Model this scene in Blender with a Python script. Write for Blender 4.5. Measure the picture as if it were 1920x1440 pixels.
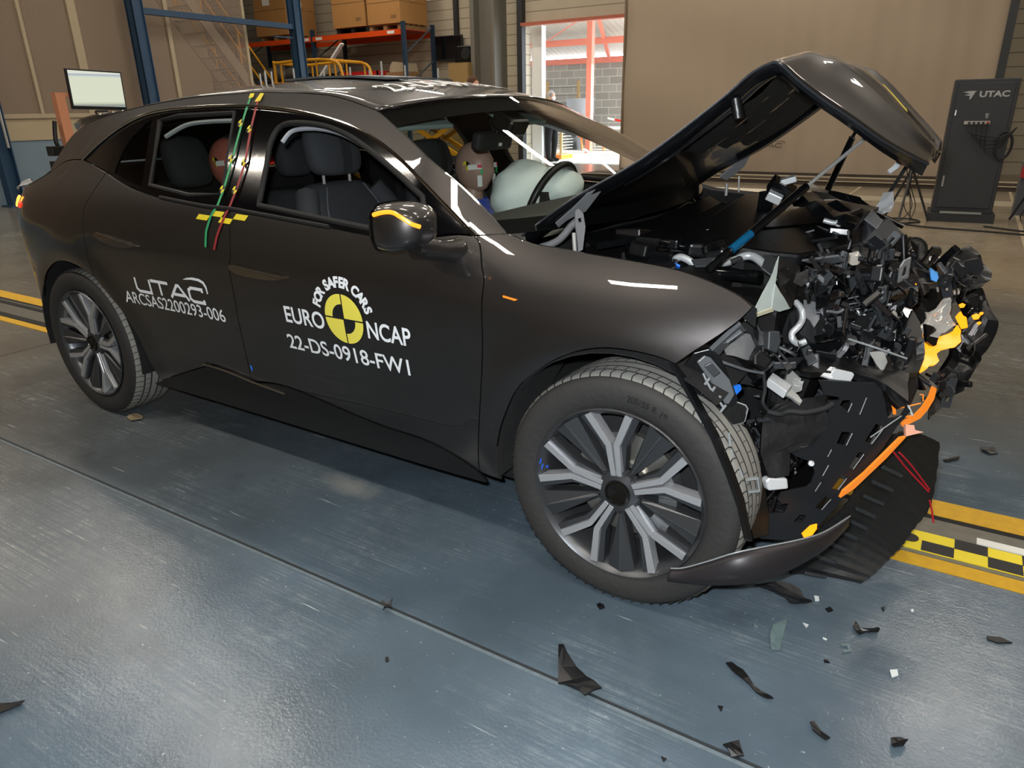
import bpy, bmesh, math, random
from mathutils import Vector, Matrix, Euler
from mathutils.geometry import tessellate_polygon
for o in list(bpy.data.objects): bpy.data.objects.remove(o)
scene = bpy.context.scene
COL = scene.collection
PI = math.pi
# ---------------------------------------------------------------- camera
cam_d = bpy.data.cameras.new('camera'); cam = bpy.data.objects.new('camera', cam_d); COL.objects.link(cam)
cam_d.sensor_width = 36.0; cam_d.lens = 1328.49/1920*36.0; cam_d.clip_end = 200
RT = Vector((0.85044654, 0.52578763, -0.01697202)); DN = Vector((0.17638209, -0.31539101, -0.9324258)); FW = Vector((-0.49561077, 0.78998473, -0.36096271))
CAM = Vector((0.64868, -2.474215, 1.3284))
cam.matrix_world = Matrix(((RT.x, -DN.x, -FW.x, CAM.x), (RT.y, -DN.y, -FW.y, CAM.y), (RT.z, -DN.z, -FW.z, CAM.z), (0, 0, 0, 1)))
scene.camera = cam
# ---------------------------------------------------------------- exposure
vs = scene.view_settings
vs.view_transform = 'Standard'; vs.look = 'None'; vs.gamma = 1.0; vs.use_curve_mapping = False; vs.exposure = 0.0
# ---------------------------------------------------------------- sky seen through the gate
world = bpy.data.worlds.new('world'); scene.world = world; world.use_nodes = True
wn = world.node_tree.nodes; bg = wn['Background']; bg.inputs[0].default_value = (0.80, 0.88, 1.0, 1); bg.inputs[1].default_value = 9.0
# ---------------------------------------------------------------- lights
def area(name, loc, size, power, col, rot=(0, 0, 0), sy=None, spread=None):
    l = bpy.data.lights.new(name, 'AREA'); l.energy = power; l.color = col; l.size = size
    if sy: l.shape = 'RECTANGLE'; l.size_y = sy
    if spread: l.spread = spread
    o = bpy.data.objects.new(name, l); COL.objects.link(o); o.location = loc; o.rotation_euler = rot; return o
# on-camera flash
fl = bpy.data.lights.new('camera_flash', 'SPOT'); fl.energy = 210; fl.color = (0.93, 0.97, 1.0); fl.shadow_soft_size = 0.02; fl.spot_size = math.radians(120); fl.spot_blend = 0.55
flo = bpy.data.objects.new('camera_flash', fl); COL.objects.link(flo)
flo.location = CAM - RT*0.04 - DN*0.07; flo.rotation_euler = cam.matrix_world.to_euler()
WARM = (1.0, 0.90, 0.77)
# lamps over the track hang at z = 6.5 and are built with their fittings further down
# ---------------------------------------------------------------- helpers
def lin(c):
    return tuple((x/12.92 if x <= 0.04045 else ((x+0.055)/1.055)**2.4) for x in c)
def hexc(h):
    return lin(tuple(int(h[i:i+2], 16)/255 for i in (0, 2, 4)))
MATS = {}
def mat(name, col, rough=0.5, metal=0.0, coat=0.0, spec=0.5, emit=None, es=0, noise=0, nscale=8, alpha=None, bump=0, bscale=40, trans=0, coat_rough=0.03, sub=None):
    if name in MATS: return MATS[name]
    m = bpy.data.materials.new(name); m.use_nodes = True; nt = m.node_tree; b = nt.nodes['Principled BSDF']
    if isinstance(col, str): col = hexc(col)
    b.inputs['Base Color'].default_value = (*col, 1); b.inputs['Roughness'].default_value = rough; b.inputs['Metallic'].default_value = metal
    b.inputs['Coat Weight'].default_value = coat; b.inputs['Coat Roughness'].default_value = coat_rough; b.inputs['Specular IOR Level'].default_value = spec
    if emit:
        if isinstance(emit, str): emit = hexc(emit)
        b.inputs['Emission Color'].default_value = (*emit, 1); b.inputs['Emission Strength'].default_value = es
    if trans: b.inputs['Transmission Weight'].default_value = trans
    if alpha is not None: b.inputs['Alpha'].default_value = alpha
    tc = nt.nodes.new('ShaderNodeTexCoord')
    if noise or bump:
        nz = nt.nodes.new('ShaderNodeTexNoise'); nz.inputs['Scale'].default_value = nscale; nz.inputs['Detail'].default_value = 6
        nt.links.new(tc.outputs['Object'], nz.inputs['Vector'])
    if noise:
        mx = nt.nodes.new('ShaderNodeMix'); mx.data_type = 'RGBA'
        mx.inputs[6].default_value = (*[c*(1-noise) for c in col], 1); mx.inputs[7].default_value = (*[min(1, c*(1+noise)) for c in col], 1)
        nt.links.new(nz.outputs['Fac'], mx.inputs[0]); nt.links.new(mx.outputs[2], b.inputs['Base Color'])
    if bump:
        nb = nt.nodes.new('ShaderNodeTexNoise'); nb.inputs['Scale'].default_value = bscale; nb.inputs['Detail'].default_value = 4
        nt.links.new(tc.outputs['Object'], nb.inputs['Vector'])
        bp = nt.nodes.new('ShaderNodeBump'); bp.inputs['Strength'].default_value = bump; bp.inputs['Distance'].default_value = 0.01
        nt.links.new(nb.outputs['Fac'], bp.inputs['Height']); nt.links.new(bp.outputs[0], b.inputs['Normal'])
    MATS[name] = m; return m

class MB:
    """collects shapes into one bmesh"""
    def __init__(s): s.bm = bmesh.new(); s.mi = 0
    def _set(s, fs):
        for f in fs: f.material_index = s.mi
    def mesh(s, vs_, fs_):
        v = [s.bm.verts.new(p) for p in vs_]; out = []
        for f in fs_:
            try: out.append(s.bm.faces.new([v[i] for i in f]))
            except ValueError: pass
        s._set(out); return v
    def box(s, c, size, rot=None):
        x, y, z = size[0]/2, size[1]/2, size[2]/2
        P = [Vector((a*x, b*y, d*z)) for a in (-1, 1) for b in (-1, 1) for d in (-1, 1)]
        R = Euler(rot).to_matrix() if rot is not None and not isinstance(rot, Matrix) else (rot or Matrix.Identity(3))
        P = [R @ p + Vector(c) for p in P]
        s.mesh(P, [(0, 1, 3, 2), (4, 6, 7, 5), (0, 4, 5, 1), (2, 3, 7, 6), (0, 2, 6, 4), (1, 5, 7, 3)])
    def bbox(s, a, b):
        s.box([(a[i]+b[i])/2 for i in range(3)], [abs(b[i]-a[i]) for i in range(3)])
    def bar(s, a, b, w, h=None, up=(0, 0, 1)):
        a, b = Vector(a), Vector(b); d = b-a; L = d.length
        if L < 1e-6: return
        d.normalize(); up = Vector(up)
        if abs(d.dot(up)) > .98: up = Vector((0, 1, 0))
        sx = d.cross(up).normalized(); sy = sx.cross(d)
        R = Matrix((d, sx, sy)).transposed(); s.box((a+b)/2, (L, w, h or w), R)
    def tube(s, pts, r, n=10, close=False, caps=True):
        pts = [Vector(p) for p in pts]; N = len(pts); rings = []
        rr = r if isinstance(r, (list, tuple)) else [r]*N
        prev = None
        for i, p in enumerate(pts):
            if close: d = pts[(i+1) % N]-pts[i-1]
            else: d = (pts[min(i+1, N-1)]-pts[max(i-1, 0)])
            if d.length < 1e-9: d = Vector((0, 0, 1))
            d.normalize()
            if prev is None:
                u = d.cross(Vector((0, 0, 1)))
                if u.length < .05: u = d.cross(Vector((0, 1, 0)))
            else: u = prev - d*prev.dot(d)
            u.normalize(); prev = u; w = d.cross(u)
            rings.append([s.bm.verts.new(p+(u*math.cos(2*PI*k/n)+w*math.sin(2*PI*k/n))*rr[i]) for k in range(n)])
        M = N if close else N-1; fs = []
        for i in range(M):
            A, B = rings[i], rings[(i+1) % N]
            for k in range(n): fs.append(s.bm.faces.new((A[k], A[(k+1) % n], B[(k+1) % n], B[k])))
        if caps and not close:
            fs.append(s.bm.faces.new(list(reversed(rings[0])))); fs.append(s.bm.faces.new(rings[-1]))
        s._set(fs)
    def lathe(s, prof, n=48, M=None, close=False, caps=False):
        """prof: list of (r, h); revolved about local z; M places it"""
        M = M or Matrix.Identity(4); rings = []
        for r, h in prof:
            rings.append([s.bm.verts.new(M @ Vector((r*math.cos(2*PI*k/n), r*math.sin(2*PI*k/n), h))) for k in range(n)])
        fs = []
        L = len(rings)
        for i in range(L if close else L-1):
            A, B = rings[i], rings[(i+1) % L]
            for k in range(n): fs.append(s.bm.faces.new((A[k], A[(k+1) % n], B[(k+1) % n], B[k])))
        if caps and not close:
            if prof[0][0] > 1e-4: fs.append(s.bm.faces.new(list(reversed(rings[0]))))
            if prof[-1][0] > 1e-4: fs.append(s.bm.faces.new(rings[-1]))
        s._set(fs)
    def ball(s, c, r, seg=20, ring=12, sc=(1, 1, 1)):
        M = Matrix.Translation(c) @ Matrix.Diagonal((sc[0], sc[1], sc[2], 1))
        prof = [(max(r*math.sin(PI*i/ring), 1e-5), -r*math.cos(PI*i/ring)) for i in range(ring+1)]
        s.lathe(prof, seg, M)
    def prism(s, pts, holes, M, t):
        """flat outline (2D, with holes) of thickness t in the frame M"""
        loops = [[Vector((p[0], p[1], 0)) for p in pts]]+[[Vector((p[0], p[1], 0)) for p in h] for h in holes]
        tris = tessellate_polygon(loops); flat = [p for l in loops for p in l]
        top = [s.bm.verts.new(M @ Vector((p.x, p.y, t/2))) for p in flat]; bot = [s.bm.verts.new(M @ Vector((p.x, p.y, -t/2))) for p in flat]
        fs = []
        for a, b, c in tris:
            for q in ((top[a], top[b], top[c]), (bot[c], bot[b], bot[a])):
                try: fs.append(s.bm.faces.new(q))
                except ValueError: pass
        o = 0
        for l in loops:
            n = len(l)
            for i in range(n):
                j = (i+1) % n
                try: fs.append(s.bm.faces.new((top[o+i], top[o+j], bot[o+j], bot[o+i])))
                except ValueError: pass
            o += n
        s._set(fs)
    def loft(s, rows, close=False):
        g = [[s.bm.verts.new(p) for p in r] for r in rows]; fs = []
        for i in range(len(g)-1):
            n = len(g[i])
            for k in range(n if close else n-1):
                try: fs.append(s.bm.faces.new((g[i][k], g[i][(k+1) % n], g[i+1][(k+1) % n], g[i+1][k])))
                except ValueError: pass
        s._set(fs); return g
    def build(s, name, m, parent=None, smooth=False, angle=40, bevel=0, solid=0, subsurf=0, merge=False):
        if merge: bmesh.ops.remove_doubles(s.bm, verts=s.bm.verts, dist=1e-5)
        bmesh.ops.recalc_face_normals(s.bm, faces=s.bm.faces)
        me = bpy.data.meshes.new(name); s.bm.to_mesh(me); s.bm.free()
        for q in (m if isinstance(m, (list, tuple)) else [m]): me.materials.append(q)
        o = bpy.data.objects.new(name, me); COL.objects.link(o)
        if parent: o.parent = parent
        if smooth: shade(me, angle)
        if solid: md = o.modifiers.new('thickness', 'SOLIDIFY'); md.thickness = solid; md.offset = 0
        if bevel: md = o.modifiers.new('bevel', 'BEVEL'); md.width = bevel; md.segments = 2; md.limit_method = 'ANGLE'; md.angle_limit = math.radians(40)
        if subsurf: md = o.modifiers.new('subdivision', 'SUBSURF'); md.levels = subsurf; md.render_levels = subsurf
        return o
def shade(me, angle=40):
    me.polygons.foreach_set('use_smooth', [True]*len(me.polygons))
    if angle < 180: me.set_sharp_from_angle(angle=math.radians(angle))
def tag(o, label=None, cat=None, group=None, kind=None):
    if label: o['label'] = label
    if cat: o['category'] = cat
    if group: o['group'] = group
    if kind: o['kind'] = kind
    return o
def empty(name, loc=(0, 0, 0), rz=0, parent=None):
    o = bpy.data.objects.new(name, None); COL.objects.link(o); o.location = loc; o.rotation_euler = (0, 0, rz); o.empty_display_size = .1
    if parent: o.parent = parent
    return o
def copy_tree(o, parent=None, kids=None):
    kids = kids if kids is not None else list(bpy.data.objects)
    c = o.copy(); COL.objects.link(c)
    if parent: c.parent = parent
    for ch in [k for k in kids if k.parent == o]: copy_tree(ch, c, kids)
    return c
def struct(mb, name, m, **k):
    o = mb.build(name, m, **k); o['kind'] = 'structure'; return o
def spline(pts, n=6, close=False):
    """Catmull-Rom through pts (any dimension)"""
    P = [tuple(p) for p in pts]; N = len(P)
    if N < 3 and not close: return P
    out = []
    for i in range(N if close else N-1):
        p0 = P[i-1] if (i > 0 or close) else P[0]; p1 = P[i]; p2 = P[(i+1) % N]; p3 = P[(i+2) % N] if (close or i+2 < N) else P[-1]
        for k in range(n):
            t = k/n
            out.append(tuple(.5*(2*b+(c-a)*t+(2*a-5*b+4*c-d)*t*t+(-a+3*b-3*c+d)*t**3) for a, b, c, d in zip(p0, p1, p2, p3)))
    if not close: out.append(P[-1])
    return out
def text_mesh(txt, size=1.0, space=1.0, bold=0.0, align='CENTER', shear=0):
    """flat lettering -> list of 2D verts, faces (triangles)"""
    cu = bpy.data.curves.new('lettering', 'FONT'); cu.body = txt; cu.size = size; cu.space_character = space; cu.offset = bold; cu.align_x = align; cu.shear = shear; cu.resolution_u = 6
    ob = bpy.data.objects.new('lettering', cu); COL.objects.link(ob)
    dg = bpy.context.evaluated_depsgraph_get(); dg.update()
    me = bpy.data.meshes.new_from_object(ob.evaluated_get(dg))
    vs_ = [(v.co.x, v.co.y) for v in me.vertices]; fs = [tuple(p.vertices) for p in me.polygons]
    bpy.data.objects.remove(ob); bpy.data.curves.remove(cu); bpy.data.meshes.remove(me)
    return vs_, fs
def fit_text(txt, x0, x1, z0, z1, **k):
    v, f = text_mesh(txt, **k)
    a, b = min(p[0] for p in v), max(p[0] for p in v); c, d = min(p[1] for p in v), max(p[1] for p in v)
    return [(x0+(p[0]-a)/(b-a)*(x1-x0), z0+(p[1]-c)/(d-c)*(z1-z0)) for p in v], f
def stroke(pts, w):
    """polyline of width w with mitred corners -> polygon outline"""
    P = [Vector(p) for p in pts]; L, Rr = [], []
    for i, p in enumerate(P):
        a = (P[i]-P[i-1]).normalized() if i else (P[1]-P[0]).normalized()
        b = (P[i+1]-P[i]).normalized() if i < len(P)-1 else a
        n = Vector((-(a+b).y, (a+b).x)); n.normalize(); k = w/2/max(.35, n.dot(Vector((-a.y, a.x))))
        L.append(p+n*k); Rr.append(p-n*k)
    return [tuple(q) for q in L+Rr[::-1]]
# ================================================================ MATERIALS OF THE HALL
def floor_material():
    m = bpy.data.materials.new('epoxy_floor'); m.use_nodes = True; nt = m.node_tree; N = nt.nodes; Lk = nt.links; b = N['Principled BSDF']
    tc = N.new('ShaderNodeTexCoord'); sep = N.new('ShaderNodeSeparateXYZ'); Lk.new(tc.outputs['Object'], sep.inputs[0])
    def noise(scale, det=6, vec=None, rough=.6):
        n = N.new('ShaderNodeTexNoise'); n.inputs['Scale'].default_value = scale; n.inputs['Detail'].default_value = det; n.inputs['Roughness'].default_value = rough
        Lk.new(vec or tc.outputs['Object'], n.inputs['Vector']); return n.outputs['Fac']
    def ramp(f, a, c):
        r = N.new('ShaderNodeMapRange'); r.inputs[1].default_value = a; r.inputs[2].default_value = c; Lk.new(f, r.inputs[0]); return r.outputs[0]
    def mix(f, a, c):
        x = N.new('ShaderNodeMix'); x.data_type = 'RGBA'
        if isinstance(f, float): x.inputs[0].default_value = f
        else: Lk.new(f, x.inputs[0])
        for s_, v in ((6, a), (7, c)):
            if isinstance(v, tuple): x.inputs[s_].default_value = (*v, 1)
            else: Lk.new(v, x.inputs[s_])
        return x.outputs[2]
    def math_(op, a, c=None):
        x = N.new('ShaderNodeMath'); x.operation = op
        for i, v in enumerate((a, c)):
            if v is None: continue
            if isinstance(v, (int, float)): x.inputs[i].default_value = v
            else: Lk.new(v, x.inputs[i])
        return x.outputs[0]
    blue = mix(ramp(noise(1.3), .35, .65), hexc('46525b'), hexc('54626e'))
    grey = mix(ramp(noise(2.2), .3, .7), hexc('4c4b47'), hexc('5c5a54'))
    tan = mix(ramp(noise(.9), .3, .7), hexc('807460'), hexc('8d806a'))
    # colour zones along y: blue paint, grey and tan concrete, tan warmed by painted lamplight
    wob = math_('MULTIPLY', noise(.8), .9)
    yy = math_('ADD', sep.outputs[1], wob)
    c1 = mix(ramp(yy, .75, 1.9), blue, grey)
    far = mix(ramp(yy, 3.6, 4.6), c1, tan)
    left = mix(ramp(math_('ADD', sep.outputs[0], wob), -.6, -4.6), far, mix(.35, grey, tan))  # greyer towards the left: flash fall-off painted into the floor colour
    # pale worn smudge by the rear door
    sm = N.new('ShaderNodeMapping'); sm.vector_type = 'POINT'; sm.inputs['Location'].default_value = (1.154*4, 0.784*9, 0); sm.inputs['Scale'].default_value = (4, 9, 1); Lk.new(tc.outputs['Object'], sm.inputs[0])
    ln = N.new('ShaderNodeVectorMath'); ln.operation = 'LENGTH'; Lk.new(sm.outputs[0], ln.inputs[0])
    left = mix(math_('MULTIPLY', ramp(math_('ADD', ln.outputs['Value'], math_('MULTIPLY', noise(14, 6), .9)), 1.15, .45), .45), left, hexc('a8a69c'))
    # streaky light scratches running along the hall
    mp = N.new('ShaderNodeMapping'); mp.inputs['Scale'].default_value = (.55, 60, 1); mp.inputs['Rotation'].default_value = (0, 0, .10); Lk.new(tc.outputs['Object'], mp.inputs[0])
    s1 = math_('MULTIPLY', ramp(noise(2.0, 12, mp.outputs[0], .85), .47, .72), ramp(noise(14, 8, None, .8), .38, .66))
    patch = math_('MULTIPLY', ramp(noise(1.5, 5), .42, .64), 1.35)
    scr = math_('MULTIPLY', s1, patch)
    mp2 = N.new('ShaderNodeMapping'); mp2.inputs['Scale'].default_value = (3, 60, 1); mp2.inputs['Rotation'].default_value = (0, 0, -.35); Lk.new(tc.outputs['Object'], mp2.inputs[0])
    s2 = math_('MULTIPLY', ramp(noise(1.2, 3, mp2.outputs[0], .5), .69, .74), ramp(noise(2.1, 2), .5, .6))
    scr = math_('MAXIMUM', scr, s2)
    sp = math_('MULTIPLY', ramp(noise(70, 2), .70, .76), .5)
    scr = math_('MULTIPLY', math_('MAXIMUM', scr, sp), .95)
    col = mix(scr, left, hexc('a9b3b5'))
    dirt = math_('MULTIPLY', ramp(noise(3.3, 8), .58, .75), .35)
    col = mix(dirt, col, hexc('2f3439'))
    Lk.new(col, b.inputs['Base Color'])
    rg = math_('ADD', .11, math_('MULTIPLY', ramp(noise(5, 8), .3, .8), .16)); rg = math_('ADD', rg, math_('MULTIPLY', scr, .3)); Lk.new(rg, b.inputs['Roughness'])
    bp = N.new('ShaderNodeBump'); bp.inputs['Strength'].default_value = .4; bp.inputs['Distance'].default_value = .002
    Lk.new(math_('ADD', noise(110, 4), math_('MULTIPLY', noise(9, 3), 1.0)), bp.inputs['Height']); Lk.new(bp.outputs[0], b.inputs['Normal'])
    return m
FLOOR = floor_material()
YEL = mat('track_yellow', 'c79a12', .55, noise=.22, nscale=30)
YEL2 = mat('target_yellow', 'e8d22a', .5)
BLKP = mat('target_black', '17171a', .5)
WHT = mat('painted_white', 'e2e2dc', .5)
STEEL = mat('rail_steel', '77756c', .4, .6, noise=.3, nscale=25)
DARKGAP = mat('slot_dark', '0c0c0c', .8)
BEIGE = mat('beige_cladding', 'b3a994', .7, noise=.06, nscale=3)
BLUEW = mat('blue_grey_dado', '6d7f8b', .7, noise=.1, nscale=4)
PSTEEL = mat('portal_blue', '22405c', .5, noise=.15, nscale=6)
SCREENM = mat('backdrop_fabric', '9c8c79', .85, noise=.05, nscale=1.2, bump=.15, bscale=3)
COLG = mat('column_grey', '6e6a60', .6, noise=.1, nscale=5)
DARKM = mat('dark_steel', '26282a', .5)
ORANGE = mat('rack_orange', 'd8480c', .45)
RACKB = mat('rack_blue', '1f3346', .5)
CARD = mat('cardboard', 'a87a44', .8, noise=.08, nscale=6)
CARDD = mat('cardboard_dark', '82623a', .8, noise=.08, nscale=6)
WOOD = mat('pallet_wood', '8a6a44', .8, noise=.2, nscale=12)
BLK = mat('black_plastic', '0d0e10', .35, noise=.3, nscale=20)
BLKM = mat('black_matte', '141517', .75)
YRAIL = mat('yellow_steel', 'c68a12', .45)
TUBE = mat('lamp_tube', 'ffffff', .5, emit=(1.0, .92, .80), es=30)
# ================================================================ SETTING
def plane_quad(mb, x0, x1, y0, y1, z): mb.mesh([(x0, y0, z), (x1, y0, z), (x1, y1, z), (x0, y1, z)], [(0, 1, 2, 3)])
m = MB(); plane_quad(m, -26, 9, -7, 14.6, 0); plane_quad(m, -26, 9, -7, 14.6, -.3)
fl_o = struct(m, 'floor', FLOOR)
# seam of the steel floor plates
m = MB()
for y in (-1.252,): m.bbox((-26, y-.004, -.002), (9, y+.004, .0015))
struct(m, 'trim_1', mat('seam_dark', '1c2226', .7))
m = MB()
m.bbox((-26, -1.268, -.002), (9, -1.257, .001)); struct(m, 'trim_2', mat('seam_edge', '59656c', .5, noise=.4, nscale=60))
# central guide rail of the crash track
m = MB(); m.bbox((-26, .075, -.01), (9, .19, .003)); struct(m, 'trim_3', YEL)
m = MB(); m.bbox((-26, .045, -.05), (9, .078, .0015)); struct(m, 'trim_4', DARKGAP)
m = MB(); m.bbox((-26, -.205, -.01), (9, .045, .002)); struct(m, 'trim_5', STEEL)
m = MB(); m.bbox((-26, -.275, -.01), (9, -.21, .003)); struct(m, 'trim_6', YEL)
m = MB(); m.bbox((-26, -.215, -.01), (-4.2, -.16, .006)); m.bbox((-26, -.02, -.01), (-4.2, .02, .006)); struct(m, 'trim_7', DARKGAP)
# transverse floor joints
m = MB()
for x in (-4.1, 1.9): m.bbox((x-.004, -7, -.002), (x+.004, 14, .0012))
m.bbox((-26, 2.9, -.002), (9, 2.91, .0012))
struct(m, 'trim_8', mat('joint', '3a3935', .8))
m = MB(); m.bbox((-.9, 5.6, -.002), (-.86, 12, .0015)); m.bbox((1.23, 4.2, -.002), (1.27, 12, .0015)); struct(m, 'trim_9', mat('joint_light', '9a8c72', .8))
# measuring strip with yellow and black chequers lying on the rail, right of the wreck
t = empty('measuring_strip', (.66, -.09, .002)); tag(t, 'yellow and black chequered measuring strip on the floor rail at right', 'strip')
m = MB(); m.bbox((0, -.095, 0), (2.2, .025, .004)); m.build('base', YEL2, t)
m = MB()
for i in range(24):
    for j in range(2):
        if (i+j) % 2 == 0: x = .07+i*.09; y = -.095+j*.06; m.bbox((x, y, .004), (x+.09, y+.06, .0055))
m.build('black_square', BLKP, t)
m = MB(); m.bbox((.22, .035, 0), (2.2, .07, .005)); m.build('white_edge', WHT, t)
m = MB(); m.lathe([(.026, 0), (.026, .001), (0, .001)], 24, Matrix.Translation((.035, -.035, .0056))); m.build('target_dot', BLKP, t)
# ceiling (dark, far up) and the closed walls behind and beside the camera
m = MB(); m.bbox((-26, -7, 8.0), (9, 14.9, 8.2)); struct(m, 'ceiling', mat('ceiling_dark', '4a443a', .9))
m = MB(); m.bbox((-26, -7.2, 0), (9, -7, 8)); struct(m, 'wall_front', mat('hall_wall', '6d6558', .9))
m = MB(); m.bbox((9, -7, 0), (9.2, 14.9, 8)); struct(m, 'wall_right', MATS['hall_wall'])
m = MB(); m.bbox((-26.2, -7, 0), (-26, 14.9, 8)); struct(m, 'wall_left', MATS['hall_wall'])
# back wall with the gate opening (sandwich panels with horizontal grooves)
def panel_material():
    m = bpy.data.materials.new('sandwich_panels'); m.use_nodes = True; nt = m.node_tree; N = nt.nodes; Lk = nt.links; b = N['Principled BSDF']
    tc = N.new('ShaderNodeTexCoord'); sp = N.new('ShaderNodeSeparateXYZ'); Lk.new(tc.outputs['Object'], sp.inputs[0])
    a = N.new('ShaderNodeMath'); a.operation = 'MULTIPLY'; a.inputs[1].default_value = 1/.24; Lk.new(sp.outputs[2], a.inputs[0])
    f = N.new('ShaderNodeMath'); f.operation = 'FRACT'; Lk.new(a.outputs[0], f.inputs[0])
    g = N.new('ShaderNodeMath'); g.operation = 'GREATER_THAN'; g.inputs[1].default_value = .92; Lk.new(f.outputs[0], g.inputs[0])
    nz = N.new('ShaderNodeTexNoise'); nz.inputs['Scale'].default_value = 2; Lk.new(tc.outputs['Object'], nz.inputs['Vector'])
    mx = N.new('ShaderNodeMix'); mx.data_type = 'RGBA'; mx.inputs[6].default_value = (*hexc('ada18c'), 1); mx.inputs[7].default_value = (*hexc('bdb29c'), 1); Lk.new(nz.outputs[0], mx.inputs[0])
    m2 = N.new('ShaderNodeMix'); m2.data_type = 'RGBA'; m2.inputs[7].default_value = (*hexc('7d7362'), 1); Lk.new(mx.outputs[2], m2.inputs[6]); Lk.new(g.outputs[0], m2.inputs[0])
    Lk.new(m2.outputs[2], b.inputs['Base Color']); b.inputs['Roughness'].default_value = .8; return m
PANEL = panel_material()
m = MB(); m.bbox((-26, 14.6, 0), (-9.47, 14.85, 8)); m.bbox((-9.47, 14.6, 3.30), (-5.2, 14.85, 8)); m.bbox((-5.2, 14.6, 0), (9, 14.85, 8)); struct(m, 'wall_back', PANEL)
# gate: dark jamb, rolled-up leaf edge
m = MB(); m.bbox((-9.62, 14.42, 0), (-9.47, 14.6, 8)); struct(m, 'door_1', DARKM)
m = MB(); m.bbox((-9.5, 14.40, 3.27), (-5.2, 14.58, 3.34)); struct(m, 'trim_10', mat('gate_edge', 'b0604a', .6))
m = MB(); m.bbox((-9.47, 14.9, 0), (-9.17, 15.1, 3.3)); struct(m, 'trim_11', mat('gate_white', 'f2f2f0', .6))
# grey steel hall columns
for i, (x, w) in enumerate(((-10.33, .55), )):
    m = MB(); m.bbox((x-.42, 14.0, 0), (x-.30, 14.6, 8)); m.bbox((x-.30, 14.25, 0), (x+.22, 14.32, 8)); m.bbox((x+.22, 14.0, 0), (x+.3, 14.6, 8)); struct(m, 'trim_12', COLG)
m = MB(); m.bbox((-11.62, 14.5, 2.4), (-11.50, 14.6, 8)); struct(m, 'trim_13', DARKM)
# ================================================================ HALL CONTENTS
def grid_mesh_material():
    m = bpy.data.materials.new('woven_shade_mesh'); m.use_nodes = True; nt = m.node_tree; N = nt.nodes; Lk = nt.links; b = N['Principled BSDF']
    tc = N.new('ShaderNodeTexCoord'); sp = N.new('ShaderNodeSeparateXYZ'); Lk.new(tc.outputs['Object'], sp.inputs[0]); outs = []
    for ax, k in ((1, 30), (2, 40)):
        a = N.new('ShaderNodeMath'); a.operation = 'MULTIPLY'; a.inputs[1].default_value = k; Lk.new(sp.outputs[ax], a.inputs[0])
        f = N.new('ShaderNodeMath'); f.operation = 'FRACT'; Lk.new(a.outputs[0], f.inputs[0])
        g = N.new('ShaderNodeMath'); g.operation = 'GREATER_THAN'; g.inputs[1].default_value = .62; Lk.new(f.outputs[0], g.inputs[0]); outs.append(g.outputs[0])
    mx = N.new('ShaderNodeMath'); mx.operation = 'MAXIMUM'; Lk.new(outs[0], mx.inputs[0]); Lk.new(outs[1], mx.inputs[1]); Lk.new(mx.outputs[0], b.inputs['Alpha'])
    b.inputs['Base Color'].default_value = (*hexc('8d7a68'), 1); b.inputs['Roughness'].default_value = .7; return m
MESHM = grid_mesh_material()
FRAMEB = mat('partition_frame', 'a5967c', .7)
# wall behind the mesh, dado wall and frame
m = MB(); m.bbox((-18.2, -7, 0), (-18, 11.6, 8)); struct(m, 'wall_left_far', mat('back_room_wall', '8b7c68', .85, noise=.12, nscale=.6))
m = MB(); m.bbox((-12.85, -7, 0), (-12.72, 8.6, .99)); struct(m, 'wall_dado', BLUEW)
m = MB(); m.bbox((-12.85, -7, .99), (-12.70, 8.6, 1.33)); struct(m, 'trim_14', mat('dado_cap', 'a8987a', .7))
t = empty('mesh_partition', (-12.70, 3.5, 1.33)); tag(t, 'tall brown wire mesh partition on the blue-grey low wall at left', 'partition')
m = MB(); m.mesh([(0, -10.4, 0), (0, 5.1, 0), (0, 5.1, 6.4), (0, -10.4, 6.4)], [(0, 1, 2, 3)]); m.build('mesh_screen', MESHM, t)
m = MB(); m.bbox((-.03, -10.4, 0), (.03, 5.1, .07)); m.build('bottom_rail', FRAMEB, t)
for y, w in ((0.02, .05), (.68, .05), (1.53, .14), (3.3, .08), (5.07, .06), (-2.4, .06), (-5.0, .06)):
    m = MB(); m.bbox((-.035, y-w/2, 0), (.035, y+w/2, 6.4)); m.build('post', FRAMEB, t)
for z in (2.2,):
    m = MB(); m.bbox((-.03, -10.4, z), (.0, 5.1, z+.05)); m.build('rail', FRAMEB, t)
# blue portal steelwork
t = empty('portal_frame', (-12.45, 7.9, 0)); tag(t, 'blue steel portal frame with a cross beam beside the pallet rack', 'frame')
for y in (-1.87, 1.86):
    m = MB(); m.bbox((-.09, y-.1, 0), (-.07, y+.1, 8)); m.bbox((.07, y-.1, 0), (.09, y+.1, 8)); m.bbox((-.07, y-.012, 0), (.07, y+.012, 8)); m.bbox((-.12, y-.1, 0), (.12, y-.085, 8)); m.bbox((-.12, y+.085, 0), (.12, y+.1, 8)); m.bbox((-.18, y-.16, 0), (.18, y+.16, .02)); m.build('column', PSTEEL, t)
m = MB(); m.bbox((-.06, -1.77, 3.04), (.06, 1.76, 3.14)); m.bbox((-.05, 1.2, 2.86), (.05, 1.7, 2.88)); m.build('cross_beam', PSTEEL, t)
t = empty('steel_column', (-12.45, 3.33, 0)); tag(t, 'blue steel column at the far left edge, before the low wall', 'column')
m = MB(); m.bbox((-.1, -.1, 0), (.1, -.085, 8)); m.bbox((-.1, .085, 0), (.1, .1, 8)); m.bbox((-.012, -.085, 0), (.012, .085, 8)); m.build('shaft', PSTEEL, t)
m = MB(); m.bbox((-.16, -.16, 0), (.16, .16, .02)); m.build('base_plate', PSTEEL, t)
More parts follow.
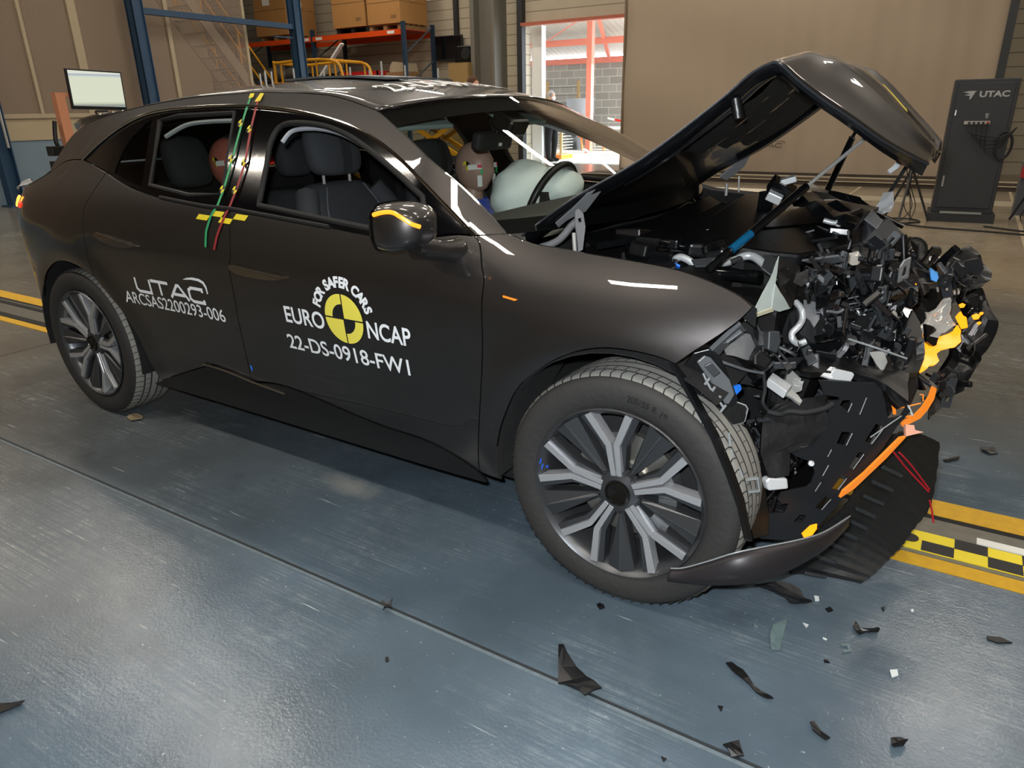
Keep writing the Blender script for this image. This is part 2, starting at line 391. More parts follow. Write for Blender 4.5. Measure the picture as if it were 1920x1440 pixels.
m = MB(); m.tube([(.12, .04, 1.9), (.12, .04, .9)], .02, 8); m.build('conduit', mat('conduit_grey', '9a9a96', .5), t, smooth=True)
# stairs behind the mesh
t = empty('staircase', (-14.7, 8.2, 0)); tag(t, 'steel staircase with yellow handrails seen through the mesh partition', 'staircase')
STEP = mat('stair_steel', '8a7c6a', .6)
for x in (-.45, .45):
    m = MB(); m.bar((x, -.3, 4.4), (x, 3.2, .0), .04, .22); m.build('stringer', STEP, t)
    m = MB()
    for dz in (.95, .5): m.tube([(x, -.3, 4.4+dz), (x, 3.2, dz)], .022, 8)
    for k in range(5): a = k/4; m.tube([(x, -.3+3.5*a, 4.4*(1-a)), (x, -.3+3.5*a, 4.4*(1-a)+.95)], .02, 8)
    m.build('handrail', YRAIL, t, smooth=True)
for k in range(18):
    a = (k+.5)/18; m = MB(); m.box((0, -.3+3.5*a, 4.4*(1-a)), (.9, .22, .03)); m.build('step', STEP, t)
# pallet rack
t = empty('pallet_rack', (-12.1, 13.0, 0)); tag(t, 'orange and blue pallet rack along the back wall', 'rack')
for x in (0, -3.2, -6.4):
    for y in (0, 1.2):
        m = MB(); m.bbox((x-.05, y-.04, 0), (x+.05, y+.04, 3.45)); m.build('upright', RACKB, t)
    m = MB()
    for k in range(4): z = .3+k*.8; m.bar((x, 0, z), (x, 1.2, z+.7), .03); 
    m.build('side_brace', mat('brace_grey', '4a5560', .5), t)
for z in (2.02, 3.15):
    for b in range(2):
        for y in (-.05, 1.25):
            m = MB(); x0 = -b*3.2; m.bbox((x0-3.15, y-.025, z), (x0-.05, y+.025, z+.12)); m.build('beam', ORANGE, t)
m = MB(); m.bbox((-3.15, .0, 3.27), (-.05, 1.2, 3.29)); m.build('deck', mat('rack_deck', 'b2401c', .6), t)
for x in (-.35, -3.4, -2.9):
    m = MB(); m.bbox((x-.12, -.082, 3.18), (x+.12, -.078, 3.25)); m.build('shelf_label', WHT, t)
def pallet(x, y, z, mt, label, w=1.2, d=1.0):
    t = empty('pallet', (x, y, z)); tag(t, label, 'pallet')
    for k in range(5):
        m = MB(); m.box((0, -d/2+.06+k*(d-.12)/4, .125), (w, .1, .022)); m.build('board', mt, t)
    for k in range(3):
        m = MB(); m.box((-w/2+.08+k*(w-.16)/2, 0, .06), (.12, d, .1)); m.build('block', mt, t)
    return t
def carton(x, y, z, w, d, h, label, sticker=True, seam=True, name='cardboard_box'):
    t = empty(name, (x, y, z)); tag(t, label, 'box')
    m = MB(); m.bbox((-w/2, -d/2, 0), (w/2, d/2, h)); m.build('body', CARD, t, bevel=.008)
    if seam:
        m = MB(); m.bbox((-w/2-.006, -d/2-.006, h*.52), (w/2+.006, d/2+.006, h*.52+.012)); m.build('lid_edge', CARDD, t)
    if sticker:
        m = MB(); m.bbox((-w*.2, -d/2-.004, h*.62), (w*.02, -d/2-.001, h*.74)); m.build('sticker', WHT, t)
        m = MB(); m.bbox((w/2+.001, -d*.1, h*.58), (w/2+.004, d*.05, h*.68)); m.build('sticker', WHT, t)
    # arrows print
    m = MB(); m.bbox((w*.22, -d/2-.003, h*.12), (w*.38, -d/2-.001, h*.2)); m.build('printed_mark', CARDD, t)
    return t
BPAL = mat('pallet_black', '141414', .6)
pallet(-13.9, 13.6, 3.29, BPAL, 'black plastic pallet under the middle cardboard box on the rack')
pallet(-12.78, 13.6, 3.29, WOOD, 'wooden pallet under the right cardboard box on the rack', 1.1)
pallet(-16.9, 13.6, 3.27, WOOD, 'wooden pallet under the left cardboard box on the rack')
carton(-13.97, 13.6, 3.43, 1.15, 1.1, 1.1, 'large cardboard box in the middle on top of the rack')
carton(-12.76, 13.6, 3.43, 1.1, 1.1, .95, 'large cardboard box at the right end on top of the rack')
carton(-16.95, 13.6, 3.41, 1.3, 1.1, 1.25, 'large cardboard box at the left on top of the rack, next to the blue column')
# stored items on the lower level
t = empty('red_crate', (-13.58, 13.2, 2.14)); tag(t, 'low red plastic crate with handles on the lower rack shelf', 'crate')
m = MB(); m.bbox((-.65, -.35, 0), (.65, .35, .04)); m.bbox((-.65, -.35, 0), (-.61, .35, .2)); m.bbox((.61, -.35, 0), (.65, .35, .2)); m.bbox((-.65, -.35, 0), (.65, -.32, .2)); m.bbox((-.65, .32, 0), (.65, .35, .2)); m.build('tray', mat('crate_red', 'b01818', .45), t)
m = MB(); m.tube([(-.3, -.37, .05), (-.3, -.42, .12), (.3, -.42, .12), (.3, -.37, .05)], .015, 6); m.build('handle', MATS['crate_red'], t)
pallet(-14.66, 13.9, 2.14, BPAL, 'black pallet lying low behind the red crate on the rack', 1.0)
t = empty('machine_cover', (-12.56, 13.5, 2.14)); tag(t, 'beige boxed machine part in a wooden crate on the lower rack shelf', 'machine part')
m = MB(); m.bbox((-.35, -.35, 0), (.3, .35, .16)); m.build('crate', WOOD, t)
m = MB(); m.prism([(-.32, 0), (.28, 0), (.22, .22), (-.2, .26), (-.3, .15)], [], Matrix.Translation((0, 0, .16)) @ Matrix.Rotation(PI/2, 4, 'X'), .5); m.build('cover', mat('cover_beige', 'a89a80', .6), t, bevel=.02)
t = empty('bundle', (-15.9, 13.7, 2.14)); tag(t, 'dark bundle of hoses stacked on the lower rack shelf', 'bundle')
m = MB()
for k in range(4): m.tube([(.42*math.cos(a*.5), .42*math.sin(a*.5), .05+.06*k) for a in range(12)], .03, 8, close=False)
m.build('hose', BLKM, t, smooth=True)
# machinery on the floor behind the portal frame: yellow tubular cage trolleys
def lift_basket(x, y, rz, label, L=2.2, D=1.1, top=2.45):
    t = empty('lift_basket', (x, y, 0), rz); tag(t, label, 'lift basket')
    m = MB()
    for yy in (-D/2, D/2):
        m.tube(spline([(-L/2, yy, 1.2), (-L/2, yy, top-.1), (-L/2+.15, yy, top), (L/2-.3, yy, top), (L/2, yy, top-.35), (L/2+.1, yy, 1.3)], 4), .035, 8)
        m.tube([(-L/2, yy, top-.45), (L/2+.05, yy, top-.45)], .03, 8)
        for k in range(4): xx = -L/2+.2+k*(L-.4)/3; m.tube([(xx, yy, 1.2), (xx, yy, top)], .025, 8)
    for xx in (-L/2, L/2-.3): m.tube([(xx, -D/2, top), (xx, D/2, top)], .035, 8)
    m.build('guard_rail', YRAIL, t, smooth=True)
    m = MB(); m.bbox((-L/2, -D/2, 1.1), (L/2, D/2, 1.22)); m.build('platform', mat('platform_grey', '5c5a54', .6), t)
    m = MB()
    for s_ in (-1, 1): m.bar((-L/2+.1, s_*.35, .3), (L/2-.1, s_*.35, 1.1), .08, .1); m.bar((L/2-.1, s_*.35, .3), (-L/2+.1, s_*.35, 1.1), .08, .1)
    m.build('scissor_arm', YRAIL, t)
    m = MB(); m.bbox((-L/2, -D/2, .12), (L/2, D/2, .32)); m.build('chassis', DARKM, t)
    for xx in (-L/2+.25, L/2-.25):
        for yy in (-D/2, D/2): m = MB(); m.lathe([(.0, -.05), (.12, -.05), (.12, .05), (0, .05)], 20, Matrix.Translation((xx, yy, .12)) @ Matrix.Rotation(PI/2, 4, 'X')); m.build('wheel', BLKM, t)
    return t
lift_basket(-12.9, 10.9, .1, 'yellow tubular guard rails of a lift basket beside the blue column', 2.0)
lift_basket(-10.6, 12.3, .15, 'lower yellow lift basket standing under the rack end', 1.6, .9, 1.9)
t = empty('white_diagonal_strut', (-14.1, 12.4, 0)); tag(t, 'white diagonal strut leaning in front of the pallet rack', 'strut')
m = MB(); m.bar((-1.2, 0, 1.6), (0.35, .1, 3.0), .12, .05); m.build('strut', WHT, t)
m = MB(); m.bar((-1.2, 0, 1.6), (-1.2, 0, 0), .08, .08); m.build('foot', WHT, t)
# clutter silhouettes on the rack's lower deck (each a dark machine)
for i, (x, z, w, h) in enumerate(((-17.6, 2.14, .7, .55), (-16.8, 2.14, .6, .7))):
    t = empty('motor_unit', (x, 13.7, z)); tag(t, ('grey motor unit left on the lower rack shelf', 'dark pump unit next to the rack upright')[i], 'machine')
    m = MB(); m.bbox((-w/2, -.3, 0), (w/2, .3, .1)); m.build('skid', DARKM, t)
    m = MB(); m.lathe([(.0, -w/2), (.14, -w/2), (.2, -w/2+.05), (.2, w/2-.1), (.1, w/2), (0, w/2)], 24, Matrix.Translation((0, 0, .3)) @ Matrix.Rotation(PI/2, 4, 'Y')); m.build('motor', COLG, t, smooth=True)
    m = MB(); m.bbox((-.1, -.12, .45), (.15, .12, h)); m.build('control_box', mat('cbox', '6d7880', .5), t)
# television on the back wall, loudspeaker, switch box, crate
t = empty('television', (-11.79, 14.49, 2.9)); tag(t, 'black flat television mounted high on the back wall', 'television')
m = MB(); m.bbox((-.45, -.05, -.3), (.45, .03, .3)); m.build('housing', DARKM, t, bevel=.01)
m = MB(); m.bbox((-.43, -.054, -.27), (.43, -.051, .28)); m.build('screen', mat('tv_screen', '121316', .15), t)
m = MB(); m.bbox((-.1, .03, -.1), (.1, .105, .1)); m.build('wall_bracket', DARKM, t)
t = empty('loudspeaker', (-10.98, 14.3, 2.5)); tag(t, 'black box shaped speaker on top of the brown cabinet', 'speaker')
m = MB(); m.bbox((-.3, -.2, 0), (.3, .2, .4)); m.build('case', BLK, t, bevel=.03)
m = MB(); m.lathe([(.0, 0), (.13, 0), (.15, .02), (.15, .03), (0, .01)], 24, Matrix.Translation((0, -.23, .2)) @ Matrix.Rotation(-PI/2, 4, 'X')); m.build('cone', BLKM, t, smooth=True)
t = empty('brown_cabinet', (-11.0, 14.1, 0)); tag(t, 'tall light brown cabinet beside the grey hall column', 'cabinet')
m = MB(); m.bbox((-.34, -.3, 0), (.28, .3, 2.48)); m.build('body', mat('cabinet_tan', '8e7345', .7), t, bevel=.01)
m = MB(); m.bbox((-.32, -.32, .1), (.26, -.3, 2.44)); m.build('door', mat('cabinet_tan2', '977b4c', .7), t)
m = MB(); m.bbox((.18, -.345, 1.1), (.2, -.32, 1.25)); m.build('handle', DARKM, t)
t = empty('wall_notice', (-11.68, 14.58, 2.18)); tag(t, 'small white and teal notice on the back wall under the television', 'notice')
m = MB(); m.bbox((-.17, -.01, -.16), (.17, .01, .22)); m.build('sheet', WHT, t)
m = MB(); m.bbox((-.17, -.015, -.14), (.17, -.01, .02)); m.build('teal_band', mat('teal', '2c8a94', .5), t)
t = empty('fire_extinguisher', (-9.9, 13.7, 0)); tag(t, 'red fire extinguisher at the foot of the grey column', 'fire extinguisher')
m = MB(); m.lathe([(0, .15), (.08, .15), (.09, .2), (.09, .62), (.06, .7), (.03, .74), (.0, .74)], 20); m.build('cylinder', mat('ext_red', 'b8160f', .35), t, smooth=True)
m = MB(); m.bbox((-.03, -.03, .74), (.03, .03, .8)); m.bar((-.02, 0, .8), (.12, 0, .84), .02); m.tube(spline([(.05, 0, .78), (.13, 0, .6), (.11, 0, .35)], 5), .012, 6); m.build('valve', BLKM, t)
m = MB(); m.bbox((-.12, -.12, 0), (.12, .12, .15)); m.build('stand', DARKM, t)
# backdrop screen
t = empty('backdrop_screen', (-2.5, 12.3, 0)); tag(t, 'huge brown fabric backdrop screen behind the car', 'backdrop')
m = MB(); rows = []
for j in range(25):
    z = .12+j*(7.3-.12)/24
    rows.append([(-3.24+i*(6.48/60), .012*math.sin(i*.55+j*.2)+.02*math.sin(j*.9+i*.11)+.008*math.sin(i*1.9), z) for i in range(61)])
m.loft(rows); m.build('fabric', SCREENM, t, smooth=True, angle=180)
m = MB(); m.bbox((3.24, -.06, 0), (3.36, .06, 7.5)); m.build('post', DARKM, t)
m = MB(); m.bbox((-3.28, -.03, 0), (-3.24, .03, 7.5)); m.build('post', mat('post_brown', '6d5c48', .7), t)
m = MB(); m.bbox((-3.24, -.03, .06), (3.3, .03, .12)); m.build('bottom_bar', mat('bar_brown', '3a3026', .6), t)
# low dark plinth and light floor strip before the backdrop
m = MB(); m.bbox((-6.2, 11.3, 0), (3.2, 12.15, .07)); struct(m, 'trim_15', mat('plinth_brown', '352a20', .6))
m = MB(); m.bbox((-6.2, 11.28, .07), (3.2, 11.33, .08)); m.bbox((-6.2, 12.0, .07), (3.2, 12.04, .09)); struct(m, 'trim_16', mat('plinth_edge', 'b5a68c', .5))
m = MB(); m.bbox((-6.5, 9.4, 0), (-1.9, 10.3, .004)); struct(m, 'trim_17', mat('floor_white_strip', 'cfc8b8', .6))
m = MB(); m.bbox((-1.6, 9.3, 0), (2.0, 9.9, .004)); struct(m, 'trim_18', mat('floor_grey_strip', '9b917d', .6))
# workstation monitor on its pinkish stand behind the car's tail
t = empty('monitor_stand', (-7.05, 1.55, 0)); tag(t, 'pale orange steel upright behind the tail of the car', 'stand')
ST = mat('stand_salmon', 'c98866', .6)
m = MB(); m.bbox((-.04, -.045, .35), (.04, .045, 1.56)); m.build('upright', ST, t)
m = MB(); m.bbox((-.3, -.3, 0), (.3, .3, .05)); m.bbox((-.035, -.035, .05), (.035, .035, .35)); m.build('base', DARKM, t)
m = MB(); m.bar((.0, .0, 1.54), (.0, .42, 1.54), .05, .04); m.build('arm', ST, t)
for z, h in ((.98, .09), (.82, .11)):
    m = MB(); m.bbox((-.06, -.20, z), (.05, -.05, z+h)); m.build('control_unit', BLK, t, bevel=.004)
m = MB(); m.tube(spline([(.0, -.09, 1.3), (0, -.12, 1.1), (0, -.06, 1.02)], 5), .02, 8); m.build('hand_scanner', BLK, t, smooth=True)
m = MB(); m.bbox((-.05, -.16, .62), (.05, -.04, .7)); m.bbox((-.05, -.12, .55), (.05, -.02, .6)); m.build('tape_roll', mat('tape_blue_grey', '5a6f88', .6), t)
t = empty('monitor', (-7.0, 1.915, 1.585), .0); tag(t, 'computer monitor with a lit pale screen behind the tail of the car', 'monitor')
m = MB(); m.box((0, 0, 0), (.035, .56, .37), (-.03, 0, 0)); m.build('housing', mat('bezel_black', '101014', .4), t, bevel=.005)
scm = bpy.data.materials.new('lit_screen'); scm.use_nodes = True
def _scr():
    nt = scm.node_tree; N = nt.nodes; Lk = nt.links; b = N['Principled BSDF']; tc = N.new('ShaderNodeTexCoord'); sp = N.new('ShaderNodeSeparateXYZ'); Lk.new(tc.outputs['Object'], sp.inputs[0])
    r = N.new('ShaderNodeValToRGB'); r.color_ramp.interpolation = 'CONSTANT'; mr = N.new('ShaderNodeMapRange'); mr.inputs[1].default_value = -.17; mr.inputs[2].default_value = .17; Lk.new(sp.outputs[2], mr.inputs[0]); Lk.new(mr.outputs[0], r.inputs[0])
    e = r.color_ramp.elements; e[0].position = 0; e[0].color = (.30, .52, .55, 1); e[1].position = .035; e[1].color = (.35, .37, .33, 1)
    for p, c in ((.10, (.62, .66, .50)), (.15, (.80, .84, .66)), (.86, (.62, .68, .66)), (.90, (.45, .5, .62)), (.93, (.85, .88, .74))): q = e.new(p); q.color = (*c, 1)
    b.inputs['Base Color'].default_value = (0, 0, 0, 1); Lk.new(r.outputs[0], b.inputs['Emission Color']); b.inputs['Emission Strength'].default_value = .85; b.inputs['Roughness'].default_value = .3
_scr()
m = MB(); m.box((.019, 0, .008), (.002, .53, .325), (-.03, 0, 0)); m.build('screen', scm, t)
m = MB(); m.bbox((.0, -.06, -.21), (.02, .06, -.19)); m.build('bracket', DARKM, t)
m = MB(); m.tube(spline([(0, -.06, -.2), (.0, -.03, -.28), (0, -.02, -.36), (0, -.05, -.5)], 5), .009, 6); m.build('cable', BLKM, t, smooth=True)
m = MB(); m.box((.0, .02, -.2), (.01, .012, .008)); m.build('power_light', mat('led_blue', '3030ff', .5, emit=(.2, .2, 1), es=4), t)
# UTAC cabinet
def logo_utac_bold(x0, x1, z0, z1): return fit_text('UTAC', x0, x1, z0, z1, bold=.03)
t = empty('control_cabinet', (.65, 7.6, 0), .06); tag(t, 'tall dark control cabinet with pale lettering at the right edge', 'cabinet')
CAB = mat('cabinet_charcoal', '2b2d30', .5, noise=.12, nscale=3)
m = MB(); m.bbox((-.31, -.02, .1), (.31, .42, 1.56)); m.build('body', CAB, t, bevel=.008)
m = MB(); m.bbox((-.27, -.035, .16), (.27, -.02, 1.52)); m.build('door', CAB, t, bevel=.004)
m = MB(); m.bbox((-.255, -.045, .4), (-.235, -.035, .52)); m.bbox((-.26, -.05, 1.18), (-.245, -.035, 1.24)); m.build('handle', mat('alu', 'a8a8a4', .3, .9), t)
m = MB(); m.bbox((-.34, -.1, 0), (.34, .46, .1)); m.build('plinth', DARKM, t)
m = MB(); m.bbox((-.22, -.12, .10), (.20, -.105, .125)); m.build('edge_strip', MATS['alu'], t)
v, f = fit_text('UTAC', -.055, .23, 1.37, 1.435, bold=.035)
m = MB(); m.mesh([(a, -.037, b) for a, b in v], f); m.build('lettering', mat('letter_grey', 'a9acae', .5), t)
m = MB()
m.prism([(-.215, 1.425), (-.16, 1.437), (-.085, 1.437), (-.14, 1.40), (-.155, 1.412)], [], Matrix.Translation((0, -.037, 0)) @ Matrix.Rotation(PI/2, 4, 'X'), .001)
m.prism([(-.20, 1.395), (-.15, 1.407), (-.10, 1.425), (-.13, 1.355), (-.145, 1.345), (-.145, 1.385)], [], Matrix.Translation((0, -.037, 0)) @ Matrix.Rotation(PI/2, 4, 'X'), .001)
m.build('arrow_logo', MATS['letter_grey'], t)
m = MB(); m.bbox((-.15, -.05, 1.085), (.1, -.037, 1.12)); m.build('socket_rail', mat('socket_grey', 'b0aca4', .5), t)
for k in range(5):
    m = MB(); m.lathe([(0, 0), (.014, 0), (.014, .03), (0, .03)], 10, Matrix.Translation((-.1+k*.045, -.05, 1.1)) @ Matrix.Rotation(PI/2, 4, 'X')); m.build('plug', (BLK if k < 4 else MATS['crate_red']), t)
rnd = random.Random(4)
for k in range(5):
    m = MB(); x0 = -.1+k*.045; m.tube(spline([(x0, -.08, 1.1), (x0+.02, -.12, 1.0-.05*k), (.22, -.12, .95-.03*k), (.36, -.06, 1.05)], 6), .007, 6); m.build('cable', BLKM, t, smooth=True)
m = MB(); m.tube([(.27+.08*math.cos(a*.5), -.07-.01*math.sin(a), .86+.15*math.sin(a*.5)) for a in range(14)], .014, 8); m.build('cable_loop', BLKM, t, smooth=True)
m = MB(); m.lathe([(0, 0), (.02, 0), (.012, .05), (0, .06)], 12, Matrix.Translation((.06, -.035, 1.2)) @ Matrix.Rotation(PI, 4, 'X') @ Matrix.Rotation(0, 4, 'X')); m.build('pilot_marker', mat('pilot', '8d9296', .5), t)
# infrared cameras with tripods left and right of the cabinet
def tracking_camera(x, y, z, glow, label):
    t = empty('tracking_camera', (x, y, 0)); tag(t, label, 'camera')
    m = MB(); m.bbox((-.05, -.03, z-.05), (.05, .08, z+.05)); m.build('housing', BLK, t, bevel=.01)
    m = MB(); m.lathe([(.0, 0), (.045, 0), (.05, .01), (.05, .035), (.036, .035), (.03, .012), (0, .008)], 24, Matrix.Translation((0, -.03, z)) @ Matrix.Rotation(PI/2, 4, 'X')); m.build('ring', DARKM, t, smooth=True)
    m = MB(); m.ball((0, -.045, z), .022, 14, 8); m.build('lens', mat('lens_'+('red' if glow else 'dark'), '200010', .1, emit=(1, .05, .25), es=3.5 if glow else .4), t, smooth=True)
    m = MB(); m.bbox((-.05, .0, z-.28), (.04, .05, z-.1)); m.bar((0, .02, z-.1), (0, .02, z-.05), .02); m.build('bracket', BLK, t)
    m = MB(); m.tube([(0, .02, z-.28), (0, .02, .3)], .014, 8); m.build('column', DARKM, t)
    for k in range(3):
        a = k*2*PI/3+.4; m = MB(); m.tube([(0, .02, .62), (.28*math.cos(a), .28*math.sin(a), .01)], .013, 8); m.build('leg', DARKM, t)
    rr = random.Random(int(x*10))
    for k in range(4):
        m = MB(); p = [(0, .0, z-.1)]+[(rr.uniform(-.12, .12), rr.uniform(-.1, .1), z-.2-.22*j) for j in range(4)]+[(rr.uniform(-.16, .12), rr.uniform(-.3, .1), .012)]; m.tube(spline(p, 5), .005, 5); m.build('cable', BLKM, t)
    return t
tracking_camera(.08, 7.30, 1.035, True, 'small camera with a glowing red lens on a tripod, left of the cabinet')
tracking_camera(1.38, 7.75, 1.0, False, 'dark camera on a tripod at the right edge, right of the cabinet')
t = empty('red_equipment_box', (1.55, 8.6, 0)); tag(t, 'dark equipment box with a red stripe on the floor behind the cabinet', 'box')
m = MB(); m.bbox((-.35, -.2, 0), (.35, .2, .62)); m.build('body', mat('equip_grey', '4c4e54', .6), t); m = MB(); m.bbox((-.36, -.215, .45), (.36, -.2, .58)); m.build('stripe', MATS['crate_red'], t)
for i, p in enumerate(([(.9, 7.2, .012), (1.4, 6.9, .012), (2.0, 6.7, .012), (3.2, 6.6, .012)], [(.0, 7.2, .012), (.3, 6.9, .012), (1.2, 6.75, .012), (2.6, 6.3, .012)], [(-.3, 7.3, .012), (-.1, 7.0, .012), (.25, 7.25, .012), (.1, 7.5, .012), (-.25, 7.35, .012)])):
    m = MB(); m.tube(spline(p, 8), .010, 6); o = m.build('floor_cable', BLKM, smooth=True); tag(o, ('black cable running right across the floor from the cabinet', 'black cable crossing the tan floor in front of the cabinet', 'loose loop of black cable left of the cabinet')[i], 'cable')
# ---------------------------------------------------------------- yard behind the gate
YARDF = mat('yard_concrete', 'c4c2bb', .9, noise=.15, nscale=2)
m = MB(); m.bbox((-40, 14.85, -.3), (12, 60, -.005)); struct(m, 'ground', YARDF)
def block_material():
    m = bpy.data.materials.new('concrete_blocks'); m.use_nodes = True; nt = m.node_tree; N = nt.nodes; Lk = nt.links; b = N['Principled BSDF']
    tc = N.new('ShaderNodeTexCoord'); mp = N.new('ShaderNodeMapping'); mp.inputs['Rotation'].default_value = (PI/2, 0, 0); Lk.new(tc.outputs['Object'], mp.inputs[0])
    br = N.new('ShaderNodeTexBrick'); br.inputs['Scale'].default_value = 1; br.inputs['Brick Width'].default_value = .6; br.inputs['Row Height'].default_value = .27; br.inputs['Mortar Size'].default_value = .012
    br.inputs['Color1'].default_value = (*hexc('8b8984'), 1); br.inputs['Color2'].default_value = (*hexc('9b9993'), 1); br.inputs['Mortar'].default_value = (*hexc('bdbbb4'), 1)
    Lk.new(mp.outputs[0], br.inputs[0]); Lk.new(br.outputs[0], b.inputs['Base Color']); b.inputs['Roughness'].default_value = .9; return m
m = MB(); m.bbox((-24, 24, 0), (4, 24.2, 2.95)); struct(m, 'yard_wall', block_material())
REDS = mat('red_steel', 'd67e6c', .6)
t = empty('shelter_frame', (-9.75, 19, 0)); tag(t, 'red steel frame of the open shelter outside the gate', 'frame')
m = MB(); m.bbox((-.12, -.1, 0), (.05, .1, 5)); m.build('post', REDS, t)
m = MB(); m.bbox((-12, 4.85, 2.9), (3.4, 4.97, 3.1)); m.build('wall_beam', REDS, t)
m = MB(); m.bbox((-12, 2.9, 3.38), (3.4, 3.0, 3.58)); m.build('purlin', REDS, t)
m = MB(); m.bar((-.03, .1, 4.4), (-1.6, 4.8, 3.05), .1, .14); m.build('rafter', REDS, t)
m = MB(); m.bar((-3.4, 3, 3.5), (.2, 0.6, 4.35), .03); m.build('cross_brace', REDS, t)
m = MB(); m.bar((.05, .1, 4.3), (3.6, 4.8, 3.05), .08, .12); m.build('rafter', REDS, t)
m = MB(); rows = []
for j in range(2):
    y = 24.3-j*8.5; rows.append([(-24+i*.11, y, 3.18+j*2.6+.02*(i % 2)) for i in range(160)])
m.loft(rows); struct(m, 'shelter_roof', mat('roof_sheet', 'b9b8b2', .6))
t = empty('grey_tub', (-11.6, 22, 0)); tag(t, 'large grey round tub on a table in the yard', 'tub')
m = MB(); m.lathe([(0, .72), (.46, .72), (.5, 1.6), (.53, 1.66), (.48, 1.66), (.44, .8), (0, .8)], 32); m.build('tub', mat('tub_grey', '8d949c', .5), t, smooth=True, angle=40)
t = empty('yard_table', (-11.2, 21.9, 0)); tag(t, 'long white work table under the grey tub', 'table')
m = MB(); m.bbox((-1.4, -.5, .64), (2.2, .5, .71)); m.build('tabletop', WHT, t)
for x in (-1.2, .4, 2.0):
    m = MB(); m.bbox((x-.04, -.4, 0), (x+.04, -.34, .64)); m.build('leg', WHT, t)
t = empty('dark_drum', (-11.3, 21.0, 0)); tag(t, 'dark grey drum under the white yard table', 'drum')
m = MB(); m.lathe([(0, 0), (.3, 0), (.3, .6), (0, .6)], 24); m.build('drum', mat('drum_grey', '4b5058', .5), t, smooth=True, angle=40)
t = empty('orange_trestle', (-9.9, 20.5, 0)); tag(t, 'orange steel trestle near the teal bottle in the yard', 'trestle')
OR2 = mat('orange_paint', 'd87a2a', .5)
m = MB(); m.bbox((-.9, -.25, .42), (1.1, .25, .52)); m.build('top', OR2, t)
for x in (-.8, 0, 1.0):
    m = MB(); m.bar((x, -.2, .42), (x+.08, -.25, 0), .06); m.build('leg', OR2, t)
t = empty('gas_bottle', (-8.15, 18.3, 0)); tag(t, 'teal gas bottle beside the backdrop edge in the yard', 'gas bottle')
m = MB(); m.lathe([(0, 0), (.13, 0), (.14, .05), (.14, .55), (.1, .68), (.04, .72), (.04, .8), (0, .8)], 20); m.build('cylinder', mat('teal_paint', '5fb0a8', .5), t, smooth=True, angle=40)
m = MB(); m.lathe([(.05, .68), (.08, .8), (.05, .86), (0, .86)], 14); m.build('valve_guard', MATS['teal_paint'], t)
t = empty('wire_cage_pallet', (-9.6, 16.4, 0)); tag(t, 'white wire cage on a wooden pallet beside the man at the gate', 'cage')
m = MB(); m.bbox((-.5, -.35, 0), (.4, .35, .12)); m.build('pallet', OR2, t)
m = MB()
for k in range(9): z = .12+k*.08; m.tube([(-.5, -.35, z), (.4, -.35, z), (.4, .35, z), (-.5, .35, z)], .006, 4, close=True)
for k in range(10): x = -.5+k*.1; m.tube([(x, -.35, .12), (x, -.35, .78)], .006, 4)
m.build('wire_grid', WHT, t)
m = MB(); m.bbox((.36, -.37, .12), (.43, -.33, .8)); m.build('corner_post', mat('pale_wood', 'c9a878', .7), t)
t = empty('wire_rack', (-13.3, 23.2, 0)); tag(t, 'wire storage rack with wooden posts before the block wall', 'rack')
m = MB()
for x in (-.3, 1.0): m.bbox((x-.04, -.04, 0), (x+.04, .04, 2.3))
m.build('post', mat('post_wood', 'a98c5c', .7), t)
m = MB()
for k in range(7): m.tube([(-.3, 0, .4+k*.28), (1.0, 0, .4+k*.28)], .012, 5)
m.build('wire_shelf', mat('wire_grey', '6d6c66', .6), t)
t = empty('barrier_tape', (-10.0, 20.2, 0)); tag(t, 'red and white barrier tape strung beside the red post', 'tape')
m = MB(); pts = [(.3+i*.25, 0, 1.02-.12*math.sin(i/7*PI)) for i in range(8)]; m.loft([[(x, y, z-.03) for x, y, z in pts], [(x, y, z+.03) for x, y, z in pts]]); m.build('tape', WHT, t, solid=.004)
for i in (1, 3, 5):
    m = MB(); m.loft([[(pts[i][0], -.004, pts[i][2]-.031), (pts[i+1][0], -.004, pts[i+1][2]-.031)], [(pts[i][0], -.004, pts[i][2]+.031), (pts[i+1][0], -.004, pts[i+1][2]+.031)]])
    m.build('red_stripe', MATS['ext_red'], t, solid=.003)
# daylight in the yard
sun = bpy.data.lights.new('sun', 'SUN'); sun.energy = 12.0; sun.color = (1, .97, .92); sun.angle = .02
so = bpy.data.objects.new('sun', sun); COL.objects.link(so); so.rotation_euler = Vector((-.80, .04, -.58)).to_track_quat('-Z', 'Y').to_euler()
# ================================================================ CAR
PAINT = bpy.data.materials.new('car_paint'); PAINT.use_nodes = True
def _paint():
    nt = PAINT.node_tree; N = nt.nodes; Lk = nt.links; b = N['Principled BSDF']
    b.inputs['Base Color'].default_value = (.060, .056, .055, 1); b.inputs['Metallic'].default_value = .92; b.inputs['Roughness'].default_value = .42
    b.inputs['Coat Weight'].default_value = 1; b.inputs['Coat Roughness'].default_value = .015
    tc = N.new('ShaderNodeTexCoord'); v = N.new('ShaderNodeTexNoise'); v.inputs['Scale'].default_value = 420; Lk.new(tc.outputs['Object'], v.inputs['Vector'])
    mr = N.new('ShaderNodeMapRange'); mr.inputs[3].default_value = .34; mr.inputs[4].default_value = .46; Lk.new(v.outputs['Fac'], mr.inputs[0]); Lk.new(mr.outputs[0], b.inputs['Roughness'])
_paint()
GLOSS = mat('gloss_black_trim', '08080a', .08, coat=1)
SEAL = mat('rubber_seal', '0b0c0d', .75)
CHROME = mat('chrome_strip', 'c8c4bc', .12, 1)
INNER = mat('body_inner_black', '060607', .9)
RUB = mat('tyre_rubber', '282726', .75, noise=.15, nscale=30, bump=.2, bscale=60)
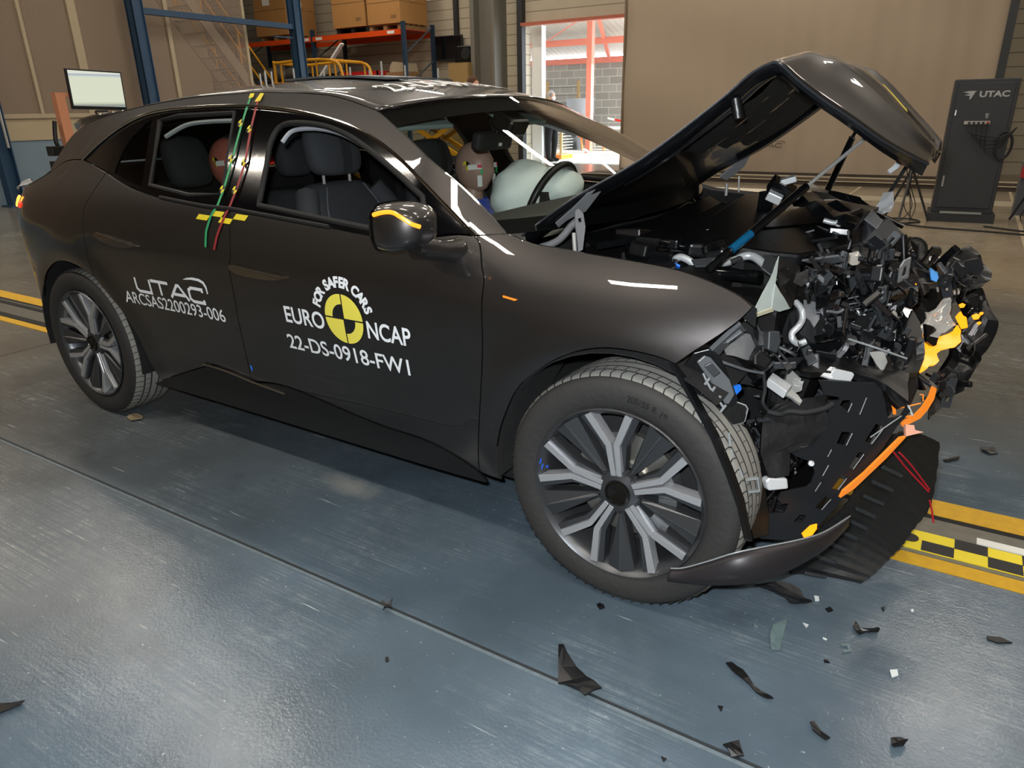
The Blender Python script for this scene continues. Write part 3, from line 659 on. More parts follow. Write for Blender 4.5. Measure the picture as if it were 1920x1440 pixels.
TREAD = mat('tyre_tread_flashlit', '85847e', .9, noise=.18, nscale=25)  # pale grey puts the flash's brightening into the tread colour
GROOVE = mat('tyre_groove', '242424', .9)
RIMG = mat('rim_graphite', '55575a', .32, .75)
RIMF = mat('rim_machined', 'b8babd', .27, .6)
DISC = mat('brake_disc', 'b9b6ae', .3, .9)
LTR = mat('decal_white', 'e9edf0', .5)
LYEL = mat('decal_yellow', 'e9dc56', .5)
def thin_glass(name, tint, dens):
    m = bpy.data.materials.new(name); m.use_nodes = True; nt = m.node_tree; N = nt.nodes; Lk = nt.links; N.remove(N['Principled BSDF'])
    tr = N.new('ShaderNodeBsdfTransparent'); tr.inputs[0].default_value = (*tint, 1); gl = N.new('ShaderNodeBsdfGlossy'); gl.inputs[1].default_value = .01; gl.inputs[0].default_value = (1, 1, 1, 1)
    fr = N.new('ShaderNodeFresnel'); ge = N.new('ShaderNodeNewGeometry'); mi = N.new('ShaderNodeMapRange'); mi.inputs[3].default_value = 1.5; mi.inputs[4].default_value = 1/1.5; Lk.new(ge.outputs['Backfacing'], mi.inputs[0]); Lk.new(mi.outputs[0], fr.inputs[0]); ml = N.new('ShaderNodeMath'); ml.operation = 'MULTIPLY_ADD'; ml.inputs[1].default_value = 1.0; ml.inputs[2].default_value = dens; Lk.new(fr.outputs[0], ml.inputs[0])
    mx = N.new('ShaderNodeMixShader'); Lk.new(ml.outputs[0], mx.inputs[0]); Lk.new(tr.outputs[0], mx.inputs[1]); Lk.new(gl.outputs[0], mx.inputs[2]); Lk.new(mx.outputs[0], N['Material Output'].inputs[0]); return m
GLASS = thin_glass('window_glass', (.80, .84, .80), .0)
WGLASS = thin_glass('windscreen_glass', (.90, .94, .91), .0)

def lerp_tab(tab, v):
    if v <= tab[0][0]: return tab[0][1]
    for (a, x), (b, y) in zip(tab, tab[1:]):
        if v <= b: return x+(y-x)*(v-a)/(b-a)
    return tab[-1][1]
ZT = [(.15, .80), (.22, .83), (.30, .862), (.40, .884), (.50, .896), (.60, .903), (.70, .908), (.78, .912), (.84, .914), (.88, .908), (.93, .892), (.98, .872), (1.02, .852), (1.10, .80), (1.20, .735), (1.30, .665), (1.38, .605), (1.44, .55), (1.5, .48)]
def sstep(a, b, v):
    t = max(0, min(1, (v-a)/(b-a))); return t*t*(3-2*t)
def W(x, z):
    """half width of the car at height z and length x (front axle x = 0)"""
    w = (lerp_tab(ZT, z-.03)+2*lerp_tab(ZT, z)+lerp_tab(ZT, z+.03))/4
    g = sstep(.95, 1.25, z)
    if x < -2.3: w *= 1-(.07+.10*g)*((-2.3-x)/1.0)**2
    if x < -2.95: w -= .30*((-2.95-x)/.55)**3
    f = sstep(-.75, -.2, x)
    w -= f*max(0, z-.80)**1.5*.9
    if x > 0: w -= .25*x*x
    w -= .022*math.exp(-((x+1.3)/.9)**2)*math.exp(-((z-.45)/.16)**2)
    for cx in (0, -2.675):
        r = math.hypot(x-cx, z-.34); w += .016*math.exp(-((r-.43)/.07)**2)
    return w
def shrink(poly, d):
    n = len(poly); A = sum(poly[i][0]*poly[(i+1) % n][1]-poly[(i+1) % n][0]*poly[i][1] for i in range(n)); s = 1 if A > 0 else -1; out = []
    for i in range(n):
        a = Vector(poly[i])-Vector(poly[i-1]); b = Vector(poly[(i+1) % n])-Vector(poly[i])
        if a.length < 1e-7 or b.length < 1e-7: out.append(tuple(poly[i])); continue
        a.normalize(); b.normalize(); nn = Vector((-(a+b).y, (a+b).x))
        if nn.length < 1e-4: out.append(tuple(poly[i])); continue
        nn.normalize(); k = d/max(.5, nn.dot(Vector((-a.y, a.x)))); out.append((poly[i][0]+s*nn.x*k, poly[i][1]+s*nn.y*k))
    return out
def cutgrid(bm, step):
    xs = [v.co.x for v in bm.verts]; zs = [v.co.z for v in bm.verts]
    for ax, lo, hi in ((0, min(xs), max(xs)), (2, min(zs), max(zs))):
        k = math.ceil(lo/step)
        while k*step < hi:
            co = [0, 0, 0]; no = [0, 0, 0]; co[ax] = k*step; no[ax] = 1
            bmesh.ops.bisect_plane(bm, geom=bm.verts[:]+bm.edges[:]+bm.faces[:], dist=1e-6, plane_co=co, plane_no=no); k += 1
def side_skin(name, loops, m, parent, side=-1, off=0.0, gap=.0022, thick=.004, step=.035, flange=0.0):
    """panel of the car's flank: outline in (x, z), laid on the flank surface y = side*W(x, z)"""
    loops = [shrink(l, gap if i == 0 else -gap) for i, l in enumerate(loops)]
    bm = bmesh.new()
    if len(loops) == 1:
        vs_ = [bm.verts.new((x, 0, z)) for x, z in loops[0]]; bm.faces.new(vs_)
    else:
        L3 = [[Vector((x, z, 0)) for x, z in l] for l in loops]; flat = [q for l in L3 for q in l]
        vs_ = [bm.verts.new((q.x, 0, q.y)) for q in flat]
        for t in tessellate_polygon(L3):
            try: bm.faces.new([vs_[i] for i in t])
            except ValueError: pass
    cutgrid(bm, step)
    bmesh.ops.triangulate(bm, faces=[f for f in bm.faces if len(f.verts) > 4])
    for v in bm.verts: v.co.y = side*(W(v.co.x, v.co.z)+off)
    bmesh.ops.recalc_face_normals(bm, faces=bm.faces)
    if sum(f.normal.y*f.calc_area() for f in bm.faces)*side < 0: bmesh.ops.reverse_faces(bm, faces=bm.faces)
    nskin = len(bm.verts); bm.verts.ensure_lookup_table()
    e_ = .006; nor = []
    for v in bm.verts:
        x, z = v.co.x, v.co.z; gx = (W(x+e_, z)-W(x-e_, z))/(2*e_); gz = (W(x, z+e_)-W(x, z-e_))/(2*e_); nor.append(Vector((-gx, side, -gz)).normalized())
    if thick:      # returned edge all round the panel
        bl = [(e.verts[0], e.verts[1]) for e in bm.edges if e.is_boundary]; cp = {}
        def dup2(v):
            if v not in cp:
                a_ = bm.verts.new(v.co); b_ = bm.verts.new(v.co-Vector((0, side*max(thick, .010), 0))); cp[v] = (a_, b_)
            return cp[v]
        for p, q in bl:
            a1, a2 = dup2(p); b1, b2 = dup2(q); bm.faces.new((a1, b1, b2, a2))
    bm.verts.index_update()
    me = bpy.data.meshes.new(name); bm.to_mesh(me); me.materials.append(m)
    me.polygons.foreach_set('use_smooth', [True]*len(me.polygons))
    me.normals_split_custom_set_from_vertices([tuple(nor[i]) if i < nskin else (0, 0, 0) for i in range(len(me.vertices))])
    bm.free()
    o = bpy.data.objects.new(name, me); COL.objects.link(o); o.parent = parent
    return o
def side_text(name, verts, faces, m, parent, side=-1, off=.0012, step=.03):
    bm = bmesh.new(); vs_ = [bm.verts.new((x, 0, z)) for x, z in verts]
    for f in faces:
        try: bm.faces.new([vs_[i] for i in f])
        except ValueError: pass
    cutgrid(bm, step)
    for v in bm.verts: v.co.y = side*(W(v.co.x, v.co.z)+off)
    bmesh.ops.recalc_face_normals(bm, faces=bm.faces)
    if sum(f.normal.y*f.calc_area() for f in bm.faces)*side < 0: bmesh.ops.reverse_faces(bm, faces=bm.faces)
    me = bpy.data.meshes.new(name); bm.to_mesh(me); bm.free(); me.materials.append(m)
    o = bpy.data.objects.new(name, me); COL.objects.link(o); o.parent = parent; return o
def SP(*segs, n=5):
    out = []
    for s in segs:
        q = spline(s, n) if len(s) > 2 else list(s)
        for p in q:
            if not out or math.hypot(p[0]-out[-1][0], p[1]-out[-1][1]) > 1e-4: out.append(p)
    if math.hypot(out[0][0]-out[-1][0], out[0][1]-out[-1][1]) < 1e-4: out.pop()
    return out
car = empty('car', (0, 0, 0), -.0169)
tag(car, 'dark grey crash-tested car with crushed front and buckled open bonnet', 'car')
# shared flank lines (x, z)
BELT = [(-.492, .998), (-.55, .999), (-.639, .988), (-.796, .978), (-1.032, .989), (-1.382, 1.008), (-1.53, 1.016), (-1.689, 1.018), (-1.963, 1.034), (-2.204, 1.066), (-2.398, 1.112), (-2.53, 1.137), (-2.643, 1.157)]
DLOT = [(-2.643, 1.157), (-2.55, 1.225), (-2.44, 1.285), (-2.33, 1.325), (-2.196, 1.348), (-1.974, 1.359), (-1.752, 1.361), (-1.595, 1.355), (-1.373, 1.337), (-1.135, 1.298), (-.948, 1.246), (-.763, 1.163), (-.602, 1.066), (-.492, .998)]
ROOFE = [(-2.765, 1.30), (-2.533, 1.342), (-2.258, 1.376), (-2.024, 1.395), (-1.789, 1.403), (-1.586, 1.405), (-1.294, 1.390), (-1.153, 1.370), (-.996, 1.334)]
AFWD = [(-.996, 1.334), (-.895, 1.286), (-.80, 1.241), (-.639, 1.154), (-.499, 1.068), (-.399, 1.008)]
SEAMF = [(-.492, .998), (-.467, .977), (-.438, .921), (-.418, .872), (-.418, .721), (-.441, .517), (-.486, .262)]
SEAMB = [(-1.53, 1.016), (-1.494, .883), (-1.507, .817), (-1.512, .709), (-1.545, .472), (-1.553, .365)]
SEAMR = [(-2.398, 1.112), (-2.47, .994), (-2.478, .952), (-2.462, .868), (-2.452, .78), (-2.43, .725)]
ARCHR = [(-2.43, .695), (-2.335, .61), (-2.288, .56), (-2.235, .46), (-2.215, .34), (-2.21, .24)]
ARCHR2 = [(-3.155, .235), (-3.11, .36), (-3.05, .49), (-2.94, .63), (-2.80, .71), (-2.675, .738), (-2.54, .728), (-2.43, .695)]
ARCHF = [(-.395, .262), (-.405, .32), (-.39, .40), (-.36, .49), (-.297, .606), (-.204, .691), (-.119, .743), (-.04, .768), (.035, .774), (.106, .769), (.152, .757)]
SILLU = [(-.486, .262), (-.668, .322), (-.925, .336), (-1.341, .385), (-1.553, .365), (-1.70, .385), (-1.80, .388), (-2.21, .24)]
SILLL = [(-2.21, .24), (-2.227, .205), (-1.645, .205), (-.973, .205), (-.50, .215), (-.486, .262)]
FENDE = [(.152, .757), (.189, .791), (.242, .836), (.279, .872), (.300, .900)]
FENDT = [(.300, .900), (.255, .924), (.172, .948), (.088, .963), (-.026, .971), (-.148, .977), (-.244, .983), (-.329, .990), (-.399, 1.008)]
for side in (-1, 1):
    R = side == -1
    # far side fender is shorter: it took the same crush
    fd = side_skin('front_fender', [SP(SEAMF[::-1], [(-.492, .998), (-.399, 1.008)], FENDT[::-1], FENDE[::-1], ARCHF[::-1], [(-.395, .262), (-.486, .262)])], PAINT, car, side)
    df = side_skin('front_door', [SP(BELT[:7], SEAMB, SILLU[:5][::-1], SEAMF[::-1])], PAINT, car, side)
    dr = side_skin('rear_door', [SP(BELT[6:11], SEAMR, ARCHR, SILLU[4:][::-1], SEAMB[::-1])], PAINT, car, side)
    QR = [(-2.643, 1.157), (-2.80, 1.147), (-2.95, 1.085), (-3.10, 1.035), (-3.25, 1.01), (-3.38, .985), (-3.43, .93), (-3.45, .80), (-3.455, .60), (-3.42, .40), (-3.36, .24), (-3.155, .235)]
    q = side_skin('rear_quarter', [SP(BELT[10:], QR, ARCHR2, SEAMR[::-1])], PAINT, car, side)
    # roof side rail with the windscreen pillar and the rear pillar
    ra = side_skin('roof_rail', [SP(DLOT, [(-.492, .998), (-.399, 1.008)], AFWD[::-1], ROOFE[::-1], [(-2.765, 1.30), (-2.88, 1.235), (-2.93, 1.10), (-2.80, 1.147), (-2.643, 1.157)])], PAINT, car, side)
    # sill cover
    si = side_skin('sill', [SP(SILLU, SILLL)], mat('sill_black', '0b0b0c', .45), car, side, off=.006)
    # window frames
    QG = [(-2.35, 1.115), (-2.345, 1.19), (-2.325, 1.245), (-2.27, 1.295), (-2.235, 1.315), (-2.12, 1.072), (-2.24, 1.088)]
    RG = [(-2.18, 1.31), (-2.06, 1.328), (-1.72, 1.335), (-1.61, 1.06), (-1.80, 1.05), (-2.07, 1.075)]
    FG = SP([(-1.40, 1.035), (-1.43, 1.15), (-1.455, 1.24), (-1.42, 1.293), (-1.25, 1.292), (-1.10, 1.262), (-.963, 1.212), (-.82, 1.150), (-.70, 1.092)], [(-.70, 1.092), (-.66, .998), (-.80, .992), (-1.40, 1.035)])
    fr = side_skin('window_frame', [SP(BELT, DLOT), QG, RG, FG], GLOSS, car, side, off=-.006, step=.05)
    for nm, gl in (('quarter_window', QG), ('rear_door_window', RG)):
        side_skin(nm, [gl], GLASS, car, side, off=-.012, gap=-.01, thick=0, step=.06)
    # rubber seals round the openings
    for loop in (RG, FG):
        mb = MB(); pts = [(x, side*(W(x, z)-.010), z) for x, z in loop]; mb.tube(pts, .010, 8, close=True)
        mb.build('window_seal', SEAL, fr, smooth=True)
    mb = MB(); pts = [(x, side*(W(x, z)+.001), z) for x, z in spline(DLOT, 5)]; mb.tube(pts, .0058, 8); mb.build('chrome_strip', CHROME, ra, smooth=True)
    mb = MB(); pts = [(x, side*(W(x, z)+.000), z+.004) for x, z in spline(BELT[4:9], 4)]; mb.tube(pts, .007, 8); mb.build('belt_seal', SEAL, fr, smooth=True)
    # flush door handles: brown colour imitates a reflection, chrome line its bright highlight
    for par, pts in ((df, [(-1.50, .818), (-1.475, .838), (-1.22, .824), (-1.232, .812), (-1.30, .802), (-1.44, .803)]), (dr, [(-2.372, .872), (-2.345, .886), (-2.08, .857), (-2.10, .847), (-2.19, .838), (-2.31, .85)])):
        h = side_skin('door_handle', [SP(pts+[pts[0]], n=4)], mat('handle_brown_reflection', '6e5f50', .22, .85, coat=1), par, side, off=.007, thick=.008, step=.05, gap=0)
        mb = MB(); mb.tube([(x, side*(W(x, z)+.009), z) for x, z in (pts[1], ((pts[1][0]+pts[2][0])/2, (pts[1][1]+pts[2][1])/2), pts[2])], .0034, 6); mb.build('handle_highlight_edge', CHROME, par)
    # chrome accent on the sill
    mb = MB(); pts = [(x, side*(W(x, z)+.008), z+.002) for x, z in [(-1.83, .39), (-1.70, .386), (-1.55, .367), (-1.36, .352)]]; mb.tube(spline(pts, 5), .004, 6); mb.build('sill_chrome', CHROME, si)
    # dark lip of the front wheel arch flare
    # black inner shell added behind the flank so the panel gaps look dark
    side_skin('inner_shell', [SP(BELT[:11], SEAMR, ARCHR, SILLU[::-1], SEAMF[::-1])], INNER, car, side, off=-.03, gap=.01, thick=0, step=.08)
# ---- roof, windscreen, tail as lofts between the two flanks
def cross(x, z, cx, cz, n=16, p=2.4, wz=None):
    """points across the car from right flank point to left; centre offset (cx, cz)"""
    w = W(x, z) if wz is None else wz; out = []
    for k in range(n+1):
        t = -1+2*k/n; e = 1-abs(t)**p; out.append((x+cx*e, t*w, z+cz*e))
    return out
m = MB(); rows = []
for x, z in spline(ROOFE, 4): rows.append(cross(x, z, .07*sstep(-1.4, -.99, x)-.03*sstep(-2.5, -2.765, x), .055-.012*sstep(-1.6, -1.0, x), 20))
m.loft(rows); m.build('roof', PAINT, car, smooth=True, angle=60, solid=.004)
m = MB(); rows = []
for i, (x, z) in enumerate(spline(AFWD, 4)):
    s = sstep(1.334, 1.008, z); rows.append(cross(x, z, .07+.11*s, .043-.05*s, 20, 2.2))
m.loft(rows); ws = m.build('windscreen', WGLASS, car, smooth=True, angle=80)
m = MB(); top = rows[0]
m.loft([[(p[0]-.005+.075*a, p[1]*(1-.0*a), p[2]-.006-.045*a) for p in cross(-.996, 1.334, .07, .043, 20, 2.2)] for a in (0, 1)]); m.build('windscreen_black_band', mat('ceramic_band', '030304', .9, spec=.1), ws, smooth=True)
m = MB(); lo = rows[-1]; lo2 = rows[-5]
m.loft([[(p[0], p[1], p[2]-.003) for p in lo], [(a[0]*.55+p[0]*.45, a[1]*.55+p[1]*.45, a[2]*.55+p[2]*.45-.004) for p, a in zip(lo, lo2)]]); m.build('windscreen_lower_band', MATS['ceramic_band'], ws, smooth=True)
# tail: rear window, hatch and bumper
m = MB(); rows = []
for x, z, cx, cz in ((-2.765, 1.30, -.03, .055), (-2.80, 1.275, -.08, .05), (-2.86, 1.22, -.16, .03), (-2.90, 1.16, -.22, .02), (-2.93, 1.10, -.29, .01)): rows.append(cross(x, z, cx, cz, 16, 2.6))
m.loft(rows); m.build('rear_window', GLOSS, car, smooth=True, angle=70)
m = MB(); rows = []
for x, z, cx in ((-2.93, 1.10, -.29), (-2.95, 1.085, -.30), (-3.10, 1.035, -.22), (-3.25, 1.01, -.16), (-3.38, .985, -.10), (-3.43, .93, -.06), (-3.45, .80, -.06), (-3.455, .60, -.07), (-3.42, .40, -.08), (-3.36, .24, -.08)): rows.append(cross(x, z, cx, 0, 16, 3))
m.loft(rows); m.build('tailgate', PAINT, car, smooth=True, angle=35, solid=.004)
m = MB()
top = [(-2.66, .56, 1.335), (-2.85, .545, 1.325), (-3.0, .53, 1.31), (-3.13, .50, 1.285)]
m.loft([[(x-.06*(1-(t/8)**2), t/8*hw, z+.035*(1-(t/8)**2)) for t in range(-8, 9)] for x, hw, z in top]); m.build('roof_spoiler', PAINT, car, smooth=True, solid=.03)
# underbody / cabin floor so that nothing shines through
m = MB(); m.bbox((-3.35, -.74, .20), (-.2, .74, .26)); m.bbox((-.42, -.70, .26), (-.38, .70, .93)); m.build('underbody', INNER, car)
m = MB(); m.bbox((-2.78, -.62, .30), (-2.72, .62, 1.02)); m.bbox((-3.1, -.55, .92), (-2.72, .55, .94)); m.build('glow_block_bulkhead', INNER, car)  # bulkhead and shelf added to block the tail lamp glow inside
LINER = mat('liner_felt', '151516', .95, bump=.6, bscale=200)
for cx in (0, -2.675):
    for s in (-1, 1):
        m = MB()
        for a0, a1 in ((-.2, 3.3),):
            if cx == 0: a0, a1 = .9, 3.3
            prof = [[(cx+.40*math.cos(a0+(a1-a0)*k/16), s*y, .345+.40*math.sin(a0+(a1-a0)*k/16)) for k in range(17)] for y in (.885, .60)]
            m.loft(prof)
            if cx: m.mesh([(cx, s*.6, .345)]+[prof[1][k] for k in range(17)], [(0, k, k+1) for k in range(1, 17)])
        m.build('wheel_arch_liner', LINER, car, solid=.003)

# ---- decals on the right flank
def glyph_utac(x0, x1, z0, z1, w):
    """wide geometric U T A C made of strokes, with the swoosh over the C"""
    S = []; H = z1-z0; L = x1-x0
    def g(pts): S.append(stroke([(x0+a*L, z0+b*H) for a, b in pts], w))
    g([(.0, 1), (.0, .22), (.035, .03), (.14, .03), (.225, .03), (.225, 1)]); g([(.25, .97), (.51, .97)]); g([(.38, .97), (.38, 0)])
    g([(.525, 0), (.64, .95), (.67, .95), (.785, 0)]); g([(.575, .30), (.735, .30)])
    g([(1.0, .76), (1.0, .97), (.85, .97), (.81, .80), (.81, .20), (.85, .03), (1.0, .03), (1.0, .26)])
    return S
def polys_to_text(polys):
    v, f = [], []
    for p in polys:
        o = len(v); v += list(p)
        for t in tessellate_polygon([[Vector((a, b, 0)) for a, b in p]]): f.append(tuple(o+i for i in t))
    return v, f
decal = empty('crash_test_lettering', parent=car)
decal['label'] = 'white and yellow test lettering on the right doors'
sw = [(-1.805, .748), (-1.78, .757), (-1.74, .763), (-1.70, .762), (-1.674, .753), (-1.664, .735), (-1.664, .708), (-1.671, .706), (-1.674, .730), (-1.685, .745), (-1.71, .752), (-1.75, .753)]
v, f = polys_to_text(glyph_utac(-2.14, -1.70, .664, .721, .0125)+[sw]); side_text('letters', v, f, LTR, decal)
v, f = fit_text('ARCSAS2200293-006', -2.245, -1.598, .604, .655, bold=.006); side_text('letters', v, f, LTR, decal)
v, f = fit_text('EURO', -1.250, -1.058, .658, .718, bold=.018); side_text('letters', v, f, LTR, decal)
v, f = fit_text('NCAP', -.866, -.686, .658, .718, bold=.018); side_text('letters', v, f, LTR, decal)
v, f = fit_text('22-DS-0918-FW1', -1.270, -.710, .556, .612, bold=.012); side_text('letters', v, f, LTR, decal)
arc = 'FOR SAFER CARS'; ang = 166
vv, ff = [], []
adv = {'F': 10.6, 'O': 12.5, 'R': 11.4, ' ': 6.0, 'S': 10.8, 'A': 12.2, 'E': 10.3, 'C': 11.5}
tot = sum(adv[c] for c in arc); sc = 150/tot
for ch in arc:
    a = ang-adv[ch]*sc/2; ang -= adv[ch]*sc
    if ch == ' ': continue
    v, f = text_mesh(ch, size=1, bold=.05); xs = [p[0] for p in v]; cx = (min(xs)+max(xs))/2; h = .034/.73; o = len(vv)
    ca, sa = math.cos(math.radians(a-90)), math.sin(math.radians(a-90))
    for x, y in v:
        lx, ly = (x-cx)*h*.92, y*h+.106; vv.append((-.963+lx*ca-ly*sa, .709+lx*sa+ly*ca))
    ff += [tuple(o+i for i in t) for t in f]
side_text('letters', vv, ff, LTR, decal)
def disc_poly(cx, cz, r0, r1, a0, a1, n=14):
    P = [(cx+r1*math.cos(a0+(a1-a0)*k/n), cz+r1*math.sin(a0+(a1-a0)*k/n)) for k in range(n+1)]
    return P+([(cx+r0*math.cos(a1+(a0-a1)*k/n), cz+r0*math.sin(a1+(a0-a1)*k/n)) for k in range(n+1)] if r0 > 0 else [(cx, cz)])
v, f = polys_to_text([disc_poly(-.963, .709, 0, .088, k*PI/2, (k+1)*PI/2) for k in range(4)]); side_text('target_border', v, f, BLKP, decal, off=.0008)
e = .0025
ys = []
for k, inner in ((0, 0), (1, .047), (2, 0), (3, .047)):
    a0 = k*PI/2; cx = -.963+e*(1 if k in (0, 3) else -1); cz = .709+e*(1 if k in (0, 1) else -1)
    ys.append(disc_poly(cx, cz, inner, .081, a0, a0+PI/2))
v, f = polys_to_text(ys); side_text('target_disc', v, f, LYEL, decal, off=.0016)
# yellow / black chequer patch under the B pillar, and the two measuring tapes up the pillar
ck = [[(-1.71+.065*i+.012*j, .976+.0175*j-.002*i) for i in range(5)] for j in range(3)]
Y = [];
for j in range(2):
    for i in range(4):
        if (i+j) % 2 == 0: Y.append([ck[j][i], ck[j][i+1], ck[j+1][i+1], ck[j+1][i]])
v, f = polys_to_text(Y); side_text('chequer_patch', v, f, YEL2, decal, off=.0015)
GRN = mat('tape_green', '2f9a63', .5); REDT = mat('tape_red', '8f2a2c', .5)
for nm, pts, mt in (('green_tape', [(-1.658, 1.40), (-1.638, 1.30), (-1.613, 1.18), (-1.60, 1.08), (-1.603, 1.03), (-1.625, .99), (-1.635, .94), (-1.629, .885)], GRN), ('red_tape', [(-1.609, 1.392), (-1.575, 1.28), (-1.535, 1.17), (-1.53, 1.08), (-1.535, 1.03), (-1.556, .97), (-1.57, .93), (-1.58, .88)], REDT)):
    v, f = polys_to_text([stroke(pts, .0115)]); tp = side_text(nm, v, f, mt, car, off=.004)
    # target dots along the tape
    dots = []; dk = []
    for i in (1, 2, 3):
        x, z = pts[i]; x -= .008
        for q in range(4): (dots if q % 2 else dk).append(disc_poly(x, z, 0, .013, q*PI/2, (q+1)*PI/2, 6))
    v, f = polys_to_text(dots); side_text('target_dot', v, f, YEL2, tp, off=.0052)
    v, f = polys_to_text(dk); side_text('target_dot', v, f, BLKP, tp, off=.0050)
# roof rail ends of the tapes (yellow tabs)
v, f = polys_to_text([[(-1.665, 1.385), (-1.64, 1.388), (-1.645, 1.402), (-1.668, 1.402)], [(-1.62, 1.372), (-1.59, 1.374), (-1.59, 1.40), (-1.612, 1.402)]]); side_text('tape_tab', v, f, YEL2, car, off=.0045)
# ---- wheels
def make_wheel():
    """wheel with its axis along +y (outer face towards -y), centre at origin"""
    w = bpy.data.objects.new('wheel', None); COL.objects.link(w)
    MX = Matrix.Rotation(PI/2, 4, 'X')   # local z -> -y (outer side)
    m = MB()
    # h runs towards the outside of the car (-y)
    m.lathe([(.243, .085), (.262, .098), (.285, .104), (.31, .106), (.327, .100), (.337, .088), (.3375, .086)], 96, MX)
    m.lathe([(.3375, -.098), (.31, -.112), (.262, -.105), (.243, -.09)], 96, MX)
    m.build('sidewall', RUB, w, smooth=True, angle=60)
    m = MB(); m.lathe([(.3375, .088), (.343, .078)]+[(.345, h) for h in (.06, .03, 0, -.03, -.06)]+[(.343, -.085), (.3375, -.098)], 96, MX); m.build('tread', TREAD, w, smooth=True, angle=60)
    m = MB()
    for h in (.050, .018, -.018, -.050): m.lathe([(.345, h-.0035), (.3454, h), (.345, h+.0035)], 96, MX)
    for k in range(72):
        a = 2*PI*k/72
        pts = []
        for s_, r_, dh in ((0, .3453, .056), (.012, .345, .066), (.016, .3442, .076), (.008, .3418, .086), (.0, .3385, .093)):
            pts.append(MX @ Vector((r_*math.cos(a+s_), r_*math.sin(a+s_), dh)))
        m.tube(pts, .0017, 4, caps=False)
        for h0, h1 in ((.022, .046), (-.046, -.022)):
            pts = [MX @ Vector((.3455*math.cos(a+.02+(h-h0)*.5), .3455*math.sin(a+.02+(h-h0)*.5), h)) for h in (h0, h1)]
            m.tube(pts, .0011, 4, caps=False)
    m.build('tread_groove', GROOVE, w)
    # rim barrel and flange
    m = MB(); m.lathe([(.243, .088), (.252, .100), (.249, .104), (.240, .094), (.228, .075), (.222, .0), (.225, -.08), (.245, -.09)], 96, MX); m.build('rim_barrel', RIMG, w, smooth=True, angle=35)
    # five double spokes: Y shaped, machined faces, plus five broad flat blades between them
    m = MB(); mf = MB(); mc = MB()
    def quadbar(M, p, q, w0, w1, h0, h1, d, mb):
        """spoke bar from p to q (r, a) with face height h, depth d, ridge in the middle"""
        P0 = Vector((p[0]*math.cos(p[1]), p[0]*math.sin(p[1]), 0)); P1 = Vector((q[0]*math.cos(q[1]), q[0]*math.sin(q[1]), 0)); dr = (P1-P0).normalized(); nn = Vector((-dr.y, dr.x, 0))
        V = []
        for P_, w_, h_ in ((P0, w0, h0), (P1, w1, h1)):
            V += [P_+nn*w_/2+Vector((0, 0, h_-d)), P_+nn*w_*.42+Vector((0, 0, h_)), P_-nn*w_*.42+Vector((0, 0, h_)), P_-nn*w_/2+Vector((0, 0, h_-d))]
        mb.mesh([M @ v for v in V], [(0, 1, 5, 4), (1, 2, 6, 5), (2, 3, 7, 6), (3, 0, 4, 7), (0, 3, 2, 1), (4, 5, 6, 7)])
    for k in range(5):
        a = 2*PI*k/5 + PI/2 + .13
        for sgn in (-1, 1):
            # machined spoke limb: from hub to elbow, then splayed to rim
            quadbar(MX, (.05, a+sgn*.17), (.145, a+sgn*.085), .017, .020, .083, .089, .030, mf)
            quadbar(MX, (.143, a+sgn*.085), (.240, a+sgn*.25), .021, .025, .089, .100, .034, mf)
            quadbar(MX, (.05, a+sgn*.30), (.143, a+sgn*.20), .010, .018, .066, .078, .03, m)
            quadbar(MX, (.143, a+sgn*.20), (.238, a+sgn*.33), .018, .022, .078, .092, .035, m)
        b = a+PI/5
        # blade: narrow at the hub bolt, wide at the rim, folded along the centre line
        V = [(.062, b-.10, .066), (.062, b+.10, .066), (.238, b+.145, .088), (.238, b-.20, .088), (.238, b-.03, .099), (.07, b, .076)]
        P_ = [Vector((r*math.cos(t), r*math.sin(t), h)) for r, t, h in V]; Q = [p-Vector((0, 0, .035)) for p in P_]
        m.mesh([MX @ v for v in P_+Q], [(0, 5, 4, 3), (5, 1, 2, 4), (0, 3, 9, 6), (1, 7, 8, 2), (6, 9, 8, 7), (3, 4, 2, 8, 9), (0, 6, 7, 1, 5)])
        mc.mesh([MX @ Vector((r*math.cos(t), r*math.sin(t), h)) for r, t, h in ((.066, b-.012, .0775), (.066, b+.012, .0775), (.238, b-.026, .1), (.238, b-.034, .1))], [(0, 1, 2, 3)])
    m.build('spoke_blade', RIMG, w, bevel=.0012)
    mf.build('spoke', RIMF, w, bevel=.0012)
    mc.build('blade_edge', CHROME, w)
    m = MB(); m.lathe([(.0, .05), (.062, .05), (.066, .060), (.060, .078), (.040, .086), (.034, .084)], 48, MX); m.build('hub', RIMG, w, smooth=True, angle=35)
    m = MB(); m.lathe([(.036, .078), (.036, .091), (.031, .093), (.029, .088), (.0, .080)], 40, MX); m.build('hub_cap', mat('hub_cap_chrome', '3c3a36', .2, .9), w, smooth=True, angle=35)
    m = MB()
    for k in range(5):
        a = 2*PI*k/5+PI/2+.13+PI/5; c = MX @ Matrix.Translation((.054*math.cos(a), .054*math.sin(a), 0))
        m.lathe([(.013, .06), (.013, .080), (.009, .080), (.009, .070), (0, .070)], 12, c)
    m.build('wheel_bolts', DARKM, w, smooth=True, angle=35)
    m = MB(); m.lathe([(.06, .0), (.06, .035), (.075, .035), (.075, .022), (.155, .022), (.155, .0)], 64, MX, close=True); m.build('brake_disc', DISC, w, smooth=True, angle=35)
    m = MB()
    for i in range(7):
        a = -.5+i*.16
        m.box(MX @ Vector((.135*math.cos(a), .135*math.sin(a), .035)), (.05, .05, .024), (0, -a, 0))
    m.build('brake_caliper', mat('caliper_alu', '8d8f90', .35, .8), w)
    m = MB()
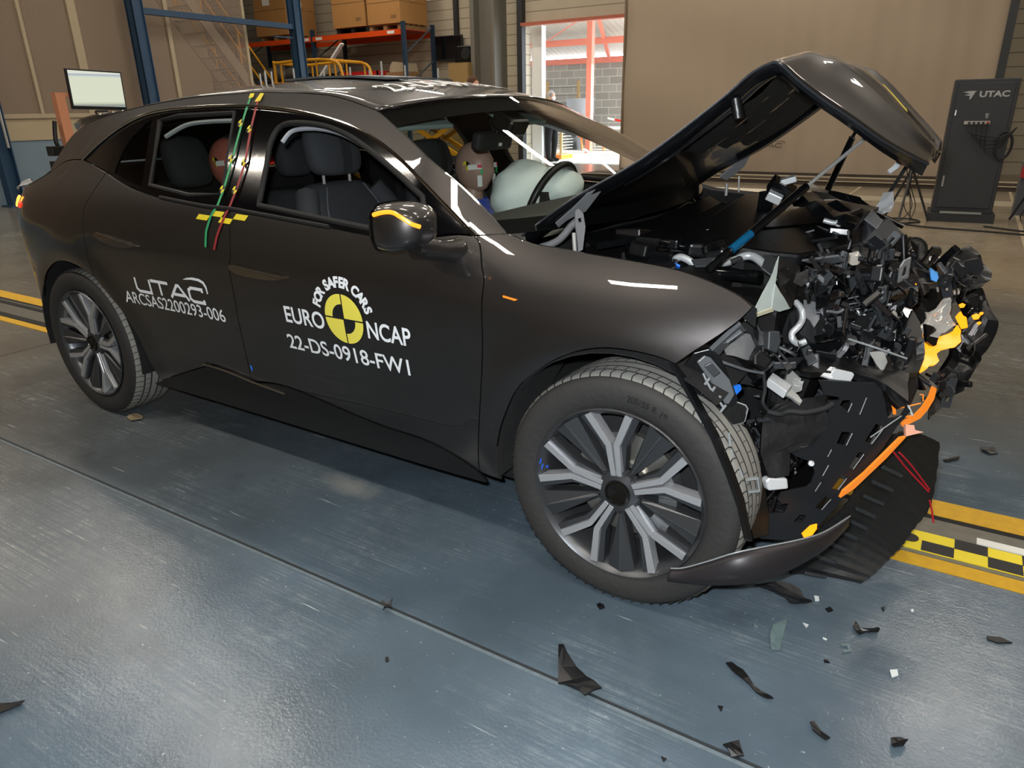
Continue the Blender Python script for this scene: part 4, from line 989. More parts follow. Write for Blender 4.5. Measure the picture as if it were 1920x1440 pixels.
    m.lathe([(.0, -.05), (.215, -.05), (.215, -.045), (.0, -.045)], 40, MX); m.build('backing_plate', BLKM, w)
    return w
wh = make_wheel(); wh.parent = car; wh.name = 'front_wheel'; wh.location = (.0, -.80, .345)
allo = list(bpy.data.objects)
vv, ff = [], []; ang = 86
for ch in '205/55 R 19':
    ang -= 2.0
    if ch == ' ': continue
    v, f = text_mesh(ch, size=1, bold=.02); xs = [p[0] for p in v]; cx = (min(xs)+max(xs))/2; a = math.radians(ang); o = len(vv)
    for x, y in v:
        r_ = .286+y*.024; t_ = a-(x-cx)*.022/r_; vv.append((r_*math.cos(t_), -.8-.1075+.800, r_*math.sin(t_)))
    ff += [tuple(o+i for i in t) for t in f]
m = MB(); m.mesh(vv, ff)
tyl = m.build('tyre_size_lettering', mat('tyre_letters', '0a0a0a', .6)); tyl.parent = wh
m = MB()
for x, z in ((-.232, .045), (-.226, .030)): m.box((x, -.1045, z), (.004, .001, .018), (0, .3, 0))
m.box((-.213, -.098, .03), (.006, .003, .006)); bm_ = m.build('blue_paint_mark', mat('paint_mark_blue', '1a58c8', .5)); bm_.parent = wh
w2 = copy_tree(wh, car, allo); w2.name = 'rear_wheel'; w2.location = (-2.675, -.79, .345); w2.rotation_euler = (0, .42, 0)
w3 = copy_tree(wh, car, allo); w3.name = 'front_wheel'; w3.location = (.0, .80, .345); w3.rotation_euler = (0, 0, PI)
w4 = copy_tree(wh, car, allo); w4.name = 'rear_wheel'; w4.location = (-2.675, .79, .345); w4.rotation_euler = (0, 0, PI)
m = MB(); m.bar((-2.675, -.7, .34), (-2.675, .7, .34), .08); m.bar((0, -.7, .34), (0, .7, .34), .07); m.build('axle', DARKM, car)
# ================================================================ WRECKED FRONT
rnd = random.Random(11)
MN = {
 'alu_cast': mat('alu_cast', '9b9da0', .38, .6, noise=.12, nscale=40), 'alu_white': mat('alu_white', 'cfd2d4', .35, .25), 'alu_pipe': mat('alu_pipe', 'c3c8cb', .3, .45),
 'steel_bright': mat('steel_bright', 'd2d2ce', .22, .6), 'dark_steel': DARKM, 'black_gloss': mat('black_gloss', '0a0b0c', .14, coat=.6), 'black_satin': mat('black_satin', '0b0c0e', .36, noise=.35, nscale=25, bump=.1, bscale=60),
 'brown_black': mat('brown_black', '191412', .45, noise=.3, nscale=20), 'grey_plastic': mat('grey_plastic', '2c2f32', .45, noise=.15, nscale=30), 'edge_grey': mat('edge_grey', '55585b', .4), 'edge_light': mat('edge_light', '7d8284', .4),
 'blue_film': mat('blue_film', '0e4a6c', .2), 'blue_clip': mat('blue_clip', '1f6fd8', .4), 'tape_blue': mat('tape_blue', '4a98e8', .45), 'chrome_strip': CHROME, 'car_paint': PAINT, 'primer_grey': mat('primer_grey', '9fa8a4', .45), 'cream_primer': mat('cream_primer', 'b8b49c', .45),
 'charcoal_plate': mat('charcoal_plate', '191b1e', .42, noise=.15, nscale=12, bump=.05, bscale=80), 'cable_black': BLKM, 'olive_black': mat('olive_black', '17170f', .5), 'red_wire': mat('red_wire', 'b01424', .4),
 'amber_lit': mat('amber_lit', 'b05008', .3, emit=(1.0, .36, .01), es=1.5), 'amber_dim': mat('amber_dim', 'd8701c', .25, emit=(1.0, .30, .03), es=.42, coat=.5), 'amber_pale': mat('amber_pale', 'd8a08a', .3, emit=(1, .4, .2), es=.12),
 'chrome_crumpled': mat('chrome_crumpled', 'dcd8d0', .16, .55),
}
def wobble(bm, amp, cuts=3, seed=0):
    bmesh.ops.triangulate(bm, faces=bm.faces[:]); bmesh.ops.subdivide_edges(bm, edges=bm.edges[:], cuts=cuts, use_grid_fill=True)
    r = random.Random(seed); k = [Vector((r.uniform(-1, 1), r.uniform(-1, 1), r.uniform(-1, 1))).normalized()*r.uniform(25, 110) for _ in range(7)]; ph = [r.uniform(0, 6) for _ in k]; dv = [Vector((r.uniform(-1, 1), r.uniform(-1, 1), r.uniform(-1, 1))).normalized() for _ in k]
    for v in bm.verts:
        d = Vector((0, 0, 0))
        for a, b, c in zip(k, ph, dv):
            s = (a.dot(v.co)+b)/PI; s = abs((s % 2)-1)*2-1; d += c*s
        v.co += d*amp*.55
def plate(name, mt, parent, O, U, V, outline, holes, t=.003, crumple=0, bevel=0, label=None):
    U, V, O = Vector(U), Vector(V), Vector(O); N = U.cross(V)
    M = Matrix(((U.x, V.x, N.x, O.x), (U.y, V.y, N.y, O.y), (U.z, V.z, N.z, O.z), (0, 0, 0, 1)))
    m = MB(); m.prism(outline, holes, M, t)
    if crumple: wobble(m.bm, crumple, 4, len(outline)+int(abs(O.x)*1000))
    o = m.build(name, MN[mt], parent, smooth=bool(crumple), angle=14, bevel=bevel)
    if label: o['label'] = label
    return o
def hose(name, mt, parent, pts, r, label=None, n=8, sm=5):
    m = MB(); m.tube(spline(pts, sm) if sm > 1 else pts, r, n); o = m.build(name, MN[mt], parent, smooth=True, angle=60)
    if label: o['label'] = label
    return o
def block(name, mt, parent, c, size, rot, label=None, bevel=.003):
    m = MB(); m.box(c, size, rot)
    o = m.build(name, MN[mt], parent, bevel=bevel)
    if label: o['label'] = label
    return o
def ring(name, mt, parent, c, R_, r, rot):
    M = Euler(rot).to_matrix(); m = MB(); m.tube([Vector(c)+M @ Vector((R_*math.cos(a*PI/8), R_*math.sin(a*PI/8), 0)) for a in range(16)], r, 6, close=True); return m.build(name, MN[mt], parent, smooth=True)
def drum(name, mt, parent, c, R_, h, rot):
    m = MB(); m.lathe([(0, -h/2), (R_, -h/2), (R_, h/2-.003), (R_*.85, h/2), (R_*.8, h/2-.006), (0, h/2-.004)], 24, Matrix.Translation(c) @ Euler(rot).to_matrix().to_4x4()); return m.build(name, MN[mt], parent, smooth=True, angle=40)
# ---- bonnet: buckled sheet, hinged at the scuttle (x, z, half width, crown)
HB = [(-.42, .985, .69, .0), (-.25, 1.10, .695, .012), (-.06, 1.205, .69, .02), (.12, 1.335, .68, .028), (.19, 1.395, .672, .035), (.225, 1.415, .665, .04), (.25, 1.418, .655, .045), (.285, 1.385, .62, .06), (.33, 1.345, .565, .078), (.39, 1.30, .50, .075), (.46, 1.245, .42, .06), (.52, 1.205, .34, .04), (.56, 1.180, .26, .02)]
def bonnet_pt(r, t, off=0.0, inset=0.0):
    x, z, hw, cr = r; e = 1-abs(t)**2.2
    fr_ = sstep(.22, .33, x)
    ridge = .022*math.exp(-((abs(t)-.55)/.10)**2)*fr_ - .016*math.exp(-((abs(t)-.30)/.12)**2)*fr_
    return (x+.0*e-off*.3, t*(hw-inset), z+cr*e+ridge-off)
rows = spline(HB, 4)
m = MB(); m.loft([[bonnet_pt(r, t/24) for t in range(-24, 25)] for r in rows]); bon = m.build('bonnet', PAINT, car, smooth=True, angle=50, solid=.003); bon['label'] = 'buckled bonnet folded upward in the middle'
# inner frame of the bonnet: flange and sunken panel
UND = mat('bonnet_underside', '0c0d10', .28, coat=.3, noise=.3, nscale=8)
m = MB()
prof_t = [-1, -.97, -.955, -.90, -.86, -.82, -.78, -.5, -.2, .2, .5, .78, .82, .86, .90, .955, .97, 1]
prof_o = [.004, .006, .02, .038, .038, .020, .014, .012, .016, .016, .012, .014, .020, .038, .038, .02, .006, .004]
m.loft([[bonnet_pt(r, t, o) for t, o in zip(prof_t, prof_o)] for r in rows]); m.build('bonnet_inner_frame', UND, bon, smooth=True, angle=35)
for s in (-1, 1):
    m = MB(); m.tube([bonnet_pt(r, s*.80, .028) for r in rows[6:30]], .010, 6); m.build('frame_bead', UND, bon, smooth=True)
m = MB(); m.tube([bonnet_pt(r, -1, .002) for r in rows], .0032, 6); m.build('bonnet_edge', mat('edge_paint', '3a3d42', .25, .5), bon, smooth=True)
# torn opening patch and buckled insulation under the bonnet
m = MB(); m.loft([[bonnet_pt(r, t/10, .024+.010*math.sin(t*1.7+i*.9)) for t in range(-6, 8)] for i, r in enumerate(rows[8:20])]); m.build('insulation_mat', mat('insulation', '08090a', .8), bon, smooth=True)
m = MB(); p = Vector(bonnet_pt((.16, 1.37, .676, .03), -.93, .03)); m.tube([p, p+Vector((.012, .0, -.045))], .014, 12); m.build('bump_stop', MN['black_satin'], bon, smooth=True)
# badge plinth and chequer tape on the bonnet nose
m = MB(); m.loft([[(x-.002, y, z+.012) for x, y, z in (bonnet_pt(rows[k], t) for t in (.26, .36))] for k in (35, 37, 39, 41)]); m.build('chequer_tape', YEL2, bon, solid=.002)
m = MB(); m.loft([[(x, y, z+.014) for x, y, z in (bonnet_pt(rows[k], t) for t in (.12, .2, .26))] for k in (40, 42, 44, 46)]); m.build('emblem', CHROME, bon, solid=.006)
# ---- structures under the bonnet: tower, rails, radiator pack (dark masses behind the loose parts)
DK = mat('deep_black', '050506', .65, spec=.25)
def mass(name, a, b, rot=(0, 0, 0), amp=.012, mt=None, seed=1, cuts=9):
    m = MB(); c = [(a[i]+b[i])/2 for i in range(3)]; m.box(c, [abs(b[i]-a[i]) for i in range(3)], rot); wobble(m.bm, amp*.8, cuts, seed); return m.build(name, mt or DK, car, smooth=True, angle=9)
mass('engine_block', (-.30, -.38, .40), (.26, .42, .90), seed=2)
mass('strut_tower', (-.16, -.66, .55), (.12, -.40, .90), seed=3); mass('strut_tower', (-.16, .40, .55), (.12, .66, .90), seed=4)
mass('gearbox', (-.25, .1, .22), (.22, .6, .6), seed=5)
mass('radiator_pack', (.22, -.46, .30), (.38, .62, .84), (0, .12, 0), .02, seed=6)
mass('bumper_beam', (.40, -.38, .38), (.52, .60, .60), (0, 0, .06), .02, seed=7)
mass('fan_shroud', (.34, -.32, .60), (.52, .50, .86), (0, -.15, .05), .025, seed=8)
mass('air_box', (-.1, .15, .80), (.22, .55, .94), seed=9)
mass('subframe', (-.2, -.55, .16), (.45, .55, .26), seed=10)
mass('battery_tray', (.05, -.62, .62), (.30, -.42, .84), seed=12)
mass('scuttle', (-.46, -.66, .74), (-.24, .66, .90), amp=.004, seed=13)
mass('headlamp_housing', (.50, .06, .55), (.64, .55, .78), (0, 0, -.1), .03, seed=14)
mass('bumper_carrier', (.48, -.28, .40), (.57, .42, .58), (0, .2, .02), .03, seed=16)
# rear fender inner ledge
m = MB(); m.loft([[(x, s*(W(x, z)-d), z-dz) for x, z in FENDT] for s in (-1,) for d, dz in ((.004, .002), (.035, .012), (.04, .06))]); m.build('wing_flange', INNER, car, smooth=True)
m = MB(); m.loft([[(x, (W(x, z)-d), z-dz) for x, z in FENDT] for d, dz in ((.004, .002), (.035, .012), (.04, .06))]); m.build('wing_flange', INNER, car, smooth=True)
hose('bonnet_hinge', 'alu_cast', car, [(-0.372, -0.66, 0.95), (-0.345, -0.66, 0.959), (-0.318, -0.66, 0.972), (-0.295, -0.66, 0.992), (-0.275, -0.66, 1.016), (-0.255, -0.66, 1.033)], 0.011, None, 8, 5)
plate('hinge_bracket', 'alu_cast', car, (-0.2481, -0.68, 1.0569), (0.5429, 0.6542, -0.5266), (-0.2625, -0.4635, -0.8464), [(-0.0065, -0.0046), (-0.0009, -0.0143), (0.0188, -0.0101), (0.0433, 0.018), (0.0686, 0.0764), (0.0598, 0.0876), (0.0312, 0.0493), (0.0119, 0.0265)], [[(0.0117, 0.0101), (0.0189, 0.003), (0.0264, 0.0122), (0.0191, 0.0193)]], 0.005, 0, 0, 'light grey hinge bracket')
plate('hinge_bracket', 'alu_cast', car, (-0.3311, -0.65, 1.0212), (0.8318, 0, 0.5551), (0.2944, 0.8478, -0.4411), [(0.0, 0.0), (-0.0084, 0.0231), (0.0277, 0.0181), (0.0702, 0.0235), (0.0884, 0.0328), (0.1292, 0.0173), (0.1724, 0.0), (0.1796, -0.0202), (0.1427, -0.0264), (0.068, -0.0087)], [], 0.006, 0, 0.002, None)
hose('hinge_pin', 'steel_bright', car, [(-0.249, -0.69, 1.005), (-0.244, -0.69, 0.949)], 0.006, None, 8, 1)
hose('gas_strut_rod', 'steel_bright', car, [(0.404, -0.12, 1.256), (0.276, -0.33, 1.113)], 0.0055, None, 8, 1)
hose('gas_strut', 'black_gloss', car, [(0.28, -0.325, 1.117), (0.115, -0.62, 0.922)], 0.0115, None, 8, 1)
hose('strut_sleeve', 'blue_film', car, [(0.188, -0.5, 1.007), (0.157, -0.56, 0.971)], 0.0122, 'blue film on the strut', 8, 1)
hose('gas_strut', 'black_gloss', car, [(0.269, 0.42, 1.216), (0.194, 0.5, 1.01)], 0.012, None, 8, 1)
hose('gas_strut_rod', 'dark_steel', car, [(0.299, 0.36, 1.27), (0.269, 0.42, 1.216)], 0.006, None, 8, 1)
hose('prop_rod', 'dark_steel', car, [(0.48, 0.2, 1.155), (0.423, 0.3, 1.033)], 0.006, None, 8, 1)
plate('bonnet_latch', 'alu_white', car, (0.4715, -0.1, 1.1896), (0.941, 0, -0.3384), (-0.2589, -0.6438, -0.72), [(0.0, -0.0), (0.0013, -0.016), (0.0239, -0.0132), (0.0364, -0.0), (0.0229, 0.0216), (0.0183, 0.0428), (0.0097, 0.0621), (-0.0023, 0.0564), (0.0038, 0.0383), (0.006, 0.0182)], [], 0.006, 0.004, 0, 'torn silver latch bracket')
hose('latch_wire', 'dark_steel', car, [(0.46, -0.12, 1.232), (0.464, -0.12, 1.199), (0.474, -0.12, 1.189)], 0.003, None, 8, 5)
plate('bonnet_hinge', 'alu_cast', car, (-0.2519, 0.6, 1.0523), (0.7313, 0, 0.682), (0.5181, 0.6503, -0.5556), [(-0.0, 0.0), (0.0687, 0.0053), (0.137, -0.0113), (0.152, 0.0), (0.1462, 0.024), (0.0968, 0.0451), (0.0461, 0.0461), (0.0087, 0.0403)], [], 0.008, 0, 0.003, None)
hose('hinge_pin', 'steel_bright', car, [(-0.208, 0.58, 1.028), (-0.207, 0.58, 0.978)], 0.007, None, 8, 1)
hose('hinge_pin', 'steel_bright', car, [(-0.166, 0.6, 1.057), (-0.161, 0.6, 0.993)], 0.004, None, 8, 1)
hose('coolant_pipe', 'alu_pipe', car, [(-0.02, -0.5, 0.918), (-0.003, -0.5, 0.926), (0.019, -0.5, 0.92), (0.039, -0.5, 0.909)], 0.011, None, 8, 5)
hose('coolant_pipe', 'alu_pipe', car, [(0.039, -0.5, 0.907), (0.072, -0.47, 0.914), (0.109, -0.45, 0.912), (0.13, -0.42, 0.917), (0.158, -0.42, 0.93), (0.184, -0.42, 0.929), (0.231, -0.45, 0.908)], 0.012, None, 8, 5)
plate('pipe_clip', 'blue_clip', car, (0.0008, -0.56, 0.9189), (0.9476, 0, -0.3195), (-0.211, 0.751, -0.6257), [(0.0, 0.0001), (0.0185, -0.0001), (0.0165, 0.0146), (-0.0004, 0.0133)], [], 0.006, 0, 0, None)
hose('intake_pipe', 'black_gloss', car, [(0.095, -0.5, 0.89), (0.144, -0.5, 0.892), (0.229, -0.52, 0.896)], 0.018, None, 8, 5)
plate('engine_bracket', 'grey_plastic', car, (-0.1003, -0.38, 0.9294), (0.9065, 0.3738, 0.1963), (0.4164, -0.7145, -0.5623), [(0.0, 0.0), (0.0304, -0.0291), (0.107, 0.0001), (0.0918, 0.0481), (0.0216, 0.026)], [], 0.008, 0, 0.002, None)
hose('bolt_stud', 'alu_pipe', car, [(0.001, -0.3, 0.977), (0.004, -0.3, 0.955)], 0.008, None, 8, 1)
hose('bolt_stud', 'alu_pipe', car, [(0.04, -0.3, 0.969), (0.044, -0.3, 0.943)], 0.008, None, 8, 1)
hose('bolt_stud', 'alu_pipe', car, [(0.012, -0.3, 0.926), (0.016, -0.3, 0.893)], 0.008, None, 8, 1)
hose('bolt_stud', 'alu_pipe', car, [(0.092, -0.3, 0.944), (0.096, -0.3, 0.92)], 0.008, None, 8, 1)
ring('hose_clamp', 'steel_bright', car, (0.0499, -0.25, 0.9571), .022, .004, (.5, .3, 0))
plate('washer_tank', 'black_gloss', car, (-0.1757, -0.5, 0.9297), (0.9993, 0, -0.0372), (-0.0005, -0.9999, -0.0121), [(0.0001, 0.0002), (-0.0078, -0.0682), (0.0899, -0.0621), (0.1504, -0.0), (0.1748, 0.064), (0.1038, 0.0732), (0.0293, 0.05)], [], 0.05, 0, 0.01, None)
plate('scuttle_panel', 'black_satin', car, (-0.3339, -0.45, 0.9514), (0.109, 0.9936, 0.031), (0.9935, -0.1078, -0.0378), [(0.0002, -0.0001), (0.1358, 0.0185), (0.3482, 0.0492), (0.9056, 0.0001), (0.7828, 0.1044), (0.4565, 0.1464), (0.0758, 0.1512), (-0.0897, 0.101)], [], 0.02, 0, 0.004, None)
plate('scuttle_panel', 'black_satin', car, (-0.1677, -0.45, 0.9511), (0.235, 0.9706, 0.0523), (0.9719, -0.2339, -0.0263), [(0.0002, -0.0001), (0.4072, -0.0383), (0.819, -0.091), (0.7729, -0.0), (0.3239, 0.0945), (0.0315, 0.131)], [], 0.03, 0, 0.006, None)
hose('scuttle_edge', 'chrome_strip', car, [(-0.323, -0.5, 0.947), (-0.318, -0.28, 0.947), (-0.271, -0.05, 0.949), (-0.306, 0.4, 0.965)], 0.002, None, 8, 5)
plate('engine_cover', 'black_satin', car, (-0.0712, -0.35, 0.9628), (0.6808, 0.7317, -0.0343), (-0.7242, 0.6794, 0.1182), [(0.0001, 0.0002), (0.1867, 0.1457), (0.5012, 0.4612), (0.6013, 0.4566), (0.6107, 0.2643), (0.7111, 0.2194), (0.6151, -0.0), (0.4432, -0.2206), (0.233, -0.2913), (0.1525, -0.2585), (0.085, -0.2014), (-0.0459, -0.1629)], [], 0.04, 0, 0.01, None)
plate('engine_cover', 'black_gloss', car, (0.1277, -0.3, 0.9386), (0.5018, 0.8648, 0.016), (0.7798, -0.4443, -0.4411), [(0.0927, 0.0678), (0.3409, 0.0953), (0.4625, -0.0), (0.4093, -0.0468), (0.0987, -0.0667), (-0.0, -0.0)], [], 0.012, 0, 0.004, None)
plate('radiator_cover', 'black_satin', car, (0.1261, 0.2, 1.0354), (0.9396, -0.3262, -0.1037), (-0.3284, -0.9445, -0.0035), [(0.0001, 0.0001), (-0.0423, -0.2068), (0.1883, -0.0868), (0.3064, -0.0002), (0.3906, 0.2892), (0.2299, 0.1855)], [], 0.03, 0.01, 0, None)
plate('slam_panel', 'black_satin', car, (0.0511, 0.1, 0.9574), (0.0469, 0, 0.9989), (0.4652, 0.8849, -0.0218), [(0.0, -0.0), (0.0939, -0.0), (0.0973, 0.0435), (0.0643, 0.0565), (0.0004, 0.0527)], [], 0.02, 0, 0, None)
block('relay_box', 'black_gloss', car, (0.1103, 0.15, 1.0557), (0.09, 0.07, 0.05), (0.3, 0.5, 0.4), None, 0.003)
block('relay_cap', 'alu_white', car, (0.0998, 0.1, 1.0355), (0.05, 0.03, 0.03), (0.3, 0.4, 0.2), None, 0.003)
block('relay_cap', 'alu_white', car, (0.1276, 0.15, 1.0882), (0.05, 0.035, 0.02), (0.1, -0.3, 0.3), None, 0.003)
plate('fuse_box_lid', 'alu_cast', car, (0.4042, -0.05, 1.0005), (0.8449, 0.5205, -0.1232), (-0.4338, 0.8016, 0.4114), [(0.0001, 0.0001), (0.0426, 0.0596), (0.0576, -0.0001), (0.0253, -0.047)], [], 0.006, 0, 0.002, 'bright square lid')
plate('fuse_box', 'grey_plastic', car, (0.3967, -0.02, 0.993), (0.8903, 0.1566, -0.4275), (-0.0938, -0.8558, -0.5087), [(0.0, 0.0), (0.0428, 0.007), (0.0564, -0.0373), (0.1071, -0.0103), (0.1277, -0.0), (0.0784, 0.0622), (0.0273, 0.0751)], [], 0.05, 0, 0.006, None)
ring('oval_cap', 'alu_white', car, (0.346, -0.12, 0.9949), .006, .006, (1.2, .3, 0))
hose('bonnet_lock_arm', 'alu_pipe', car, [(0.303, -0.12, 1.0), (0.33, -0.12, 0.994), (0.349, -0.12, 0.997)], 0.008, None, 8, 5)
drum('filler_cap', 'olive_black', car, (0.5405, 0.1, 0.8954), .035, .05, (.9, .3, .2))
plate('plastic_cover', 'black_satin', car, (0.2438, 0.2, 1.0051), (0.8862, 0, 0.4632), (0.275, -0.8047, -0.5261), [(-0.0, -0.0001), (0.0299, -0.0455), (0.0796, -0.0), (0.0888, 0.0991), (0.053, 0.1242)], [], 0.02, 0.006, 0, None)
plate('horn_bracket', 'alu_white', car, (0.3999, 0.2, 1.0133), (0.9987, 0, 0.0514), (-0.028, 0.8385, 0.5443), [(0.0, -0.0001), (0.0145, 0.0597), (0.0435, 0.0457), (0.0565, 0.0), (0.05, -0.0396), (0.0291, -0.0345)], [], 0.008, 0.008, 0, None)
plate('side_shroud', 'brown_black', car, (0.3727, -0.1, 0.9829), (0.5199, 0.6387, -0.5672), (0.0328, -0.6784, -0.7339), [(0.0, -0.0), (-0.0004, -0.0517), (0.029, -0.0821), (0.0784, -0.0001), (0.0822, 0.0552), (0.046, 0.0728)], [], 0.015, 0.006, 0, None)
plate('fan_shroud', 'black_satin', car, (0.3865, -0.15, 0.9201), (0.6898, 0.7144, -0.1175), (0.4144, -0.5227, -0.745), [(0.0, -0.0), (0.1082, -0.0447), (0.2206, -0.0301), (0.28, -0.0001), (0.2738, 0.0748), (0.1601, 0.1529), (0.0458, 0.1582), (-0.013, 0.1086)], [], 0.03, 0.012, 0, None)
hose('shroud_rib', 'grey_plastic', car, [(0.36, -0.36, 0.956), (0.404, -0.38, 0.902)], 0.004, None, 8, 1)
hose('shroud_rib', 'grey_plastic', car, [(0.383, -0.36, 0.94), (0.431, -0.38, 0.86)], 0.004, None, 8, 1)
hose('shroud_rib', 'grey_plastic', car, [(0.318, -0.36, 0.904), (0.358, -0.38, 0.791)], 0.004, None, 8, 1)
hose('shroud_rib', 'grey_plastic', car, [(0.346, -0.36, 0.907), (0.385, -0.38, 0.779)], 0.004, None, 8, 1)
plate('folded_bracket', 'alu_white', car, (0.2042, -0.35, 0.936), (0.864, 0.4838, -0.1393), (0.4081, -0.8351, -0.3689), [(0.0, 0.0001), (0.0201, 0.0092), (0.1026, -0.0195), (0.1034, 0.0001), (0.039, 0.0324), (0.0072, 0.0401)], [], 0.006, 0, 0, None)
plate('torn_fender_edge', 'primer_grey', car, (0.2892, -0.6, 0.9713), (-0.115, -0.7386, -0.6642), (0.4227, 0.5687, -0.7056), [(-0.0, 0.0), (0.0455, 0.0052), (0.1059, 0.0036), (0.1895, 0.0001), (0.1225, 0.0536), (0.0869, 0.0343), (0.0382, 0.0186)], [], 0.0025, 0.002, 0, 'torn pale primer side of the wing')
plate('torn_fender_edge', 'primer_grey', car, (0.2994, -0.66, 0.8495), (-0.0623, 0.3114, 0.9482), (0.345, 0.8982, -0.2723), [(-0.0, -0.0001), (0.0642, 0.0), (0.0459, 0.0263), (0.0128, 0.0847), (-0.003, 0.0376)], [], 0.0025, 0.002, 0, None)
plate('torn_fender_edge', 'car_paint', car, (0.2907, -0.6, 0.9701), (0.4948, 0.7242, -0.4804), (-0.1149, -0.4934, -0.8622), [(-0.0, 0.0), (0.0414, -0.0031), (0.0828, 0.0), (0.1072, 0.0521), (0.0955, 0.0996), (0.0528, 0.0855), (0.0184, 0.0616)], [], 0.0025, 0.008, 0, None)
plate('torn_fender_edge', 'cream_primer', car, (0.2619, -0.76, 0.8402), (0.4369, 0.8956, 0.0836), (0.196, -0.1855, 0.9629), [(0.0001, -0.0001), (0.0244, 0.0099), (0.0901, 0.012), (0.1005, -0.0), (0.0429, 0.0003)], [], 0.004, 0, 0, None)
hose('vacuum_pipe', 'alu_pipe', car, [(0.324, -0.5, 0.835), (0.345, -0.52, 0.822), (0.352, -0.53, 0.799), (0.348, -0.55, 0.783), (0.337, -0.56, 0.767), (0.341, -0.57, 0.753), (0.355, -0.56, 0.74), (0.371, -0.55, 0.746)], 0.009, None, 8, 5)
plate('crash_can_plate', 'alu_cast', car, (0.3422, -0.5, 0.8421), (0.7566, 0.6485, -0.0843), (0.3347, -0.4947, -0.802), [(0.0, -0.0), (0.0462, -0.0), (0.0366, 0.0519), (0.0195, 0.0734), (0.0116, 0.0556), (-0.0065, 0.0441)], [], 0.004, 0.003, 0, None)
plate('inner_wing', 'alu_cast', car, (0.2096, -0.72, 0.7505), (0.4244, 0.8954, -0.1343), (0.428, -0.3291, -0.8417), [(0.0, 0.0), (0.0781, -0.034), (0.1019, -0.0301), (0.1117, -0.0), (0.0726, 0.0358), (0.0314, 0.0247), (0.0018, 0.0172)], [], 0.003, 0.004, 0, 'silver inner wing sheet')
plate('wing_frame', 'edge_grey', car, (0.193, -0.8, 0.7637), (0.6263, 0.0974, 0.7734), (0.2156, 0.9318, -0.2919), [(0.0001, 0.0), (0.0413, -0.0013), (0.1026, 0.0002), (0.0843, 0.0556), (0.0378, 0.0432), (-0.0097, 0.0559)], [[(0.0345, 0.009), (0.0894, 0.0158), (0.0791, 0.0437), (0.0364, 0.0284)]], 0.012, 0, 0.002, None)
plate('headlamp_bracket', 'black_satin', car, (0.1305, -0.82, 0.7037), (0.664, 0.2142, 0.7164), (0.6385, 0.3364, -0.6923), [(0.0, 0.0), (0.0579, -0.0179), (0.0934, -0.0), (0.0968, 0.0351), (0.0638, 0.1255), (0.0499, 0.1581), (0.0265, 0.1615), (0.0168, 0.1526), (-0.0311, 0.1679), (-0.0484, 0.1736), (-0.0191, 0.0732)], [[(0.0094, 0.0171), (0.0259, 0.0183), (0.0147, 0.0467), (-0.0008, 0.0445)], [(0.0018, 0.0614), (0.0242, 0.0638), (0.016, 0.0892), (-0.0076, 0.0881)]], 0.012, 0, 0.003, None)
plate('headlamp_bracket', 'edge_grey', car, (0.1727, -0.83, 0.7399), (0.7765, 0.5647, 0.2795), (0.2847, 0.0813, -0.9552), [(0.0, 0.0), (0.0215, -0.0102), (0.0354, 0.0), (0.0683, 0.0708), (0.0719, 0.1099), (0.0519, 0.1313), (0.0429, 0.1284)], [], 0.01, 0, 0.003, None)
plate('bracket_window', 'grey_plastic', car, (0.1946, -0.838, 0.7351), (0.8297, 0.4058, -0.3833), (-0.3123, -0.2317, -0.9213), [(0.0, -0.0), (0.011, -0.0151), (0.0444, 0.0), (0.0341, 0.0165)], [], 0.006, 0, 0.002, None)
hose('bracket_rail', 'edge_light', car, [(0.196, -0.845, 0.718), (0.217, -0.845, 0.683), (0.237, -0.845, 0.659), (0.256, -0.845, 0.637)], 0.003, None, 8, 5)
block('bracket_rib', 'edge_light', car, (0.208, -0.845, 0.6994), (0.006, 0.006, 0.022), (0, 0.5, 0), None, 0)
block('bracket_rib', 'edge_light', car, (0.223, -0.845, 0.6785), (0.006, 0.006, 0.022), (0, 0.5, 0), None, 0)
block('bracket_rib', 'edge_light', car, (0.2381, -0.845, 0.6576), (0.006, 0.006, 0.022), (0, 0.5, 0), None, 0)
block('bracket_rib', 'edge_light', car, (0.2532, -0.845, 0.6367), (0.006, 0.006, 0.022), (0, 0.5, 0), None, 0)
plate('blue_connector', 'blue_clip', car, (0.2474, -0.75, 0.6624), (0.4814, 0.7349, -0.4777), (-0.0822, -0.5047, -0.8593), [(0.0, -0.0), (0.0175, -0.0114), (0.0273, -0.0), (0.0139, 0.0201)], [], 0.012, 0, 0.002, None)
plate('lamp_mount', 'black_satin', car, (0.2103, -0.8, 0.5931), (0.7526, 0.6289, 0.195), (0.3557, -0.1391, -0.9242), [(0.0, 0.0), (0.0619, -0.021), (0.0954, 0.0), (0.0952, 0.0127), (0.0809, 0.0373), (0.0705, 0.0389), (0.0082, 0.0373), (0.0043, 0.018)], [], 0.006, 0, 0.001, None)
hose('lamp_mount_rim', 'edge_light', car, [(0.248, -0.745, 0.621), (0.282, -0.745, 0.615), (0.288, -0.745, 0.607), (0.285, -0.75, 0.573), (0.277, -0.76, 0.57), (0.232, -0.8, 0.562), (0.218, -0.8, 0.595)], 0.0022, None, 8, 1)
plate('liner_edge', 'black_satin', car, (0.128, -0.895, 0.7491), (0.5727, 0.0166, -0.8196), (0.0803, 0.9938, 0.0763), [(-0.0, -0.0), (0.0122, 0.0155), (0.0642, 0.0278), (0.146, 0.0239), (0.2134, 0.0217), (0.3008, -0.0), (0.3706, -0.0237), (0.4236, -0.0607), (0.4547, -0.0824), (0.4393, -0.0956), (0.3756, -0.0544), (0.2948, -0.0257), (0.2082, -0.0044), (0.1273, -0.0006), (0.0483, 0.0009)], [], 0.01, 0, 0, None)
